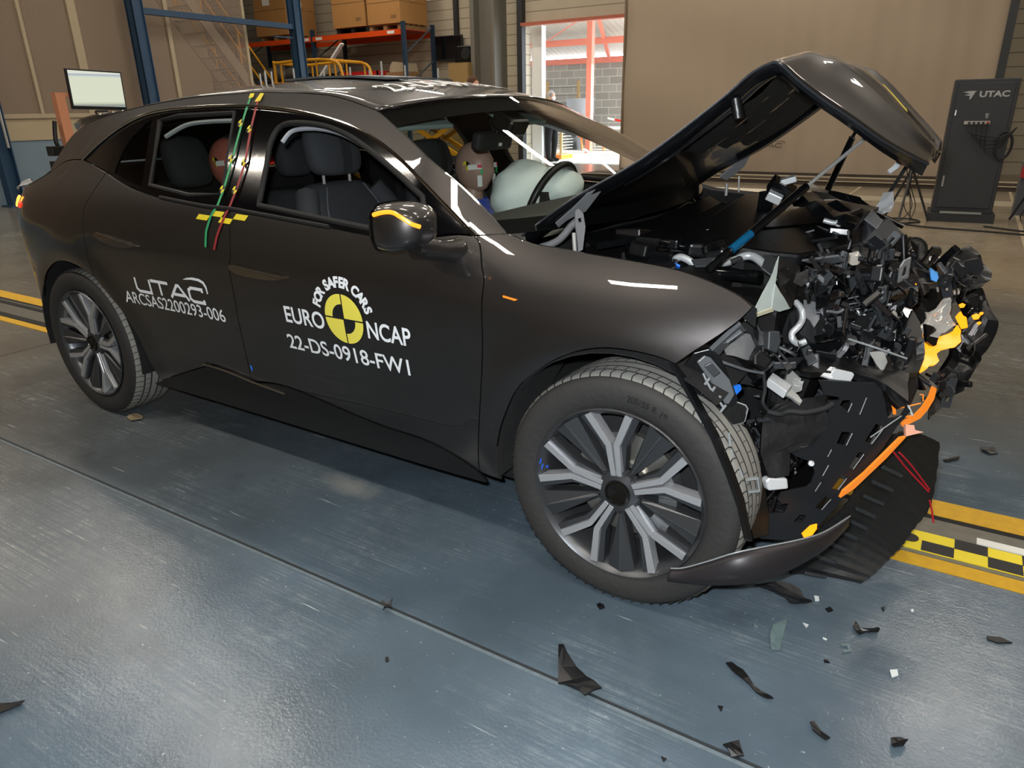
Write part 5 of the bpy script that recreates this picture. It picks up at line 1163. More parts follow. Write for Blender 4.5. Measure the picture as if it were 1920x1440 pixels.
hose('liner_slot_edge', 'edge_light', car, [(0.276, -0.86, 0.582), (0.284, -0.86, 0.549)], 0.004, None, 8, 1)
hose('liner_slot_edge', 'edge_light', car, [(0.286, -0.86, 0.54), (0.299, -0.86, 0.506)], 0.004, None, 8, 1)
hose('liner_slot_edge', 'edge_light', car, [(0.309, -0.86, 0.497), (0.321, -0.86, 0.471)], 0.004, None, 8, 1)
plate('radiator_shutter', 'black_satin', car, (0.2296, -0.82, 0.5725), (0.3728, 0.9037, -0.2109), (0.2074, -0.3026, -0.9303), [(-0.0, -0.0), (0.1328, 0.0), (0.1962, 0.154), (0.2133, 0.2998), (0.1462, 0.3043), (0.1011, 0.1864)], [], 0.012, 0.004, 0, None)
hose('shutter_louvre', 'black_gloss', car, [(0.255, -0.7, 0.531), (0.317, -0.72, 0.389)], 0.007, None, 8, 1)
hose('shutter_louvre', 'black_gloss', car, [(0.263, -0.68, 0.52), (0.326, -0.7, 0.379)], 0.007, None, 8, 1)
hose('shutter_louvre', 'black_gloss', car, [(0.272, -0.66, 0.51), (0.334, -0.68, 0.369)], 0.007, None, 8, 1)
hose('shutter_louvre', 'black_gloss', car, [(0.28, -0.64, 0.499), (0.343, -0.66, 0.358)], 0.007, None, 8, 1)
hose('shutter_louvre', 'black_gloss', car, [(0.289, -0.62, 0.488), (0.352, -0.64, 0.348)], 0.007, None, 8, 1)
hose('shutter_louvre', 'black_gloss', car, [(0.298, -0.6, 0.477), (0.361, -0.62, 0.338)], 0.007, None, 8, 1)
plate('mount_frame', 'edge_light', car, (0.3228, -0.84, 0.4589), (0.7839, 0.61, 0.1159), (0.1552, -0.0118, -0.9878), [(0.0, 0.0), (0.0328, -0.0), (0.035, 0.0398), (0.0007, 0.0381)], [[(0.0025, 0.0048), (0.0285, 0.005), (0.0311, 0.0347), (0.0037, 0.0328)]], 0.012, 0, 0.001, None)
plate('washer_pump', 'alu_white', car, (0.342, -0.72, 0.4061), (0.7555, 0.6541, 0.036), (0.1748, -0.1484, -0.9734), [(-0.0, 0.0), (0.0092, -0.0076), (0.0612, 0.0), (0.0633, 0.0296), (0.0065, 0.0286)], [], 0.03, 0, 0.006, None)
plate('side_panel_black', 'black_satin', car, (0.3086, -0.66, 0.5589), (0.7239, 0.6315, 0.2779), (0.4823, -0.1753, -0.8583), [(-0.0, -0.0), (0.0444, -0.0177), (0.1742, -0.0), (0.1505, 0.0817), (0.102, 0.1097), (0.032, 0.1153), (0.0095, 0.1669), (-0.046, 0.1625), (-0.0414, 0.0901)], [], 0.01, 0.002, 0, None)
plate('undertray_bracket', 'charcoal_plate', car, (0.4234, -0.6, 0.6641), (0.7668, 0.6311, -0.1174), (-0.0691, -0.1007, -0.9925), [(-0.0, -0.0), (0.1584, 0.0), (0.1815, 0.0166), (0.2051, 0.0559), (0.2233, 0.0976), (0.2582, 0.0883), (0.2688, 0.0602), (0.2816, 0.0718), (0.2548, 0.1193), (0.2327, 0.1797), (0.198, 0.2545), (0.1402, 0.3679), (0.1114, 0.4122), (0.095, 0.4499), (0.0735, 0.4675), (0.0299, 0.4736), (-0.0589, 0.4688), (-0.0728, 0.4556), (-0.0527, 0.39), (-0.0066, 0.3854), (-0.0006, 0.3572), (-0.0221, 0.3595), (-0.0363, 0.3452), (-0.0303, 0.3239), (0.0403, 0.3054), (0.05, 0.2937), (0.0534, 0.2631), (0.0379, 0.2319), (-0.0156, 0.2151), (-0.0336, 0.2034), (-0.0365, 0.1911), (-0.0175, 0.1748), (0.0219, 0.1484), (0.0404, 0.143), (0.0495, 0.1303), (0.0493, 0.0758), (0.0391, 0.0539), (0.0705, 0.0522), (0.0667, 0.0435), (0.025, 0.0397)], [[(0.1741, 0.1643), (0.1921, 0.1126), (0.2195, 0.1214), (0.197, 0.1721)], [(0.0937, 0.1751), (0.1004, 0.14), (0.127, 0.1415), (0.1179, 0.1784)], [(0.1484, 0.244), (0.1655, 0.197), (0.1813, 0.2008), (0.1648, 0.2493)], [(0.1139, 0.3103), (0.1328, 0.2687), (0.1516, 0.2725), (0.1353, 0.3126)], [(0.0794, 0.3685), (0.1017, 0.3322), (0.1213, 0.3393), (0.1035, 0.3754)], [(0.0263, 0.4136), (0.0403, 0.3914), (0.0614, 0.3923), (0.0533, 0.4146)], [(0.1047, 0.0834), (0.1015, 0.0497), (0.0793, 0.0522), (0.0756, 0.0651)]], 0.006, 0, 0.0015, None)
hose('slot_lip', 'edge_light', car, [(0.53, -0.58, 0.582), (0.538, -0.57, 0.627)], 0.0014, None, 8, 1)
hose('slot_lip', 'edge_light', car, [(0.502, -0.58, 0.583), (0.507, -0.57, 0.605)], 0.0014, None, 8, 1)
hose('slot_lip', 'edge_light', car, [(0.476, -0.62, 0.464), (0.48, -0.6, 0.478)], 0.0014, None, 8, 1)
hose('slot_lip', 'edge_light', car, [(0.471, -0.62, 0.406), (0.479, -0.6, 0.431)], 0.0014, None, 8, 1)
hose('slot_lip', 'edge_light', car, [(0.459, -0.62, 0.356), (0.467, -0.6, 0.376)], 0.0014, None, 8, 1)
hose('slot_lip', 'edge_light', car, [(0.571, -0.62, 0.525), (0.591, -0.6, 0.567)], 0.0014, None, 8, 1)
hose('slot_lip', 'edge_light', car, [(0.515, -0.62, 0.507), (0.522, -0.6, 0.535)], 0.0014, None, 8, 1)
hose('slot_lip', 'edge_light', car, [(0.54, -0.62, 0.445), (0.557, -0.6, 0.484)], 0.0014, None, 8, 1)
hose('slot_lip', 'edge_light', car, [(0.513, -0.62, 0.376), (0.527, -0.6, 0.405)], 0.0014, None, 8, 1)
hose('slot_lip', 'edge_light', car, [(0.482, -0.62, 0.306), (0.498, -0.6, 0.333)], 0.0014, None, 8, 1)
hose('slot_lip', 'edge_light', car, [(0.562, -0.56, 0.517), (0.62, -0.5, 0.568)], 0.002, None, 8, 1)
hose('bumper_cable', 'cable_black', car, [(0.321, -0.66, 0.574), (0.351, -0.66, 0.574), (0.373, -0.66, 0.587), (0.41, -0.65, 0.588), (0.449, -0.62, 0.596), (0.464, -0.6, 0.605)], 0.0075, None, 8, 5)
drum('white_bolt', 'alu_white', car, (0.4413, -0.64, 0.4442), .008, .01, (1.2, 0, .3))
plate('white_module', 'alu_white', car, (0.2991, -0.62, 0.6409), (0.92, 0.3135, -0.2351), (-0.2723, 0.9429, 0.1918), [(-0.0, -0.0001), (0.0135, 0.0379), (0.0638, -0.0001), (0.0483, -0.0401)], [], 0.025, 0, 0.003, 'white module')
plate('torn_heat_exchanger', 'steel_bright', car, (0.3484, -0.61, 0.6091), (0.3036, 0.7989, 0.5193), (0.8963, -0.0545, -0.4402), [(0.0001, 0.0), (0.025, 0.0), (0.0155, 0.0437), (0.0062, 0.0448)], [], 0.01, 0.004, 0, None)
plate('torn_heat_exchanger', 'steel_bright', car, (0.3196, -0.56, 0.6497), (0.929, 0.3403, -0.1452), (0.0645, -0.5353, -0.8422), [(0.0, 0.0), (0.0225, -0.0091), (0.0652, -0.0043), (0.0881, 0.0), (0.0638, 0.0318), (0.0454, 0.0475), (0.0255, 0.0278)], [], 0.006, 0.016, 0, None)
plate('white_module', 'alu_white', car, (0.4202, -0.56, 0.6609), (0.4054, 0.7746, 0.4854), (0.8118, -0.061, -0.5807), [(-0.0001, 0.0), (0.0388, 0.0), (0.047, 0.0113), (0.0151, 0.0272)], [], 0.01, 0, 0.002, None)
plate('white_module', 'alu_white', car, (0.4453, -0.54, 0.6815), (0.7999, 0.5479, -0.2447), (-0.1553, -0.205, -0.9664), [(0.0, -0.0), (0.0548, -0.0), (0.0597, 0.0049), (0.0576, 0.0233), (-0.0065, 0.0312)], [], 0.012, 0, 0.002, None)
plate('ecu_block', 'grey_plastic', car, (0.2868, -0.64, 0.7865), (0.7762, 0.6285, -0.0503), (0.1042, -0.2065, -0.9729), [(-0.0, 0.0), (0.0318, 0.0), (0.0364, 0.0276), (0.0267, 0.058), (-0.0, 0.0483)], [], 0.03, 0, 0.004, None)
plate('ecu_block', 'black_satin', car, (0.2661, -0.68, 0.7251), (0.7906, 0.5403, -0.2881), (-0.0753, 0.5528, 0.8299), [(-0.0, 0.0), (0.014, 0.0225), (0.0555, 0.0), (0.0406, -0.0269), (0.0039, -0.022)], [], 0.03, 0, 0.006, None)
hose('bonnet_cable', 'edge_grey', car, [(0.205, -0.76, 0.727), (0.233, -0.74, 0.714), (0.264, -0.7, 0.693), (0.298, -0.66, 0.678)], 0.004, None, 8, 5)
hose('bonnet_cable', 'cable_black', car, [(0.298, -0.66, 0.678), (0.306, -0.66, 0.634), (0.307, -0.67, 0.601), (0.32, -0.66, 0.577)], 0.005, None, 8, 5)
plate('indicator_lens', 'amber_lit', car, (0.6162, -0.25, 0.6856), (0.6749, 0.7127, 0.191), (0.6246, -0.4141, -0.6621), [(-0.0044, 0.0054), (0.0445, -0.0331), (0.0292, -0.0041), (0.0443, 0.0109), (0.0569, 0.0117), (0.0813, -0.011), (0.1297, -0.0091), (0.1494, -0.0236), (0.149, -0.0029), (0.1276, 0.0242), (0.0995, 0.0321), (0.0795, 0.0324), (0.0597, 0.0327), (0.0409, 0.0366), (0.0352, 0.0581), (0.0187, 0.066), (0.0011, 0.0634), (-0.0123, 0.069), (-0.0377, 0.0738), (-0.0306, 0.0369), (-0.0255, 0.0185)], [], 0.006, 0.004, 0, 'glowing amber indicator lens')
plate('indicator_lens', 'amber_lit', car, (0.6934, -0.15, 0.7588), (0.6283, 0.757, -0.1792), (0.3854, -0.503, -0.7736), [(-0.001, -0.0002), (0.0209, -0.0176), (0.0244, -0.0055), (0.0362, -0.0003), (0.0306, 0.0311), (0.0095, 0.0358), (0.0042, 0.0178)], [], 0.006, 0, 0, None)
plate('indicator_shard', 'amber_lit', car, (0.694, -0.15, 0.7915), (0.4496, 0.8816, -0.144), (0.7674, -0.4637, -0.4427), [(0.0063, -0.0044), (0.0317, -0.0101), (0.0382, -0.0028), (0.0166, 0.0072), (-0.0039, 0.0085)], [], 0.003, 0, 0, None)
plate('indicator_shard', 'amber_lit', car, (0.7299, -0.15, 0.7638), (0.5618, 0.8181, -0.1227), (0.6942, -0.5469, -0.468), [(0.0057, -0.0053), (0.0316, -0.0125), (0.0405, -0.0035), (0.0198, 0.0089), (-0.002, 0.0106)], [], 0.003, 0, 0, None)
plate('indicator_shard', 'amber_lit', car, (0.7457, -0.15, 0.7474), (0.3327, 0.9241, -0.1879), (0.8269, -0.3817, -0.413), [(0.0071, -0.003), (0.0327, -0.007), (0.0372, -0.002), (0.0143, 0.0049), (-0.0056, 0.0059)], [], 0.003, 0, 0, None)
plate('indicator_shard', 'amber_lit', car, (0.589, -0.15, 0.7168), (0.4437, 0.8815, -0.1616), (0.7806, -0.4687, -0.4134), [(0.0062, -0.0046), (0.0315, -0.0106), (0.0381, -0.003), (0.0167, 0.0075), (-0.0038, 0.009)], [], 0.003, 0, 0, None)
plate('indicator_shard', 'amber_lit', car, (0.5632, -0.15, 0.7294), (0.2933, 0.9362, -0.1935), (0.8452, -0.3486, -0.4052), [(0.0069, -0.0032), (0.0321, -0.0076), (0.0368, -0.0022), (0.0143, 0.0053), (-0.0054, 0.0063)], [], 0.003, 0, 0, None)
plate('indicator_shard', 'amber_lit', car, (0.5734, -0.15, 0.844), (0.4337, 0.8911, -0.1337), (0.776, -0.4447, -0.4473), [(0.0061, -0.0045), (0.0313, -0.0106), (0.0379, -0.003), (0.0165, 0.0076), (-0.004, 0.009)], [], 0.003, 0, 0, None)
plate('indicator_shard', 'amber_lit', car, (0.5845, -0.15, 0.8343), (0.3698, 0.9169, -0.1498), (0.8077, -0.397, -0.4359), [(0.0064, -0.0038), (0.0315, -0.0091), (0.037, -0.0026), (0.0151, 0.0064), (-0.0048, 0.0077)], [], 0.003, 0, 0, None)
plate('indicator_shard', 'amber_lit', car, (0.5759, -0.15, 0.8207), (0.292, 0.9418, -0.1664), (0.841, -0.3357, -0.4244), [(0.0069, -0.0032), (0.0321, -0.0075), (0.0366, -0.0022), (0.014, 0.0053), (-0.0056, 0.0063)], [], 0.003, 0, 0, None)
plate('indicator_shard', 'amber_lit', car, (0.5833, -0.15, 0.675), (0.3007, 0.9301, -0.2108), (0.8446, -0.3624, -0.3941), [(0.0067, -0.0031), (0.0321, -0.0075), (0.0369, -0.0022), (0.0144, 0.0053), (-0.0056, 0.0064)], [], 0.003, 0, 0, None)
plate('indicator_shard', 'amber_lit', car, (0.5431, -0.15, 0.6418), (0.2118, 0.9481, -0.237), (0.8829, -0.2896, -0.3696), [(0.0075, -0.0026), (0.033, -0.006), (0.0365, -0.0017), (0.013, 0.0042), (-0.0064, 0.005)], [], 0.003, 0, 0, None)
plate('indicator_shard', 'amber_lit', car, (0.7456, -0.15, 0.7752), (0.3305, 0.9266, -0.1792), (0.8249, -0.3758, -0.4222), [(0.007, -0.003), (0.0325, -0.007), (0.0371, -0.002), (0.0143, 0.0049), (-0.0056, 0.0058)], [], 0.003, 0, 0, None)
plate('lamp_reflector', 'chrome_crumpled', car, (0.6203, -0.2, 0.7563), (0.6462, 0.7471, 0.1559), (0.6952, -0.4919, -0.5242), [(-0.0042, -0.0004), (0.0451, -0.0235), (0.0854, -0.0261), (0.1155, -0.0242), (0.1057, 0.0049), (0.0698, 0.0444), (0.0335, 0.0553), (0.0024, 0.0601), (-0.0043, 0.0388), (-0.0131, 0.024)], [], 0.004, 0.02, 0, 'shiny crumpled lamp reflector')
plate('lamp_reflector', 'chrome_crumpled', car, (0.4077, -0.25, 0.9309), (0.7074, 0.7051, 0.0494), (0.333, -0.2709, -0.9031), [(-0.0001, 0.0), (0.0307, -0.0044), (0.0402, 0.0122), (0.0273, 0.0341), (0.0008, 0.0389), (-0.0102, 0.0299)], [], 0.003, 0.012, 0, None)
plate('lamp_reflector', 'chrome_crumpled', car, (0.6321, 0, 0.8248), (0.7799, 0.5391, -0.3181), (0.1695, -0.671, -0.7218), [(0.0009, 0.0007), (0.0336, -0.0244), (0.0566, 0.0006), (0.0469, 0.0317), (0.0145, 0.0424)], [], 0.003, 0.012, 0, None)
plate('lamp_housing', 'black_gloss', car, (0.6185, -0.24, 0.7459), (0.6634, 0.595, -0.4537), (-0.0775, -0.5484, -0.8326), [(0.0004, -0.0021), (0.0383, -0.0056), (0.0684, 0.0003), (0.069, 0.0306), (0.0565, 0.0386), (0.028, 0.041), (0.0141, 0.0165)], [], 0.01, 0.005, 0, None)
hose('amber_light_guide', 'amber_dim', car, [(0.567, -0.42, 0.614), (0.58, -0.42, 0.588), (0.594, -0.42, 0.56), (0.6, -0.42, 0.539)], 0.0045, None, 8, 5)
plate('amber_light_guide', 'amber_dim', car, (0.6758, -0.3, 0.5883), (0.4428, 0.5467, -0.7107), (-0.3964, -0.5916, -0.7021), [(-0.0089, -0.0011), (0.0084, -0.0063), (0.0281, 0.018), (0.0359, 0.0511), (0.0347, 0.083), (0.003, 0.1366), (-0.0149, 0.1339), (0.0087, 0.0939), (0.0133, 0.0597), (0.0061, 0.0225)], [], 0.006, 0, 0, 'orange light guide bar')
plate('amber_light_guide', 'amber_dim', car, (0.6297, -0.45, 0.4914), (0.4617, 0.6692, -0.5822), (-0.437, -0.3995, -0.8058), [(-0.0058, 0.0064), (0.0087, -0.0043), (0.0049, 0.0716), (-0.0136, 0.1874), (-0.0335, 0.2287), (-0.0413, 0.2093), (-0.0228, 0.1369)], [], 0.008, 0, 0, 'long orange light guide strip')
hose('amber_guide_rib', 'amber_dim', car, [(0.599, -0.4, 0.546), (0.654, -0.36, 0.56)], 0.002, None, 8, 1)
hose('amber_guide_rib', 'amber_dim', car, [(0.611, -0.4, 0.523), (0.638, -0.38, 0.526)], 0.003, None, 8, 1)
hose('amber_guide_rib', 'alu_white', car, [(0.627, -0.4, 0.563), (0.642, -0.4, 0.536)], 0.003, None, 8, 1)
hose('amber_guide_rib', 'amber_dim', car, [(0.648, -0.37, 0.588), (0.656, -0.37, 0.59), (0.659, -0.37, 0.572)], 0.0018, None, 8, 1)
plate('amber_guide_end', 'amber_pale', car, (0.6283, -0.42, 0.514), (0.891, 0.4523, -0.0407), (0.139, -0.357, -0.9237), [(-0.0, 0.0), (0.0222, 0.0), (0.0256, 0.0128), (0.0479, 0.0172), (0.0029, 0.0317)], [], 0.012, 0, 0, None)
plate('side_marker', 'amber_lit', car, (0.4532, -0.7, 0.2662), (0.5176, 0.7903, 0.328), (0.5315, 0.0034, -0.847), [(0.0, -0.0), (0.033, -0.0052), (0.0506, 0.0001), (0.0421, 0.0113), (0.023, 0.0181), (-0.0001, 0.0128)], [], 0.006, 0, 0, 'small lit orange side marker')
hose('red_wire', 'red_wire', car, [(0.613, -0.42, 0.43), (0.638, -0.4, 0.394), (0.653, -0.38, 0.369), (0.718, -0.33, 0.288)], 0.0025, None, 8, 5)
hose('red_wire', 'red_wire', car, [(0.629, -0.42, 0.43), (0.662, -0.38, 0.382), (0.694, -0.34, 0.328), (0.719, -0.32, 0.291)], 0.0025, None, 8, 5)
hose('red_wire', 'red_wire', car, [(0.725, -0.3, 0.248), (0.735, -0.3, 0.22), (0.747, -0.3, 0.179)], 0.0025, None, 8, 5)
plate('bumper_foam', 'black_satin', car, (0.6238, 0.1, 0.8627), (0.9711, 0.152, -0.1839), (-0.0432, -0.646, -0.7621), [(0.0, 0.0), (0.0356, -0.0445), (0.059, -0.0549), (0.0991, -0.0282), (0.1316, 0.0001), (0.1307, 0.0376), (0.0815, 0.0965), (0.0494, 0.0857), (0.0184, 0.0479)], [], 0.06, 0.01, 0, None)
plate('bumper_foam', 'black_satin', car, (0.6795, 0.02, 0.7718), (0.8325, 0.2468, -0.496), (-0.2612, -0.6147, -0.7442), [(0.0, -0.0), (0.0452, -0.068), (0.0896, -0.0379), (0.1216, -0.0001), (0.1451, 0.0622), (0.1642, 0.146), (0.1524, 0.2394), (0.1176, 0.275), (0.071, 0.2247), (0.0775, 0.1055), (0.066, 0.0355)], [], 0.03, 0.012, 0, None)
plate('bumper_skin', 'brown_black', car, (0.6732, -0.1, 0.5679), (0.7808, 0.5893, 0.2077), (0.5156, -0.42, -0.7468), [(-0.0001, 0.0), (0.0719, -0.0342), (0.152, -0.0667), (0.1358, 0.0001), (0.0528, 0.0484), (-0.0248, 0.0971), (-0.0731, 0.1355), (-0.0613, 0.0879)], [], 0.006, 0.006, 0, None)
plate('foam_wedge', 'black_satin', car, (0.6882, -0.22, 0.5404), (0.8484, 0.489, 0.2029), (-0.3942, 0.3275, 0.8587), [(0.0, -0.0), (0.0228, 0.0271), (0.0409, 0.0), (0.0048, -0.0103)], [], 0.02, 0, 0, None)
plate('blue_tape', 'tape_blue', car, (0.5985, -0.02, 0.8641), (0.7017, 0.7124, -0.0036), (0.4366, -0.434, -0.7881), [(0.0, -0.0), (0.0281, 0.0), (0.0222, 0.0314), (0.0099, 0.0446), (-0.0057, 0.0365)], [], 0.003, 0.002, 0, 'bright blue tape')
plate('grille_bar', 'black_gloss', car, (0.5193, 0.1, 0.9155), (0.8705, -0.1522, -0.468), (-0.3566, -0.8504, -0.3868), [(-0.0, 0.0001), (0.0573, -0.0146), (0.1314, 0.0001), (0.1552, 0.0693), (0.1009, 0.0996), (0.0202, 0.0613)], [], 0.02, 0.01, 0, None)
plate('crossmember', 'grey_plastic', car, (0.4254, -0.3, 0.812), (0.7154, 0.6146, 0.3325), (0.5887, -0.2737, -0.7606), [(-0.0, -0.0), (0.0888, -0.0142), (0.1627, 0.0001), (0.1572, 0.0412), (0.0762, 0.0411), (-0.0023, 0.0678)], [], 0.03, 0.006, 0, None)
plate('crossmember', 'black_satin', car, (0.4535, -0.35, 0.7657), (0.711, 0.6221, 0.3278), (0.6073, -0.3082, -0.7323), [(0.0001, -0.0), (0.1607, -0.0), (0.1375, 0.1265), (0.0797, 0.2013), (0.0035, 0.1694), (-0.0588, 0.1102)], [], 0.03, 0.01, 0, None)
plate('bumper_beam_end', 'brown_black', car, (0.5135, -0.42, 0.6992), (0.8999, 0.3673, -0.2351), (-0.0432, -0.4614, -0.8862), [(-0.0, 0.0001), (0.0253, -0.0129), (0.0544, 0.0), (0.1081, 0.0865), (0.1233, 0.112), (0.1042, 0.1263), (0.0477, 0.0736)], [], 0.02, 0.006, 0, None)
plate('bumper_beam_end', 'brown_black', car, (0.6074, -0.36, 0.639), (0.5744, 0.4271, -0.6983), (-0.3301, -0.6598, -0.6751), [(-0.0, 0.0), (0.0119, -0.0191), (0.0468, -0.0), (0.0663, 0.0506), (0.0571, 0.0673)], [], 0.02, 0.006, 0, None)
plate('steel_wedge', 'steel_bright', car, (0.5154, -0.44, 0.7038), (0.8472, 0.3692, -0.3821), (-0.2458, -0.3652, -0.8979), [(0.0, -0.0), (0.0297, -0.0176), (0.0542, -0.0), (0.0547, 0.028), (0.0238, 0.0162)], [], 0.004, 0.004, 0, None)
plate('bumper_beam', 'black_satin', car, (0.35, -0.5, 0.7135), (0.882, 0.4099, -0.2323), (0.2973, -0.8667, -0.4005), [(0.0, -0.0), (0.0939, -0.0573), (0.2117, -0.0455), (0.2927, -0.0), (0.2708, 0.128), (0.2214, 0.0867), (0.139, 0.0657), (-0.0073, 0.1082)], [], 0.02, 0.006, 0, None)
hose('beam_edge', 'edge_light', car, [(0.463, -0.48, 0.748), (0.502, -0.47, 0.737), (0.54, -0.46, 0.726), (0.603, -0.42, 0.699)], 0.003, None, 8, 5)
plate('torn_tab', 'primer_grey', car, (0.4809, -0.32, 0.8803), (0.5698, 0.8111, -0.1318), (-0.4458, 0.4399, 0.7796), [(0.0, -0.0), (0.0319, 0.0322), (0.0437, 0.0261), (0.0493, 0.0001), (0.0022, -0.0145)], [], 0.003, 0, 0, None)
plate('torn_tab', 'alu_white', car, (0.5189, -0.36, 0.8281), (0.6808, 0.732, -0.0256), (0.1307, -0.1558, -0.9791), [(-0.0001, -0.0), (0.0273, 0.0), (0.0262, 0.0115), (0.0022, 0.0101)], [], 0.006, 0, 0, None)
plate('torn_tab', 'alu_white', car, (0.5431, -0.36, 0.8135), (0.3371, 0.9112, 0.2369), (0.2206, 0.1682, -0.9608), [(0.0, 0.0), (0.0219, 0.0), (0.0059, 0.0276), (-0.0037, 0.0202)], [], 0.004, 0, 0, None)
hose('fan_blade_rib', 'edge_grey', car, [(0.441, -0.43, 0.843), (0.465, -0.42, 0.85)], 0.0022, None, 8, 1)
hose('fan_blade_rib', 'edge_grey', car, [(0.446, -0.43, 0.828), (0.469, -0.42, 0.834)], 0.0022, None, 8, 1)
hose('fan_blade_rib', 'edge_grey', car, [(0.451, -0.43, 0.812), (0.472, -0.42, 0.818)], 0.0022, None, 8, 1)
hose('fan_blade_rib', 'edge_grey', car, [(0.456, -0.43, 0.796), (0.476, -0.42, 0.803)], 0.0022, None, 8, 1)
hose('fan_blade_rib', 'edge_grey', car, [(0.461, -0.43, 0.781), (0.479, -0.42, 0.787)], 0.0022, None, 8, 1)
hose('fan_blade_rib', 'edge_grey', car, [(0.466, -0.43, 0.765), (0.483, -0.42, 0.771)], 0.0022, None, 8, 1)
hose('fan_blade_rib', 'edge_grey', car, [(0.471, -0.43, 0.749), (0.487, -0.42, 0.755)], 0.0022, None, 8, 1)
skirt_pts = [[(0.1828, -0.935, 0.198), (0.2171, -0.932, 0.2107), (0.279, -0.93, 0.2536), (0.3371, -0.92, 0.2924), (0.3928, -0.88, 0.306), (0.464, -0.8, 0.3068), (0.5071, -0.72, 0.2988), (0.551, -0.6, 0.2969)], [(0.1781, -0.935, 0.1591), (0.2203, -0.932, 0.1669), (0.2916, -0.93, 0.1869), (0.3699, -0.92, 0.2144), (0.4304, -0.88, 0.2348), (0.4829, -0.8, 0.2483), (0.5213, -0.72, 0.2601), (0.5523, -0.6, 0.2691)]]
tray_pts = [[(0.4106, -0.5, -0.0271), (0.4272, -0.5, 0.0903), (0.4707, -0.46, 0.1569), (0.5091, -0.42, 0.2028), (0.5321, -0.38, 0.2528), (0.552, -0.33, 0.3153), (0.5702, -0.27, 0.3824), (0.6178, -0.22, 0.4087)], [(0.4823, -0.47, -0.032), (0.5055, -0.45, 0.0511), (0.541, -0.4, 0.11), (0.5715, -0.36, 0.1634), (0.5931, -0.31, 0.218), (0.6201, -0.25, 0.2792), (0.6477, -0.2, 0.3455), (0.6727, -0.15, 0.3847)], [(0.5886, -0.455, -0.0095), (0.6228, -0.42, 0.0196), (0.6538, -0.36, 0.0512), (0.6801, -0.31, 0.0785), (0.7038, -0.26, 0.1246), (0.7306, -0.2, 0.167), (0.7327, -0.13, 0.236), (0.7215, -0.08, 0.3406)]]
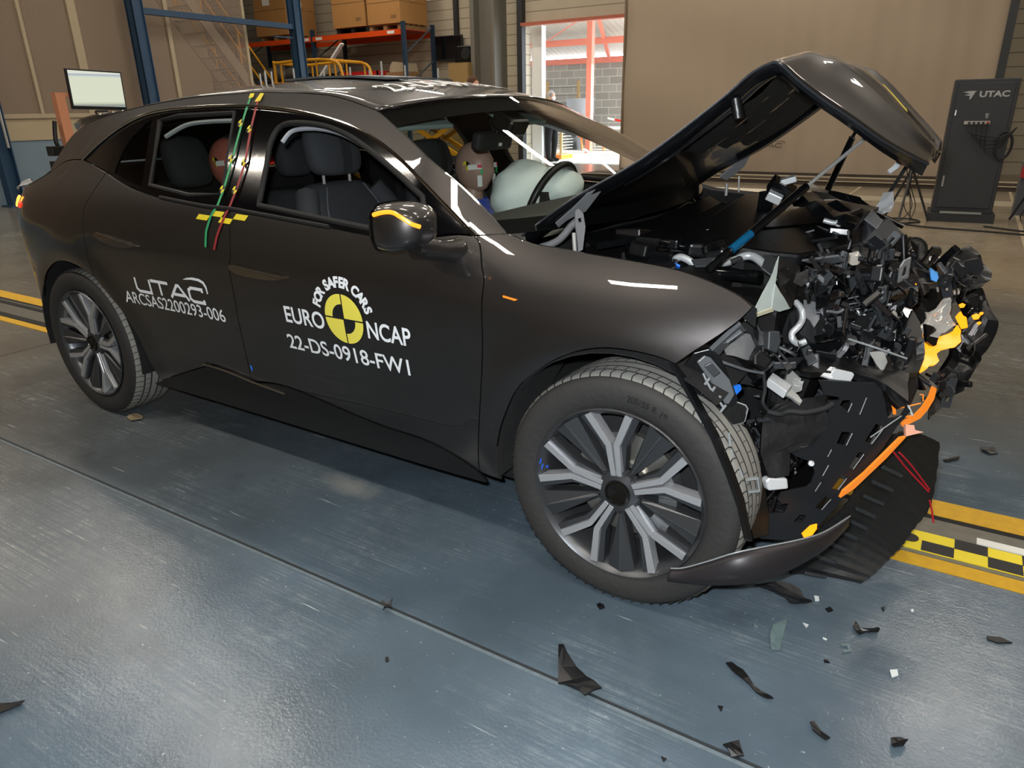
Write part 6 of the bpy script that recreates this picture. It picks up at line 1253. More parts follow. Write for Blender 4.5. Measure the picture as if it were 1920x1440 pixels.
NOSE = [(0.686,-0.106,0.875),(0.481,-0.413,0.989),(0.609,-0.257,0.858),(0.296,-0.658,0.541),(0.379,-0.534,0.885),(0.582,-0.361,0.733),(0.689,-0.225,0.588),(0.484,-0.42,0.994),(0.352,-0.629,0.236),(0.75,-0.066,0.672),(0.284,-0.648,0.418),(0.712,-0.062,0.888),(0.499,-0.421,0.758),(0.299,-0.607,0.458),(0.407,-0.484,0.821),(0.395,-0.459,0.957),(0.649,-0.176,0.87),(0.412,-0.454,0.885),(0.456,-0.45,0.776),(0.27,-0.61,0.721),(0.475,-0.454,0.741),(0.385,-0.549,0.37),(0.363,-0.58,0.478),(0.469,-0.403,0.868),(0.59,-0.293,0.854),(0.568,-0.334,0.973),(0.344,-0.588,0.464),(0.514,-0.372,0.808),(0.357,-0.584,0.701),(0.403,-0.506,0.539),(0.377,-0.506,0.897),(0.29,-0.619,0.513),(0.52,-0.365,0.789),(0.481,-0.444,0.675),(0.434,-0.452,0.772),(0.483,-0.396,0.781),(0.556,-0.376,0.617),(0.296,-0.665,0.418),(0.495,-0.428,0.739),(0.508,-0.426,0.633),(0.41,-0.484,0.695),(0.292,-0.589,0.784),(0.605,-0.354,0.655),(0.281,-0.634,0.647),(0.473,-0.451,0.747),(0.533,-0.347,0.974),(0.557,-0.32,0.953),(0.337,-0.572,0.491),(0.576,-0.336,0.891),(0.703,-0.08,0.84),(0.404,-0.478,0.88),(0.38,-0.527,0.955),(0.675,-0.136,0.862),(0.394,-0.545,0.534),(0.752,-0.085,0.651),(0.569,-0.334,0.876),(0.373,-0.576,0.407),(0.323,-0.607,0.442),(0.273,-0.701,0.509),(0.459,-0.429,0.745),(0.552,-0.389,0.723),(0.408,-0.541,0.524),(0.384,-0.485,0.898),(0.391,-0.519,0.936),(0.736,-0.104,0.556),(0.283,-0.63,0.731),(0.679,-0.142,0.849),(0.596,-0.332,0.613),(0.288,-0.666,0.497),(0.583,-0.333,0.868),(0.573,-0.343,0.648),(0.366,-0.544,0.941),(0.387,-0.506,0.961),(0.419,-0.51,0.775),(0.275,-0.663,0.4),(0.349,-0.566,0.916),(0.559,-0.352,0.959),(0.358,-0.581,0.73),(0.423,-0.468,0.757),(0.531,-0.383,0.643),(0.387,-0.525,0.911),(0.575,-0.375,0.779),(0.528,-0.385,0.819),(0.32,-0.621,0.451),(0.502,-0.373,0.915),(0.393,-0.457,0.959),(0.4,-0.508,0.843),(0.329,-0.596,0.747),(0.393,-0.475,0.892),(0.508,-0.399,0.857),(0.37,-0.547,0.715),(0.604,-0.31,0.671),(0.42,-0.506,0.531),(0.483,-0.444,0.784),(0.569,-0.309,0.934),(0.525,-0.382,0.836),(0.392,-0.491,0.868),(0.55,-0.401,0.699),(0.307,-0.607,0.51),(0.519,-0.401,0.859),(0.35,-0.572,0.449),(0.435,-0.461,0.927),(0.303,-0.65,0.54),(0.309,-0.603,0.727),(0.506,-0.432,0.71),(0.536,-0.379,0.7),(0.462,-0.433,0.721),(0.515,-0.406,0.77),(0.714,-0.197,0.548),(0.415,-0.472,0.819),(0.454,-0.457,0.702),(0.43,-0.46,0.938),(0.521,-0.395,0.972),(0.685,-0.1,0.844),(0.421,-0.481,0.795),(0.387,-0.579,0.488),(0.51,-0.401,0.895),(0.423,-0.462,0.794),(0.566,-0.374,0.703),(0.749,-0.029,0.755),(0.587,-0.307,0.887),(0.612,-0.244,0.939),(0.418,-0.5,0.584),(0.342,-0.642,0.262),(0.495,-0.399,0.687),(0.645,-0.208,0.87),(0.359,-0.504,0.894),(0.556,-0.369,0.689),(0.693,-0.126,0.826),(0.256,-0.703,0.442),(0.694,-0.19,0.564),(0.289,-0.65,0.445),(0.525,-0.359,0.82),(0.555,-0.371,0.928),(0.651,-0.168,0.877),(0.435,-0.467,0.885),(0.363,-0.525,0.948),(0.698,-0.103,0.849),(0.582,-0.345,0.659),(0.366,-0.564,0.51),(0.422,-0.508,0.755),(0.263,-0.701,0.463),(0.509,-0.423,0.778),(0.291,-0.686,0.419),(0.429,-0.467,0.792),(0.47,-0.442,0.897),(0.393,-0.574,0.418),(0.513,-0.4,0.897),(0.317,-0.642,0.468),(0.512,-0.403,0.804),(0.26,-0.724,0.47),(0.287,-0.635,0.496),(0.746,-0.039,0.693),(0.582,-0.343,0.658),(0.58,-0.341,0.726),(0.438,-0.46,0.912),(0.571,-0.357,0.691),(0.228,-0.733,0.521),(0.43,-0.46,0.762),(0.426,-0.496,0.526),(0.654,-0.207,0.863),(0.504,-0.36,0.977),(0.388,-0.477,0.874),(0.318,-0.598,0.704),(0.425,-0.475,0.858),(0.362,-0.565,0.462),(0.376,-0.526,0.9),(0.408,-0.502,0.928),(0.649,-0.265,0.596),(0.293,-0.622,0.688),(0.343,-0.589,0.482),(0.28,-0.678,0.446),(0.554,-0.351,0.9),(0.414,-0.454,0.946),(0.733,-0.091,0.723),(0.34,-0.601,0.472),(0.294,-0.679,0.331),(0.601,-0.33,0.63),(0.694,-0.219,0.567),(0.529,-0.393,0.638),(0.552,-0.384,0.678),(0.424,-0.509,0.524),(0.577,-0.323,0.961),(0.543,-0.367,0.773),(0.277,-0.614,0.759),(0.662,-0.177,0.833),(0.403,-0.561,0.52),(0.756,-0.043,0.625),(0.444,-0.474,0.791),(0.407,-0.485,0.807),(0.444,-0.483,0.787),(0.518,-0.36,0.867),(0.433,-0.514,0.555),(0.427,-0.479,0.914),(0.327,-0.557,0.722),(0.378,-0.549,0.708),(0.513,-0.419,0.827),(0.334,-0.597,0.484),(0.282,-0.681,0.438),(0.565,-0.373,0.755),(0.536,-0.37,0.894),(0.495,-0.425,0.853),(0.47,-0.457,0.777),(0.431,-0.468,0.804),(0.442,-0.433,0.884),(0.627,-0.315,0.608),(0.506,-0.381,0.963),(0.571,-0.35,0.734),(0.344,-0.583,0.525),(0.266,-0.713,0.436),(0.276,-0.673,0.401),(0.665,-0.159,0.855),(0.634,-0.206,0.928),(0.474,-0.382,0.956),(0.356,-0.58,0.48),(0.74,-0.118,0.565),(0.268,-0.619,0.774),(0.751,-0.071,0.665),(0.385,-0.558,0.512),(0.333,-0.629,0.199),(0.44,-0.438,0.755),(0.454,-0.433,0.758),(0.339,-0.601,0.693),(0.492,-0.441,0.717),(0.58,-0.367,0.735),(0.514,-0.387,0.768),(0.317,-0.625,0.23),(0.577,-0.322,0.936),(0.546,-0.358,0.966),(0.369,-0.54,0.881),(0.489,-0.437,0.711),(0.671,-0.145,0.896),(0.56,-0.369,0.615),(0.418,-0.49,0.858),(0.396,-0.535,0.691),(0.332,-0.598,0.281),(0.343,-0.601,0.51),(0.583,-0.33,0.844),(0.587,-0.36,0.741),(0.581,-0.358,0.715),(0.579,-0.313,0.818),(0.313,-0.605,0.556),(0.314,-0.651,0.351),(0.587,-0.358,0.62),(0.56,-0.383,0.798),(0.491,-0.376,0.899),(0.495,-0.417,0.913),(0.302,-0.635,0.355),(0.304,-0.659,0.418),(0.356,-0.593,0.428),(0.519,-0.41,0.766),(0.561,-0.386,0.678),(0.592,-0.373,0.697),(0.284,-0.61,0.738),(0.593,-0.332,0.652),(0.389,-0.548,0.712),(0.55,-0.332,0.938),(0.324,-0.558,0.722),(0.348,-0.589,0.262),(0.573,-0.339,0.786),(0.334,-0.571,0.522),(0.507,-0.406,0.886),(0.519,-0.399,0.964),(0.393,-0.541,0.549),(0.636,-0.229,0.907),(0.602,-0.356,0.703),(0.449,-0.457,0.793),(0.338,-0.611,0.432),(0.371,-0.582,0.548),(0.325,-0.648,0.275),(0.361,-0.536,0.929),(0.573,-0.346,0.853),(0.36,-0.523,0.88),(0.483,-0.435,0.776),(0.409,-0.468,0.945),(0.379,-0.588,0.395),(0.73,-0.122,0.577),(0.378,-0.581,0.405),(0.349,-0.576,0.691),(0.484,-0.397,0.993),(0.31,-0.652,0.429),(0.312,-0.639,0.535),(0.434,-0.484,0.709),(0.532,-0.391,0.783),(0.458,-0.435,0.877),(0.252,-0.677,0.504),(0.431,-0.499,0.56),(0.456,-0.437,0.849),(0.564,-0.369,0.81),(0.705,-0.071,0.843),(0.436,-0.478,0.822),(0.307,-0.643,0.43),(0.336,-0.582,0.377),(0.342,-0.605,0.452),(0.575,-0.353,0.88),(0.53,-0.354,0.945),(0.325,-0.625,0.228),(0.714,-0.086,0.844),(0.597,-0.351,0.657),(0.359,-0.573,0.391),(0.475,-0.439,0.69),(0.292,-0.627,0.48),(0.555,-0.378,0.698),(0.392,-0.482,0.863),(0.505,-0.378,0.819),(0.372,-0.565,0.463),(0.351,-0.517,0.909),(0.394,-0.512,0.918),(0.531,-0.364,0.757),(0.389,-0.574,0.403),(0.365,-0.534,0.894),(0.404,-0.539,0.698),(0.318,-0.65,0.36),(0.3,-0.625,0.413),(0.363,-0.54,0.709),(0.34,-0.615,0.254),(0.706,-0.183,0.567),(0.724,-0.057,0.859),(0.307,-0.573,0.759),(0.588,-0.32,0.839),(0.737,-0.034,0.764),(0.42,-0.537,0.538),(0.35,-0.592,0.705),(0.567,-0.377,0.66),(0.317,-0.623,0.351),(0.385,-0.563,0.41),(0.489,-0.374,0.95),(0.427,-0.488,0.825),(0.359,-0.558,0.919),(0.462,-0.423,0.994),(0.29,-0.593,0.695),(0.348,-0.557,0.923),(0.53,-0.378,0.844),(0.331,-0.619,0.487),(0.313,-0.599,0.715),(0.38,-0.57,0.468),(0.599,-0.326,0.718),(0.435,-0.455,0.991),(0.311,-0.655,0.389),(0.345,-0.523,0.9),(0.421,-0.443,0.979),(0.59,-0.333,0.731),(0.542,-0.351,0.822),(0.71,-0.179,0.541),(0.439,-0.439,0.815),(0.712,-0.087,0.804),(0.416,-0.481,0.862),(0.334,-0.62,0.434),(0.319,-0.654,0.288),(0.491,-0.395,0.756),(0.357,-0.585,0.712),(0.318,-0.624,0.449),(0.399,-0.499,0.908),(0.393,-0.496,0.953),(0.686,-0.131,0.863),(0.3,-0.625,0.376),(0.307,-0.659,0.457),(0.413,-0.472,0.884),(0.412,-0.544,0.525),(0.474,-0.408,0.81),(0.487,-0.433,0.827),(0.313,-0.579,0.701),(0.501,-0.412,0.737),(0.252,-0.684,0.484),(0.336,-0.622,0.245),(0.348,-0.61,0.196),(0.338,-0.604,0.457),(0.297,-0.602,0.555),(0.327,-0.594,0.401),(0.473,-0.412,0.753),(0.395,-0.567,0.383),(0.333,-0.652,0.235),(0.334,-0.64,0.249),(0.315,-0.655,0.239),(0.558,-0.384,0.754),(0.464,-0.435,0.685),(0.446,-0.455,0.686),(0.294,-0.627,0.758),(0.283,-0.664,0.315),(0.328,-0.588,0.42),(0.749,-0.029,0.693),(0.42,-0.473,0.898),(0.389,-0.543,0.36),(0.593,-0.335,0.691),(0.486,-0.402,0.795),(0.515,-0.355,0.957),(0.526,-0.378,0.844),(0.504,-0.378,0.833),(0.547,-0.368,0.766),(0.577,-0.287,0.962),(0.516,-0.38,0.735),(0.498,-0.38,0.836),(0.499,-0.405,0.689),(0.412,-0.446,0.969),(0.29,-0.627,0.751),(0.407,-0.543,0.524),(0.563,-0.31,0.937),(0.256,-0.664,0.493),(0.59,-0.378,0.624),(0.595,-0.292,0.859),(0.317,-0.649,0.425),(0.333,-0.61,0.468),(0.347,-0.588,0.534),(0.497,-0.409,0.934),(0.369,-0.567,0.371),(0.326,-0.641,0.323),(0.298,-0.606,0.723),(0.449,-0.416,0.919),(0.614,-0.227,0.924),(0.544,-0.398,0.77),(0.362,-0.573,0.516),(0.64,-0.217,0.843),(0.468,-0.406,0.799),(0.526,-0.38,0.638),(0.284,-0.628,0.601),(0.342,-0.6,0.279),(0.411,-0.489,0.914),(0.354,-0.555,0.909),(0.537,-0.362,0.732),(0.32,-0.574,0.749),(0.504,-0.419,0.837),(0.684,-0.136,0.801),(0.702,-0.191,0.574),(0.336,-0.617,0.243),(0.583,-0.346,0.682),(0.388,-0.513,0.872),(0.758,-0.002,0.739),(0.511,-0.415,0.874),(0.541,-0.348,0.825),(0.332,-0.622,0.268)]
# skirt: lower corner of the bumper swung back under the wheel
m = MB(); rows_ = []
A_, B_ = [spline(r, 4) for r in skirt_pts]
for k in range(6):
    t = k/5; rows_.append([tuple(Vector(a).lerp(Vector(b), t)+Vector((.0, -.018*math.sin(PI*t), 0))) for a, b in zip(A_, B_)])
rows_.append([(p[0]-.01, p[1]+.05, p[2]+.012) for p in rows_[-1]])
m.loft(rows_); o = m.build('bumper_corner', mat('bumper_paint', '2a2729', .42, .35, noise=.06, nscale=90), car, smooth=True, angle=50, solid=.004); o['label'] = 'detached lower bumper corner'
m = MB(); m.tube([tuple(Vector(p)+Vector((0, -.001, .001))) for p in A_], .0022, 6); m.build('bumper_lip', MN['edge_light'], car, smooth=True)
# ribbed undertray hanging down to the floor
m = MB(); T = [spline(r, 5) for r in tray_pts]; n = min(len(r) for r in T); rows_ = []
for j in range(n):
    cols = spline([T[0][j], T[1][j], T[2][j]], 6); rows_.append([tuple(Vector(p)+Vector((-.35, -.75, .4)).normalized()*(.007 if (j % 2) else 0)) for p in cols])
m.loft(rows_); o = m.build('undertray', mat('undertray_black', '111314', .55, noise=.3, nscale=14, bump=.3, bscale=30), car, solid=.004); o['label'] = 'black ribbed undertray hanging to the floor'
for k in range(9):
    j = 2+k*3
    if j >= n: break
    a = Vector(T[0][j]).lerp(Vector(T[1][j]), .5); b = Vector(T[1][j]).lerp(Vector(T[2][j]), .2); N_ = Vector((-.35, -.75, .4)).normalized()*.012
    m = MB(); m.bar(a+N_, b+N_, .012, .012); m.build('undertray_rib', MN['grey_plastic'], car, bevel=.003)
# loose broken parts filling the crushed nose
def env_pt():
    """a point on the crumpled face of the nose"""
    global nose_i
    nose_i += 1
    return Vector(NOSE[nose_i % len(NOSE)])+Vector((rnd.uniform(-.006, .006), rnd.uniform(-.01, .01), rnd.uniform(-.006, .006)))
nose_i = 0
names = ['bracket_fragment', 'plastic_shard', 'hose_piece', 'clip', 'housing_fragment']
mtl = ['black_satin', 'black_satin', 'black_gloss', 'grey_plastic', 'brown_black', 'charcoal_plate']
for i in range(98):      # plastic shards
    c = env_pt(); r_ = rnd.uniform(.012, .045); n = rnd.choice((3, 4, 5, 5)); R3 = Euler((rnd.uniform(0, 6), rnd.uniform(0, 6), rnd.uniform(0, 6))).to_matrix()
    pts = [(r_*rnd.uniform(.5, 1.2)*math.cos(2*PI*k/n), r_*rnd.uniform(.5, 1.2)*math.sin(2*PI*k/n)) for k in range(n)]
    plate('plastic_shard', rnd.choice(mtl), car, c, R3 @ Vector((1, 0, 0)), R3 @ Vector((0, 1, 0)), pts, [], .003, rnd.choice((0, .004)), 0)
for i in range(95):      # brackets with lightening holes
    c = env_pt(); a, b = rnd.uniform(.03, .09), rnd.uniform(.012, .035); R3 = Euler((rnd.uniform(0, 6), rnd.uniform(0, 6), rnd.uniform(0, 6))).to_matrix()
    pts = [(-a/2, -b/2), (a/2, -b/2), (a/2, b*.2), (a*.3, b/2), (-a/2, b/2)]; hole = [(-a*.3, -b*.25), (a*.2, -b*.25), (a*.2, b*.1), (-a*.3, b*.25)]
    plate('bracket_fragment', rnd.choice(mtl+['grey_plastic', 'edge_grey', 'alu_cast'][:rnd.choice((2, 2, 3))]), car, c, R3 @ Vector((1, 0, 0)), R3 @ Vector((0, 1, 0)), pts, [hole], rnd.uniform(.004, .012), 0, .001)
for i in range(75):
    c = env_pt(); block('housing_fragment', rnd.choice(mtl), car, c, (rnd.uniform(.03, .09), rnd.uniform(.005, .02), rnd.uniform(.008, .03)), (rnd.uniform(0, 6), rnd.uniform(0, 6), rnd.uniform(0, 6)), None, .004)
for i in range(90):
    c = env_pt(); d = Vector((rnd.uniform(-1, 1), rnd.uniform(-1, 1), rnd.uniform(-1, 1)))*.022; e = Vector((rnd.uniform(-1, .2), rnd.uniform(-.3, 1), rnd.uniform(-1, .4)))*.025
    hose('hose_piece', rnd.choice(('cable_black', 'black_gloss', 'cable_black', 'grey_plastic')), car, [c, c+d, c+d+e, c+d*1.6+e*2], rnd.uniform(.002, .007), None, 6, 4)
for i in range(60):
    c = env_pt()+Vector((.0, -.012, .0)); n = rnd.choice((3, 4)); r_ = rnd.uniform(.003, .010); R3 = Euler((rnd.uniform(0, 6), rnd.uniform(0, 6), rnd.uniform(0, 6))).to_matrix()
    plate('bright_splinter', rnd.choice(('alu_white', 'alu_cast', 'steel_bright', 'edge_light', 'edge_grey')), car, c, R3 @ Vector((1, 0, 0)), R3 @ Vector((0, 1, 0)), [(r_*rnd.uniform(.5, 1.5)*math.cos(2*PI*k/n), .6*r_*math.sin(2*PI*k/n)) for k in range(n)], [], .002, 0, 0)
# engine bay clutter on top, between the wings
for i in range(60):
    x, y = rnd.uniform(-.22, .40), rnd.uniform(-.58, .58); c = Vector((x, y, rnd.uniform(.90, .955))); k = i % 3
    if k == 0: block('bay_housing', rnd.choice(mtl), car, c, (rnd.uniform(.04, .12), rnd.uniform(.03, .09), rnd.uniform(.02, .05)), (rnd.uniform(-.4, .4), rnd.uniform(-.4, .4), rnd.uniform(0, 3)), None, .006)
    elif k == 1: hose('bay_hose', rnd.choice(('cable_black', 'black_gloss')), car, [c, c+Vector((rnd.uniform(-.1, .1), rnd.uniform(-.1, .1), .03)), c+Vector((rnd.uniform(-.15, .15), rnd.uniform(-.15, .15), -.02))], rnd.uniform(.004, .011), None, 7, 6)
    else:
        R3 = Euler((rnd.uniform(-.5, .5), rnd.uniform(-.5, .5), rnd.uniform(0, 6))).to_matrix(); a = rnd.uniform(.03, .07)
        plate('bay_bracket', rnd.choice(('black_satin', 'grey_plastic', 'black_gloss', 'edge_grey')), car, c, R3 @ Vector((1, 0, 0)), R3 @ Vector((0, 1, 0)), [(-a, -a*.4), (a, -a*.3), (a*.8, a*.4), (-a*.6, a*.5)], [], .006, 0, .002)
# ================================================================ CABIN
FAB = mat('seat_fabric', '2a2d30', .85, bump=.25, bscale=250); FABS = mat('seat_stripe', '1b1d1f', .7); STITCH = mat('seat_stitch', '54585c', .7)
def cushion(name, rows, m_, parent, sub=2):
    m = MB(); m.loft(rows, close=True)
    m.bm.verts.ensure_lookup_table(); n = len(rows[0]); vs_ = m.bm.verts[:]
    m.bm.faces.new(vs_[:n][::-1]); m.bm.faces.new(vs_[-n:])
    return m.build(name, m_, parent, smooth=True, angle=180, subsurf=sub)
def oval(cx, cy, cz, a, b, tilt=0, n=10, p=2.8):
    """flat ring in the xy plane: a along x (thickness), b along y"""
    out = []
    for k in range(n):
        t = 2*PI*k/n; c_, s_ = math.cos(t), math.sin(t)
        out.append((cx+a*math.copysign(abs(c_)**(2/p), c_), cy+b*math.copysign(abs(s_)**(2/p), s_), cz))
    return out
def seat(x, y, top=1.09, hr=True, parent=car, name='front_seat'):
    s = empty(name, (0, 0, 0), parent=parent)
    bx = x
    rows = [oval(bx+.10, y, .48, .10, .24), oval(bx+.04, y, .60, .085, .25), oval(bx-.02, y, .78, .075, .255), oval(bx-.07, y, .95, .065, .245), oval(bx-.10, y, 1.04, .055, .20), oval(bx-.115, y, top, .045, .15)]
    cushion('backrest', rows, FAB, s)
    for sy in (-1, 1):
        m = MB(); m.tube(spline([(bx+.155, y+sy*.15, .55), (bx+.07, y+sy*.155, .78), (bx+.005, y+sy*.15, .95), (bx-.045, y+sy*.10, 1.06)], 4), .0025, 5); m.build('stitching', STITCH, s)
        m = MB(); m.tube(spline([(bx+.10, y+sy*.235, .52), (bx+.05, y+sy*.245, .78), (bx-.01, y+sy*.235, .93), (bx-.07, y+sy*.18, 1.04)], 4), [.045]*13, 10); m.build('bolster', FAB, s, smooth=True)
    rows = [oval(bx+.35, y, .38, .27, .22), oval(bx+.35, y, .46, .28, .25), oval(bx+.34, y, .52, .26, .24)]
    cushion('seat_cushion', rows, FAB, s)
    if hr:
        hx = bx-.10
        h = cushion('headrest', [oval(hx+.015, y, top+.02, .045, .095), oval(hx+.012, y, top+.05, .06, .135), oval(hx, y, top+.12, .062, .14), oval(hx-.015, y, top+.18, .055, .13), oval(hx-.02, y, top+.205, .035, .10)], FAB, s)
        m = MB(); m.loft([[(hx+.081-dx, y+d, z) for d in (-.022, .022)] for z, dx in ((top+.03, .006), (top+.08, .0), (top+.13, .004), (top+.185, .022), (top+.205, .045))]); m.build('headrest_stripe', FABS, h, solid=.004)
        for d in (-.07, .07):
            m = MB(); m.tube([(hx+.01, y+d, top-.02), (hx+.01, y+d, top+.04)], .006, 8); m.build('headrest_post', MN['steel_bright'], s, smooth=True)
    return s
seat(-1.40, -.37, 1.075); seat(-1.50, .37, 1.0)
# rear bench with its head restraints
s = empty('rear_seat', parent=car)
cushion('backrest', [oval(-2.42, 0, .50, .08, .62), oval(-2.50, 0, .75, .07, .62), oval(-2.58, 0, .96, .05, .58)], FAB, s)
cushion('seat_cushion', [oval(-2.15, 0, .38, .26, .60), oval(-2.15, 0, .50, .26, .60)], FAB, s)
for y in (-.32, .32, 0):
    cushion('headrest', [oval(-2.53, y, 1.0, .055, .09), oval(-2.52, y, 1.05, .07, .12), oval(-2.545, y, 1.16, .07, .12), oval(-2.57, y, 1.245, .05, .10)], FAB, s)
# dashboard, steering wheel, inner mirror, headliner edge, door cards
m = MB(); rows = []
for x, z in ((-.46, .955), (-.60, .985), (-.74, .985), (-.84, .955), (-.87, .88), (-.86, .70), (-.80, .5)): rows.append([(x+.10*(1-(t/8)**2)*(1 if x > -.7 else .2), t/8*.70, z+.012*(1-(t/8)**2)) for t in range(-8, 9)])
m.loft(rows); m.build('dashboard', mat('dash_vinyl', '1c1e1b', .6, bump=.15, bscale=200), car, smooth=True, angle=60)
sw = empty('steering_wheel', parent=car); M = Matrix.Translation((-.93, .37, .93)) @ Matrix.Rotation(math.radians(-68), 4, 'Y')
m = MB(); m.tube([M @ Vector((.185*math.cos(a*PI/20), .185*math.sin(a*PI/20), 0)) for a in range(40)], .016, 10, close=True); m.build('rim', mat('wheel_leather', '0e0f10', .45), sw, smooth=True)
m = MB(); m.box(M @ Vector((0, 0, 0)), (.05, .16, .12)); m.bar(M @ Vector((0, -.17, 0)), M @ Vector((0, .17, 0)), .03, .02); m.build('hub', BLKM, sw)
m = MB(); m.tube([M @ Vector((0, 0, 0)), (-.6, .37, .80)], .03, 10); m.build('column', BLKM, sw, smooth=True)
im = empty('rear_view_mirror', parent=car)
m = MB(); m.box((-.985, 0, 1.215), (.045, .24, .07), (0, .2, 0)); m.build('mirror_housing', BLKM, im, bevel=.015)
m = MB(); m.box((-.90, 0, 1.28), (.10, .13, .07), (0, .5, 0)); m.build('camera_housing', BLK, im, bevel=.015)
m = MB(); m.tube([(-.965, 0, 1.24), (-.94, 0, 1.29)], .012, 8); m.build('mirror_arm', BLK, im)
m = MB(); m.box((-.961, .02, 1.20), (.003, .02, .012), (0, .2, 0)); m.build('mirror_label', WHT, im)
m = MB(); rows = [[(x, t/6*(W(x, z)-.07), z-.05+.04*(1-(t/6)**2)) for t in range(-6, 7)] for x, z in ROOFE]; m.loft(rows); m.build('headliner', mat('headliner_black', '101011', .9), car, smooth=True)
for y0, y1 in ((-.52, -.18), (.18, .52)):
    m = MB(); m.box((-1.10, (y0+y1)/2, 1.305), (.14, y1-y0, .018), (0, .5, 0)); m.build('sun_visor', mat('visor_grey', '7e8c88', .7), car, bevel=.006)
for s_ in (-1, 1):
    m = MB(); m.loft([[(x, s_*(W(x, z)-.045), z-.012+dz) for x, z in spline(BELT[1:10], 3)] for dz in (0, -.25)]); m.build('door_card', mat('card_black', '121315', .8), car, smooth=True)
    m = MB(); m.tube(spline([(x, s_*(W(x, z)-.035), z) for x, z in ((-1.425, 1.235), (-1.395, 1.272), (-1.30, 1.280), (-1.20, 1.272), (-1.10, 1.250), (-.98, 1.208))], 5), .008, 6); m.build('door_seal_highlight', mat('inner_grey', 'a4a9b0', .4), car, smooth=True)
    m = MB(); m.tube(spline([(x, s_*(W(x, z)-.035), z) for x, z in ((-2.13, 1.25), (-2.03, 1.292), (-1.90, 1.305), (-1.74, 1.308))], 5), .009, 6); m.build('grab_handle', MATS['inner_grey'], car, smooth=True)
# airbag in front of the driver
AIR = mat('airbag_cloth', 'e6efec', .8, bump=.2, bscale=30)
def bag(cx, cy, cz, a, b, c, seed, sub=1):
    m = MB(); m.ball((0, 0, 0), 1, 24, 14)
    r = random.Random(seed); ks = [(Vector((r.uniform(-1, 1), r.uniform(-1, 1), r.uniform(-1, 1)))*4, r.uniform(0, 6)) for _ in range(5)]
    for v in m.bm.verts:
        f = 1+.05*sum(abs(math.sin(k.dot(v.co)+p)) for k, p in ks)-.1; v.co = Vector((v.co.x*a*f+cx, v.co.y*b*f+cy, v.co.z*c*f+cz))
    return m
ab = empty('airbag', parent=car); ab['label'] = 'deployed white airbags'
bag(-1.06, .37, .97, .12, .20, .14, 3).build('driver_airbag', AIR, ab, smooth=True, angle=180)
bag(-.93, .44, 1.0, .10, .13, .085, 5).build('driver_airbag', AIR, ab, smooth=True, angle=180)
m = MB(); m.lathe([(0, 0), (.012, 0), (.012, .003), (0, .003)], 12, Matrix.Translation((-.86, .40, 1.055)) @ Euler((.3, .6, 0)).to_matrix().to_4x4()); m.build('vent_hole', BLKM, ab)
m = MB(); m.loft([[(-.80, -.5, .70), (-.78, -.5, .5)], [(-.80, -.2, .72), (-.78, -.2, .5)]]); m.build('glove_flap', BLKM, car, solid=.01)
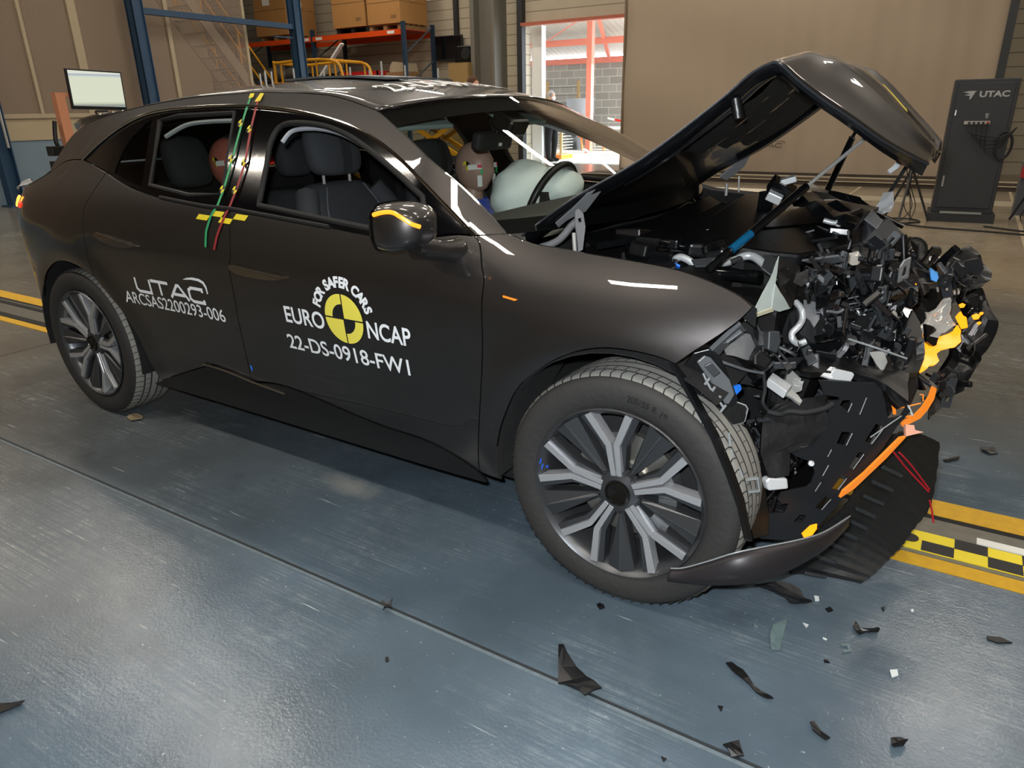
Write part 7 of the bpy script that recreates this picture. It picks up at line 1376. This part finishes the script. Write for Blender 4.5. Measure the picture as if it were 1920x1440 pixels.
# ---- crash test dummies (top level: each sits in the car)
def dummy(name, x, y, z, skin, label, reach=1, scale=1.0, facing=0, shirt='c02848', collar='2c4aa8'):
    """seated test dummy: one skinned body, clothing as children; (x, y, z) is the centre of the head in car space"""
    d = empty(name, (0, 0, 0)); d.parent = None; d.matrix_world = car_M @ Matrix.Translation((x, y, z)); tag(d, label, 'crash test dummy')
    J = [(-.06, 0, -.62), (-.05, 0, -.45), (-.04, 0, -.28), (-.02, 0, -.20), (-.01, 0, -.12), (0, 0, -.05)]; R_ = [.12, .11, .12, .07, .045, .05]
    V, E, RR = [], [], []
    def chain(pts, rs, root=None):
        i0 = len(V); prev = root
        for p, r in zip(pts, rs):
            V.append(p); RR.append(r); i = len(V)-1
            if prev is not None: E.append((prev, i))
            prev = i
        return prev
    chain(J, R_); hip, chest = 0, 2
    for s in (-1, 1):
        chain([(-.04, s*.13, -.27), (0.0, s*.19, -.42), (.14*reach, s*.17, -.50), (.30*reach, s*.11, -.44), (.36*reach, s*.10, -.42)], [.055, .042, .034, .026, .02], chest)
        chain([(.0, s*.09, -.64), (.38, s*.11, -.55), (.50, s*.10, -.85), (.60, s*.10, -.90)], [.08, .06, .045, .035], hip)
    me = bpy.data.meshes.new('body'); me.from_pydata(V, E, []); o = bpy.data.objects.new('body', me); COL.objects.link(o); o.parent = d
    sk = o.modifiers.new('skin', 'SKIN'); sk.use_smooth_shade = True
    for i, r in enumerate(RR): me.skin_vertices[0].data[i].radius = (r, r)
    me.skin_vertices[0].data[0].use_root = True
    ss = o.modifiers.new('subdivision', 'SUBSURF'); ss.levels = 1; ss.render_levels = 1; me.materials.append(skin)
    # head: egg with brow, nose, chin and ears
    m = MB(); m.ball((0, 0, 0), 1, 32, 20)
    for v in m.bm.verts:
        px, py, pz = v.co; fx = .10 if px > 0 else .098; k = 1-.16*max(0, -pz)**2
        q = Vector((px*fx*k, py*.077*k, pz*.115))
        if px > 0:
            q.x += .020*math.exp(-((pz+.10)/.16)**2-(py/.16)**2)+.006*math.exp(-((pz-.28)/.12)**2)-.007*math.exp(-((pz-.05)/.13)**2-((abs(py)-.38)/.18)**2)+.008*math.exp(-((pz+.48)/.10)**2-(py/.3)**2)+.012*math.exp(-((pz+.82)/.15)**2)
        q.y += math.copysign(.008, py)*math.exp(-((px+.05)/.14)**2-((pz+.02)/.22)**2) if abs(py) > .8 else 0
        v.co = q
    m.build('head', skin, d, smooth=True, angle=180)
    for s in (-1, 1):
        for q in range(4):
            m = MB(); P_ = [(0, 0)]+[(.021*math.cos((q*PI/2)+k*PI/10), .021*math.sin(q*PI/2+k*PI/10)) for k in range(6)]
            m.prism(P_, [], Matrix.Translation((.012, s*.0775, .012)) @ Matrix.Rotation(PI/2, 4, 'X'), .003); m.build('target_quarter', (YEL2 if q % 2 else BLKP), d)
        m = MB(); m.box((.055, s*.072, .008), (.065, .004, .022), (0, -.06, -s*.30)); m.build('white_tape', WHT, d)
        m = MB(); m.box((.078, s*.066, .012), (.02, .004, .014), (0, 0, -s*.42)); m.build('red_mark', mat('mark_pink', 'd82850', .5), d)
        m = MB(); m.box((.085, s*.060, -.012), (.012, .004, .024), (0, 0, -s*.5)); m.build('green_mark', mat('mark_green', '18a058', .5), d)
        m = MB(); m.box((.072, s*.058, -.055), (.022, .004, .05), (0, 0, -s*.45)); m.build('white_mark', WHT, d)
    m = MB(); m.lathe([(.062, -.14), (.078, -.17), (.10, -.20), (.13, -.22)], 24); m.build('collar', mat('collar_'+collar, collar, .6), d, smooth=True)
    m = MB(); m.lathe([(.10, -.20), (.15, -.24), (.155, -.40), (.15, -.60)], 24, Matrix.Translation((-.04, 0, 0)) @ Matrix.Diagonal((.8, 1.1, 1, 1))); m.build('shirt', mat('shirt_'+shirt, shirt, .8), d, smooth=True)
    return d
car_M = Matrix.Rotation(-.0169, 4, 'Z')
dummy('driver_dummy', -1.345, .37, 1.078, mat('dummy_skin_tan', 'a58577', .45), 'brown crash test dummy with taped head behind the airbag in the driver seat')
dummy('rear_dummy', -2.31, -.26, 1.115, mat('dummy_skin_red', 'b5685a', .4), 'reddish crash test dummy with a target on its head in the rear seat', shirt='2848b8', collar='2848b8')
# ---- door mirror with lit indicator
for s in (-1, 1):
    mr = empty('door_mirror', parent=car)
    if s == -1: mr['label'] = 'door mirror with a lit orange indicator strip'
    def mp(px): return px
    m = MB()
    secs = [(-.682, 1.038, .032, .042), (-.670, 1.038, .048, .057), (-.640, 1.039, .060, .064), (-.597, 1.041, .066, .064), (-.555, 1.043, .060, .056), (-.526, 1.046, .042, .041), (-.512, 1.048, .018, .018)]
    rows = []
    for x, z, a, b in secs: rows.append([(x, s*(1.00+a*1.25*math.copysign(abs(math.cos(t))**.6, math.cos(t))), z+b*math.copysign(abs(math.sin(t))**.6, math.sin(t))) for t in [2*PI*k/24 for k in range(24)]])
    m.loft(rows, close=True); m.bm.verts.ensure_lookup_table(); v_ = m.bm.verts[:]; m.bm.faces.new(v_[-24:]); m.build('housing', PAINT, mr, smooth=True, angle=60)
    m = MB(); m.loft([[(x-.001, y*1.0, z) for x, y, z in rows[0]], [(x+.004, s*1.0+(y-s*1.0)*.85, 1.035+(z-1.035)*.85) for x, y, z in rows[0]]], close=True); m.bm.verts.ensure_lookup_table(); m.bm.faces.new(m.bm.verts[-24:]); m.build('glass_bezel', BLK, mr)
    m = MB(); r0, r1 = rows[1], rows[2]; m.loft([[tuple(Vector((p[0], s*1+(p[1]-s*1)*1.015, 1.035+(p[2]-1.035)*1.015))) for p in r0], [tuple(Vector((p[0]-.012, s*1+(p[1]-s*1)*1.02, 1.035+(p[2]-1.035)*1.02))) for p in r1]], close=True); m.build('rear_trim', BLK, mr, smooth=True)
    m = MB(); pts = [(-.638, 1.078), (-.615, 1.084), (-.585, 1.088), (-.56, 1.083), (-.537, 1.068), (-.516, 1.050)]
    arr = []
    for x, z in spline(pts, 5):
        # find the outer surface of the housing
        for (xa, za, aa, ba), (xb, zb, ab_, bb) in zip(secs, secs[1:]):
            if xa <= x <= xb:
                f = (x-xa)/(xb-xa); a = aa+(ab_-aa)*f; b = ba+(bb-ba)*f; zc = za+(zb-za)*f; break
        q = min(.985, abs(z-zc)/b); yy = 1.00+a*1.25*(1-q**(2/.6*.98))**(.6/2); arr.append((x, s*(yy+.0015), z))
    m.tube(arr, .0058, 8); m.build('indicator_strip', mat('mirror_indicator', 'b05a10', .3, emit=(1.0, .33, .02), es=1.7), mr, smooth=True)
    m = MB(); m.loft([[(x, s*y, z) for y, z in ((.93, .985), (.95, .975), (.96, .985), (.95, 1.0), (.93, 1.0))] for x in (-.60, -.54)]+[[(x, s*y, z) for y, z in ((.85, .955), (.86, .93), (.87, .955), (.86, .975), (.85, .98))] for x in (-.52,)], close=True)
    m.bm.free(); m = MB()
    m.tube(spline([(-.575, s*.99, .988), (-.56, s*.94, .975), (-.545, s*.90, .965), (-.535, s*.85, .96)], 4), [.034, .032, .030, .030, .030, .029, .029, .029, .030, .031, .032, .034, .036], 14); m.build('mirror_arm', PAINT, mr, smooth=True)
# black sail panel at the front corner of the window
side_skin('sail_panel', [[(-.70, 1.092), (-.66, .998), (-.51, 1.0), (-.53, 1.02)]], GLOSS, car, -1, off=-.004, thick=.004); side_skin('sail_panel', [[(-.70, 1.092), (-.66, .998), (-.51, 1.0), (-.53, 1.02)]], GLOSS, car, 1, off=-.004, thick=.004)
# ---- tail lamp (lit) and torn tape at the rear corner
TL = mat('tail_lamp_red', 'c01808', .15, emit=(1, .05, .02), es=1.6, coat=1); TLO = mat('tail_lamp_orange', 'ff6010', .15, emit=(1, .30, .03), es=5)
for s in (-1, 1):
    tl = empty('tail_lamp', parent=car)
    def q(x, z, o=.004): return (x, s*(W(x, z)+o), z)
    m = MB(); m.loft([[q(x, z) for x, z in ((-3.12, .955), (-3.20, .965), (-3.28, .96), (-3.35, .95), (-3.42, .93))], [q(x, z) for x, z in ((-3.14, .935), (-3.20, .935), (-3.28, .925), (-3.35, .905), (-3.42, .87))]]); m.build('lens', TL, tl, smooth=True, solid=.006)
    m = MB(); m.tube([q(x, z, .010) for x, z in ((-3.16, .985), (-3.19, .97), (-3.22, .95), (-3.24, .935))], .006, 6); m.build('lit_indicator', TLO, tl)
    m = MB(); m.tube([q(x, z, .008) for x, z in ((-3.40, .70), (-3.40, .60), (-3.38, .50))], .012, 6); m.build('rear_reflector', mat('reflector_red', '7a1010', .3), tl)
m = MB(); m.loft([[(-3.20, -.80, 1.01), (-3.26, -.76, 1.03), (-3.33, -.72, 1.01)], [(-3.18, -.73, 1.04), (-3.26, -.70, 1.055), (-3.32, -.66, 1.03)]]); wobble(m.bm, .012, 2, 4); m.build('torn_tape', MN['alu_cast'], car, solid=.002)
# ---- roof plate with studs, bolts, roof lettering, antenna
rp = empty('roof_plate', parent=car)
def roof_z(x, y):
    pts = spline(ROOFE, 4); xq = x
    for _ in range(4): x = xq-(.07*sstep(-1.4, -.99, x)-.03*sstep(-2.5, -2.765, x))*(1-min(1, abs(y)/.62)**2.4)
    for (xa, za), (xb, zb) in zip(pts, pts[1:]):
        if xa <= x <= xb: z0 = za+(zb-za)*(x-xa)/(xb-xa); break
    else: z0 = 1.38
    w = W(x, z0); return z0+(.055-.012*sstep(-1.6, -1.0, x))*(1-min(1, abs(y)/w)**2.4)
m = MB(); m.loft([[(x, y, roof_z(x, y)+.012) for y in (-.22, -.1, 0, .1, .2)] for x in (-1.90, -1.7, -1.5, -1.32)]); m.build('plate', mat('plate_dark_alu', '6f7478', .4, .6), rp, solid=.008)
for x, y, h in ((-1.86, -.2, .045), (-1.70, -.18, .03), (-1.66, .05, .03), (-1.58, -.15, .035), (-1.50, .1, .05), (-1.38, -.18, .06), (-1.36, .15, .045)):
    m = MB(); m.tube([(x, y, roof_z(x, y)+.01), (x, y, roof_z(x, y)+.01+h)], .004, 6); m.build('stud', MN['steel_bright'], rp, smooth=True)
for x, y, h in ((-1.93, -.32, .045), (-1.90, -.32, .045), (-1.80, -.40, .055), (-1.74, -.42, .05)):
    m = MB(); m.tube([(x, y, roof_z(x, y)), (x, y, roof_z(x, y)+h)], .0035, 6); m.build('roof_bolt', MN['steel_bright'], car, smooth=True)
for txt, x0, x1, y0, y1 in (('UTAC', -1.28, -1.12, .05, -.20), ('22-DS-0918-FW1', -1.20, -1.08, .42, -.45)):
    v, f = fit_text(txt, 0, 1, 0, 1, bold=.01)
    m = MB(); m.mesh([(x0+(x1-x0)*(1-b), y0+(y1-y0)*(1-a), roof_z(x0+(x1-x0)*(1-b), y0+(y1-y0)*(1-a))+.009) for a, b in v], f); m.build('roof_letters', LTR, car)
m = MB(); m.loft([[(-2.44, y, roof_z(-2.44, y)) for y in (-.02, 0, .02)], [(-2.50, y, roof_z(-2.5, y)+.045*(1-abs(y)/.03)) for y in (-.012, 0, .012)], [(-2.56, y, roof_z(-2.5, y)) for y in (-.02, 0, .02)]]); m.build('antenna_fin', GLOSS, car, smooth=True)
# side marks: badge on wing, blue tape under the door seam, tyre paint marks
side_skin('wing_marker', [[(-.355, .862), (-.30, .855), (-.31, .848), (-.35, .853)]], MN['amber_dim'], car, -1, off=.003, thick=.002)
side_skin('blue_tape_mark', [[(-1.538, .440), (-1.531, .440), (-1.528, .41), (-1.536, .415)]], MN['blue_clip'], car, -1, off=.003, thick=.001)
# ================================================================ PEOPLE
def person(x, y, rz, label, hair, top, trousers, mask=False, h=1.75, beard=False):
    p = empty('person', (x, y, 0), rz); tag(p, label, 'person'); k = h/1.75
    V, E, RR = [], [], []
    def chain(pts, rs, root=None):
        prev = root
        for q, r in zip(pts, rs):
            V.append(tuple(c*k for c in q)); RR.append(r*k)
            if prev is not None: E.append((prev, len(V)-1))
            prev = len(V)-1
        return prev
    chain([(0, 0, .95), (0, 0, 1.12), (0, 0, 1.30), (0, 0, 1.43), (0, 0, 1.52)], [.13, .12, .14, .08, .05])
    for s in (-1, 1):
        chain([(0, s*.17, 1.40), (-.02, s*.23, 1.14), (.12, s*.20, .95), (.20, s*.17, .92)], [.06, .045, .036, .028], 2)
        for j, (a, b) in enumerate(((.0, .0), (.03, .01), (.05, -.01), (.04, -.03))): chain([(.24, s*(.17+b), .93-.012*j), (.29, s*(.16+b), .90-.015*j)], [.009, .008], len(V)-1 if j == 0 else base)if j else None; base = len(V)-1 if j == 0 else base
        chain([(.0, s*.09, .90), (.03*s, s*.10, .50), (-.02, s*.10, .10), (.10, s*.11, .045)], [.095, .065, .045, .045], 0)
    me = bpy.data.meshes.new('body'); me.from_pydata(V, E, []); o = bpy.data.objects.new('body', me); COL.objects.link(o); o.parent = p
    o.modifiers.new('skin', 'SKIN').use_smooth_shade = True
    for i, r in enumerate(RR): me.skin_vertices[0].data[i].radius = (r, r)
    me.skin_vertices[0].data[0].use_root = True
    ss = o.modifiers.new('subdivision', 'SUBSURF'); ss.levels = 1; ss.render_levels = 1; me.materials.append(top)
    skin = mat('skin', 'c69274', .55)
    m = MB(); m.ball((0, 0, 0), 1, 24, 16)
    for v in m.bm.verts:
        a, b, c = v.co; q = Vector((a*.095, b*.075, c*.118))*k
        if a > 0: q.x += (.018*math.exp(-((c+.1)/.16)**2-(b/.17)**2)-.006*math.exp(-((c-.05)/.12)**2-((abs(b)-.38)/.2)**2)+.006*math.exp(-((c+.45)/.1)**2))*k
        v.co = q+Vector((.01, 0, 1.63*k))
    m.build('head', skin, p, smooth=True, angle=180)
    m = MB(); m.ball((-.012*k, 0, 1.665*k), 1, 20, 12, (.104*k, .088*k, .108*k)); m.build('hair', hair, p, smooth=True, angle=180)
    if mask:
        m = MB(); m.ball((.065*k, 0, 1.585*k), 1, 16, 10, (.058*k, .066*k, .055*k)); m.build('face_mask', WHT, p, smooth=True, angle=180)
    for s in (-1, 1):
        m = MB(); m.tube([(0, s*.09*k, .95*k), (.03*s*k, s*.10*k, .50*k), (-.02*k, s*.10*k, .08*k)], [.12*k, .085*k, .065*k], 14); m.build('trouser_leg', trousers, p, smooth=True)
        m = MB(); m.ball((.06*k, s*.10*k, .045), 1, 14, 8, (.14*k, .05*k, .045*k)); m.build('shoe', BLKM, p, smooth=True, angle=180)
    m = MB(); m.tube([(0, 0, .88*k), (0, 0, 1.1*k), (0, 0, 1.3*k), (0, 0, 1.44*k)], [.165*k, .155*k, .185*k, .12*k], 16); m.build('jacket', top, p, smooth=True)
    return p
BLKC = mat('clothes_black', '17181b', .85)
person(-9.05, 15.2, -.2, 'man in black clothes with a white face mask walking outside the gate', mat('hair_grey', '8f8a84', .9), BLKC, BLKC, True, 1.76)
person(-6.57, 8.0, -.3, 'person with brown hair standing behind the car roof', mat('hair_brown', '4a2f1c', .9), mat('clothes_blue', '2c3a55', .85), BLKC, True, 1.84)

# printed logo low on the backdrop
bd = bpy.data.objects['backdrop_screen']
v, f = polys_to_text(glyph_utac(-.62, -.06, .575, .648, .011)+[[(-.22, .672), (-.10, .690), (-.03, .690), (.0, .675), (-.01, .645), (-.018, .645), (-.012, .672), (-.04, .680), (-.10, .680)]])
m = MB(); m.mesh([(a+.1, -.075, b) for a, b in v], f); m.build('printed_logo', mat('logo_dark', '2e2a26', .8), bd)
# ================================================================ DEBRIS ON THE FLOOR
DEB = [('plastic_fragment', 'large black bent plastic fragment nearest the camera, right of the floor seam', [0.037, -1.225], [(-0.084, 0.065), (-0.072, 0.07), (-0.051, 0.048), (0.026, 0.008), (0.078, -0.017), (0.064, -0.034), (0.053, -0.058), (0.015, -0.043), (-0.029, -0.039)], 0.03), ('plastic_fragment', 'long thin black strip with a twisted end on the blue floor', [0.413, -1.024], [(-0.07, 0.037), (-0.058, 0.047), (-0.025, 0.028), (0.011, -0.008), (0.046, -0.016), (0.061, -0.027), (0.05, -0.032), (0.02, -0.022), (0.001, -0.012), (-0.036, 0.005)], 0.012), ('plastic_fragment', 'translucent grey blade with a dark edge below the bumper', [0.432, -0.813], [(-0.019, 0.027), (0.009, 0.073), (0.011, 0.044), (0.018, -0.058), (-0.002, -0.065), (-0.016, -0.02)], 0.01), ('plastic_fragment', 'small black hooked piece with a round end below the undertray', [0.631, -0.675], [(-0.032, -0.011), (-0.029, 0.013), (-0.015, -0.006), (0.004, 0.01), (0.025, 0.025), (0.031, 0.014), (0.028, -0.002), (-0.001, -0.012), (-0.012, -0.031)], 0.012), ('plastic_fragment', 'black wing shaped fragment right at the foot of the undertray', [0.405, -0.64], [(-0.081, 0.012), (-0.044, 0.016), (-0.013, 0.028), (0.042, 0.032), (0.082, -0.013), (0.073, -0.026), (0.027, -0.021), (-0.021, -0.016), (-0.064, -0.013)], 0.035), ('plastic_fragment', 'black wedge at the bottom edge of the picture, right of centre', [0.434, -1.24], [(-0.026, 0.004), (0.003, 0.026), (0.023, -0.01), (0.0, -0.021)], 0.012), ('plastic_fragment', 'thin black sliver standing right of the long strip', [0.582, -1.093], [(-0.021, 0.015), (-0.013, 0.021), (0.026, -0.01), (0.019, -0.02), (-0.011, -0.005)], 0.01), ('plastic_fragment', 'small curled black piece at the lower right', [0.74, -1.035], [(-0.017, 0.001), (0.003, 0.019), (0.016, 0.014), (0.009, -0.01), (-0.01, -0.025)], 0.014), ('plastic_fragment', 'long black shard lying at the left edge of the picture', [-1.092, -2.008], [(-0.039, -0.014), (-0.012, 0.009), (0.01, 0.03), (0.023, 0.017), (0.014, -0.009), (0.004, -0.033)], 0.01), ('plastic_fragment', 'flat black flake at the right edge near the yellow line', [0.929, -0.54], [(-0.023, 0.002), (0.008, 0.015), (0.034, 0.007), (0.001, -0.013), (-0.02, -0.011)], 0.006), ('plastic_fragment', 'dark triangular flake beyond the undertray, far right', [0.793, 0.569], [(-0.031, -0.019), (0.026, 0.045), (0.023, 0.012), (-0.018, -0.038)], 0.01), ('plastic_fragment', 'dark chip with a pale edge on the grey floor at right', [0.916, 0.729], [(-0.028, 0.024), (0.016, 0.038), (0.032, -0.008), (0.005, -0.035), (-0.024, -0.019)], 0.01), ('plastic_fragment', 'u shaped black clip on the blue floor right of the blade', [0.594, -0.774], [(-0.012, 0.01), (0.006, 0.021), (0.015, -0.006), (-0.003, -0.021), (-0.005, -0.013), (0.007, -0.004), (0.002, 0.01), (-0.011, 0.002)], 0.006), ('plastic_fragment', 'small black triangle by the tyre of the front wheel', [-0.023, -0.946], [(-0.01, -0.002), (-0.001, 0.014), (0.01, 0.001), (0.0, -0.013)], 0.006), ('plastic_fragment', 'little black crumb beside the front tyre', [-0.032, -0.942], [(-0.007, -0.001), (-0.001, 0.011), (0.008, -0.0), (0.0, -0.01)], 0.004), ('plastic_fragment', 'small star shaped black scrap on the floor seam', [-0.549, -1.259], [(-0.025, 0.004), (-0.006, 0.01), (-0.004, 0.028), (0.007, 0.004), (0.024, -0.004), (0.004, -0.011), (0.007, -0.025), (-0.006, -0.006)], 0.014), ('plastic_fragment', 'tiny black chip left of the seam in the foreground', [-0.412, -1.418], [(-0.008, 0.002), (-0.003, 0.009), (0.008, -0.002), (0.002, -0.008)], 0.004), ('plastic_fragment', 'tan crumpled scrap behind the rear wheel', [-2.484, -0.82], [(-0.038, -0.02), (-0.043, 0.02), (0.016, 0.031), (0.047, 0.006), (0.019, -0.037)], 0.012), ('plastic_fragment', 'black chip under the thin blade', [0.37, -0.804], [(-0.008, 0.009), (0.009, -0.004), (-0.002, -0.005)], 0.004), ('plastic_fragment', 'small black pebble right of the hanging undertray', [0.532, -0.633], [(-0.01, -0.002), (-0.0, 0.012), (0.01, 0.002), (0.0, -0.012)], 0.006), ('plastic_fragment', 'tiny dark crumb far right of the undertray', [0.661, -0.552], [(-0.006, 0.002), (0.003, 0.009), (0.003, -0.011)], 0.004), ('plastic_fragment', 'black speck right of the u shaped clip', [0.56, -0.849], [(-0.007, 0.003), (0.002, 0.004), (0.008, -0.001), (-0.004, -0.006)], 0.004), ('plastic_fragment', 'black corner piece in the middle foreground right', [0.374, -1.136], [(-0.008, 0.003), (0.004, 0.007), (0.004, -0.01)], 0.005), ('plastic_fragment', 'tiny shard left of the bottom wedge', [0.309, -1.339], [(-0.007, 0.003), (0.005, 0.004), (0.002, -0.007)], 0.004), ('glass_chip', 'clear chip of broken lens near the undertray', [0.493, -0.6], [(-0.009, 0.008), (0.003, 0.012), (0.008, -0.007), (-0.002, -0.013)], 0.006), ('glass_chip', 'small white splinter glinting on the blue floor', [0.542, -0.764], [(-0.005, 0.004), (0.006, 0.001), (0.004, -0.004), (-0.005, -0.001)], 0.003), ('glass_chip', 'pale curled chip right of centre foreground', [0.711, -0.808], [(-0.011, 0.006), (0.005, 0.017), (0.009, -0.003), (-0.004, -0.019)], 0.004), ('glass_chip', 'beige shell shaped chip below the undertray', [0.489, -0.734], [(-0.009, 0.005), (0.006, 0.004), (0.003, -0.01)], 0.004), ('glass_chip', 'tiny white bead at the lower right floor', [0.73, -0.522], [(-0.004, 0.002), (0.002, 0.008), (0.004, -0.003), (-0.002, -0.007)], 0.005)]
DM = {'plastic_fragment': mat('debris_black', '121315', .4, noise=.2, nscale=30), 'glass_chip': mat('debris_pale', 'c8d0d0', .2)}
for nm, lb, c, pts, h in DEB:
    m = MB(); m.prism(pts, [], Matrix.Identity(4), min(.004, h)); bm = m.bm
    if h > .008 and len(pts) > 3:
        bmesh.ops.triangulate(bm, faces=bm.faces[:]); bmesh.ops.subdivide_edges(bm, edges=bm.edges[:], cuts=1)
        L = max(math.hypot(*p) for p in pts)
        for v in bm.verts: d = (v.co.x*.8-v.co.y*.6)/L; v.co.z += h*(abs(math.sin(2.4*d+c[0]*5)))*.9
    z0 = min(v.co.z for v in bm.verts)
    mt_ = DM[nm]
    if 'blade' in lb: mt_ = mat('debris_translucent', '5d6f70', .25)
    if 'tan crumpled' in lb: mt_ = mat('debris_tan', '8d7d62', .8)
    o = m.build(nm, mt_); o.location = (c[0], c[1], .002-z0); tag(o, lb, 'debris')
# ================================================================ HALL LAMPS
lamp_spots = [(-9.65, 2.15), (-9.45, 6.8), (-5.9, 1.3), (-5.9, 6.8), (-2.2, 1.3), (-2.2, 6.8), (1.6, 1.3), (1.6, 6.8), (-13, 6.8), (-13, 1.5), (-9.1, -3.5), (-5.9, -3.5), (-2.2, -3.5), (1.6, -3.5), (-9.45, 11), (-5.9, 11), (-2.2, 11), (-13, 11), (5, 1.3), (5, -3.5), (5, 6.8)]
lroot = empty('ceiling_lamp', (0, 0, 6.5))
m = MB(); m.bbox((-.75, -.12, .0), (.75, .12, .06)); m.build('housing', DARKM, lroot)
m = MB()
for y in (-.07, .07): m.tube([(-.7, y, -.015), (.7, y, -.015)], .016, 8)
m.build('tube', TUBE, lroot)
m = MB()
for x in (-.6, .6): m.tube([(x, 0, .05), (x, 0, 1.5)], .004, 5)
m.build('suspension_wire', DARKM, lroot)
lamp_objs = [lroot] + [copy_tree(lroot) for _ in lamp_spots[1:]]
for o, (x, y) in zip(lamp_objs, lamp_spots):
    o.location = (x, y, 6.5); tag(o, 'twin tube ceiling lamp hanging high above the crash hall', 'lamp', 'ceiling lamps above the hall')
    l = area('lamp_light', (x, y, 6.44), 1.4, 76, WARM, sy=.22)
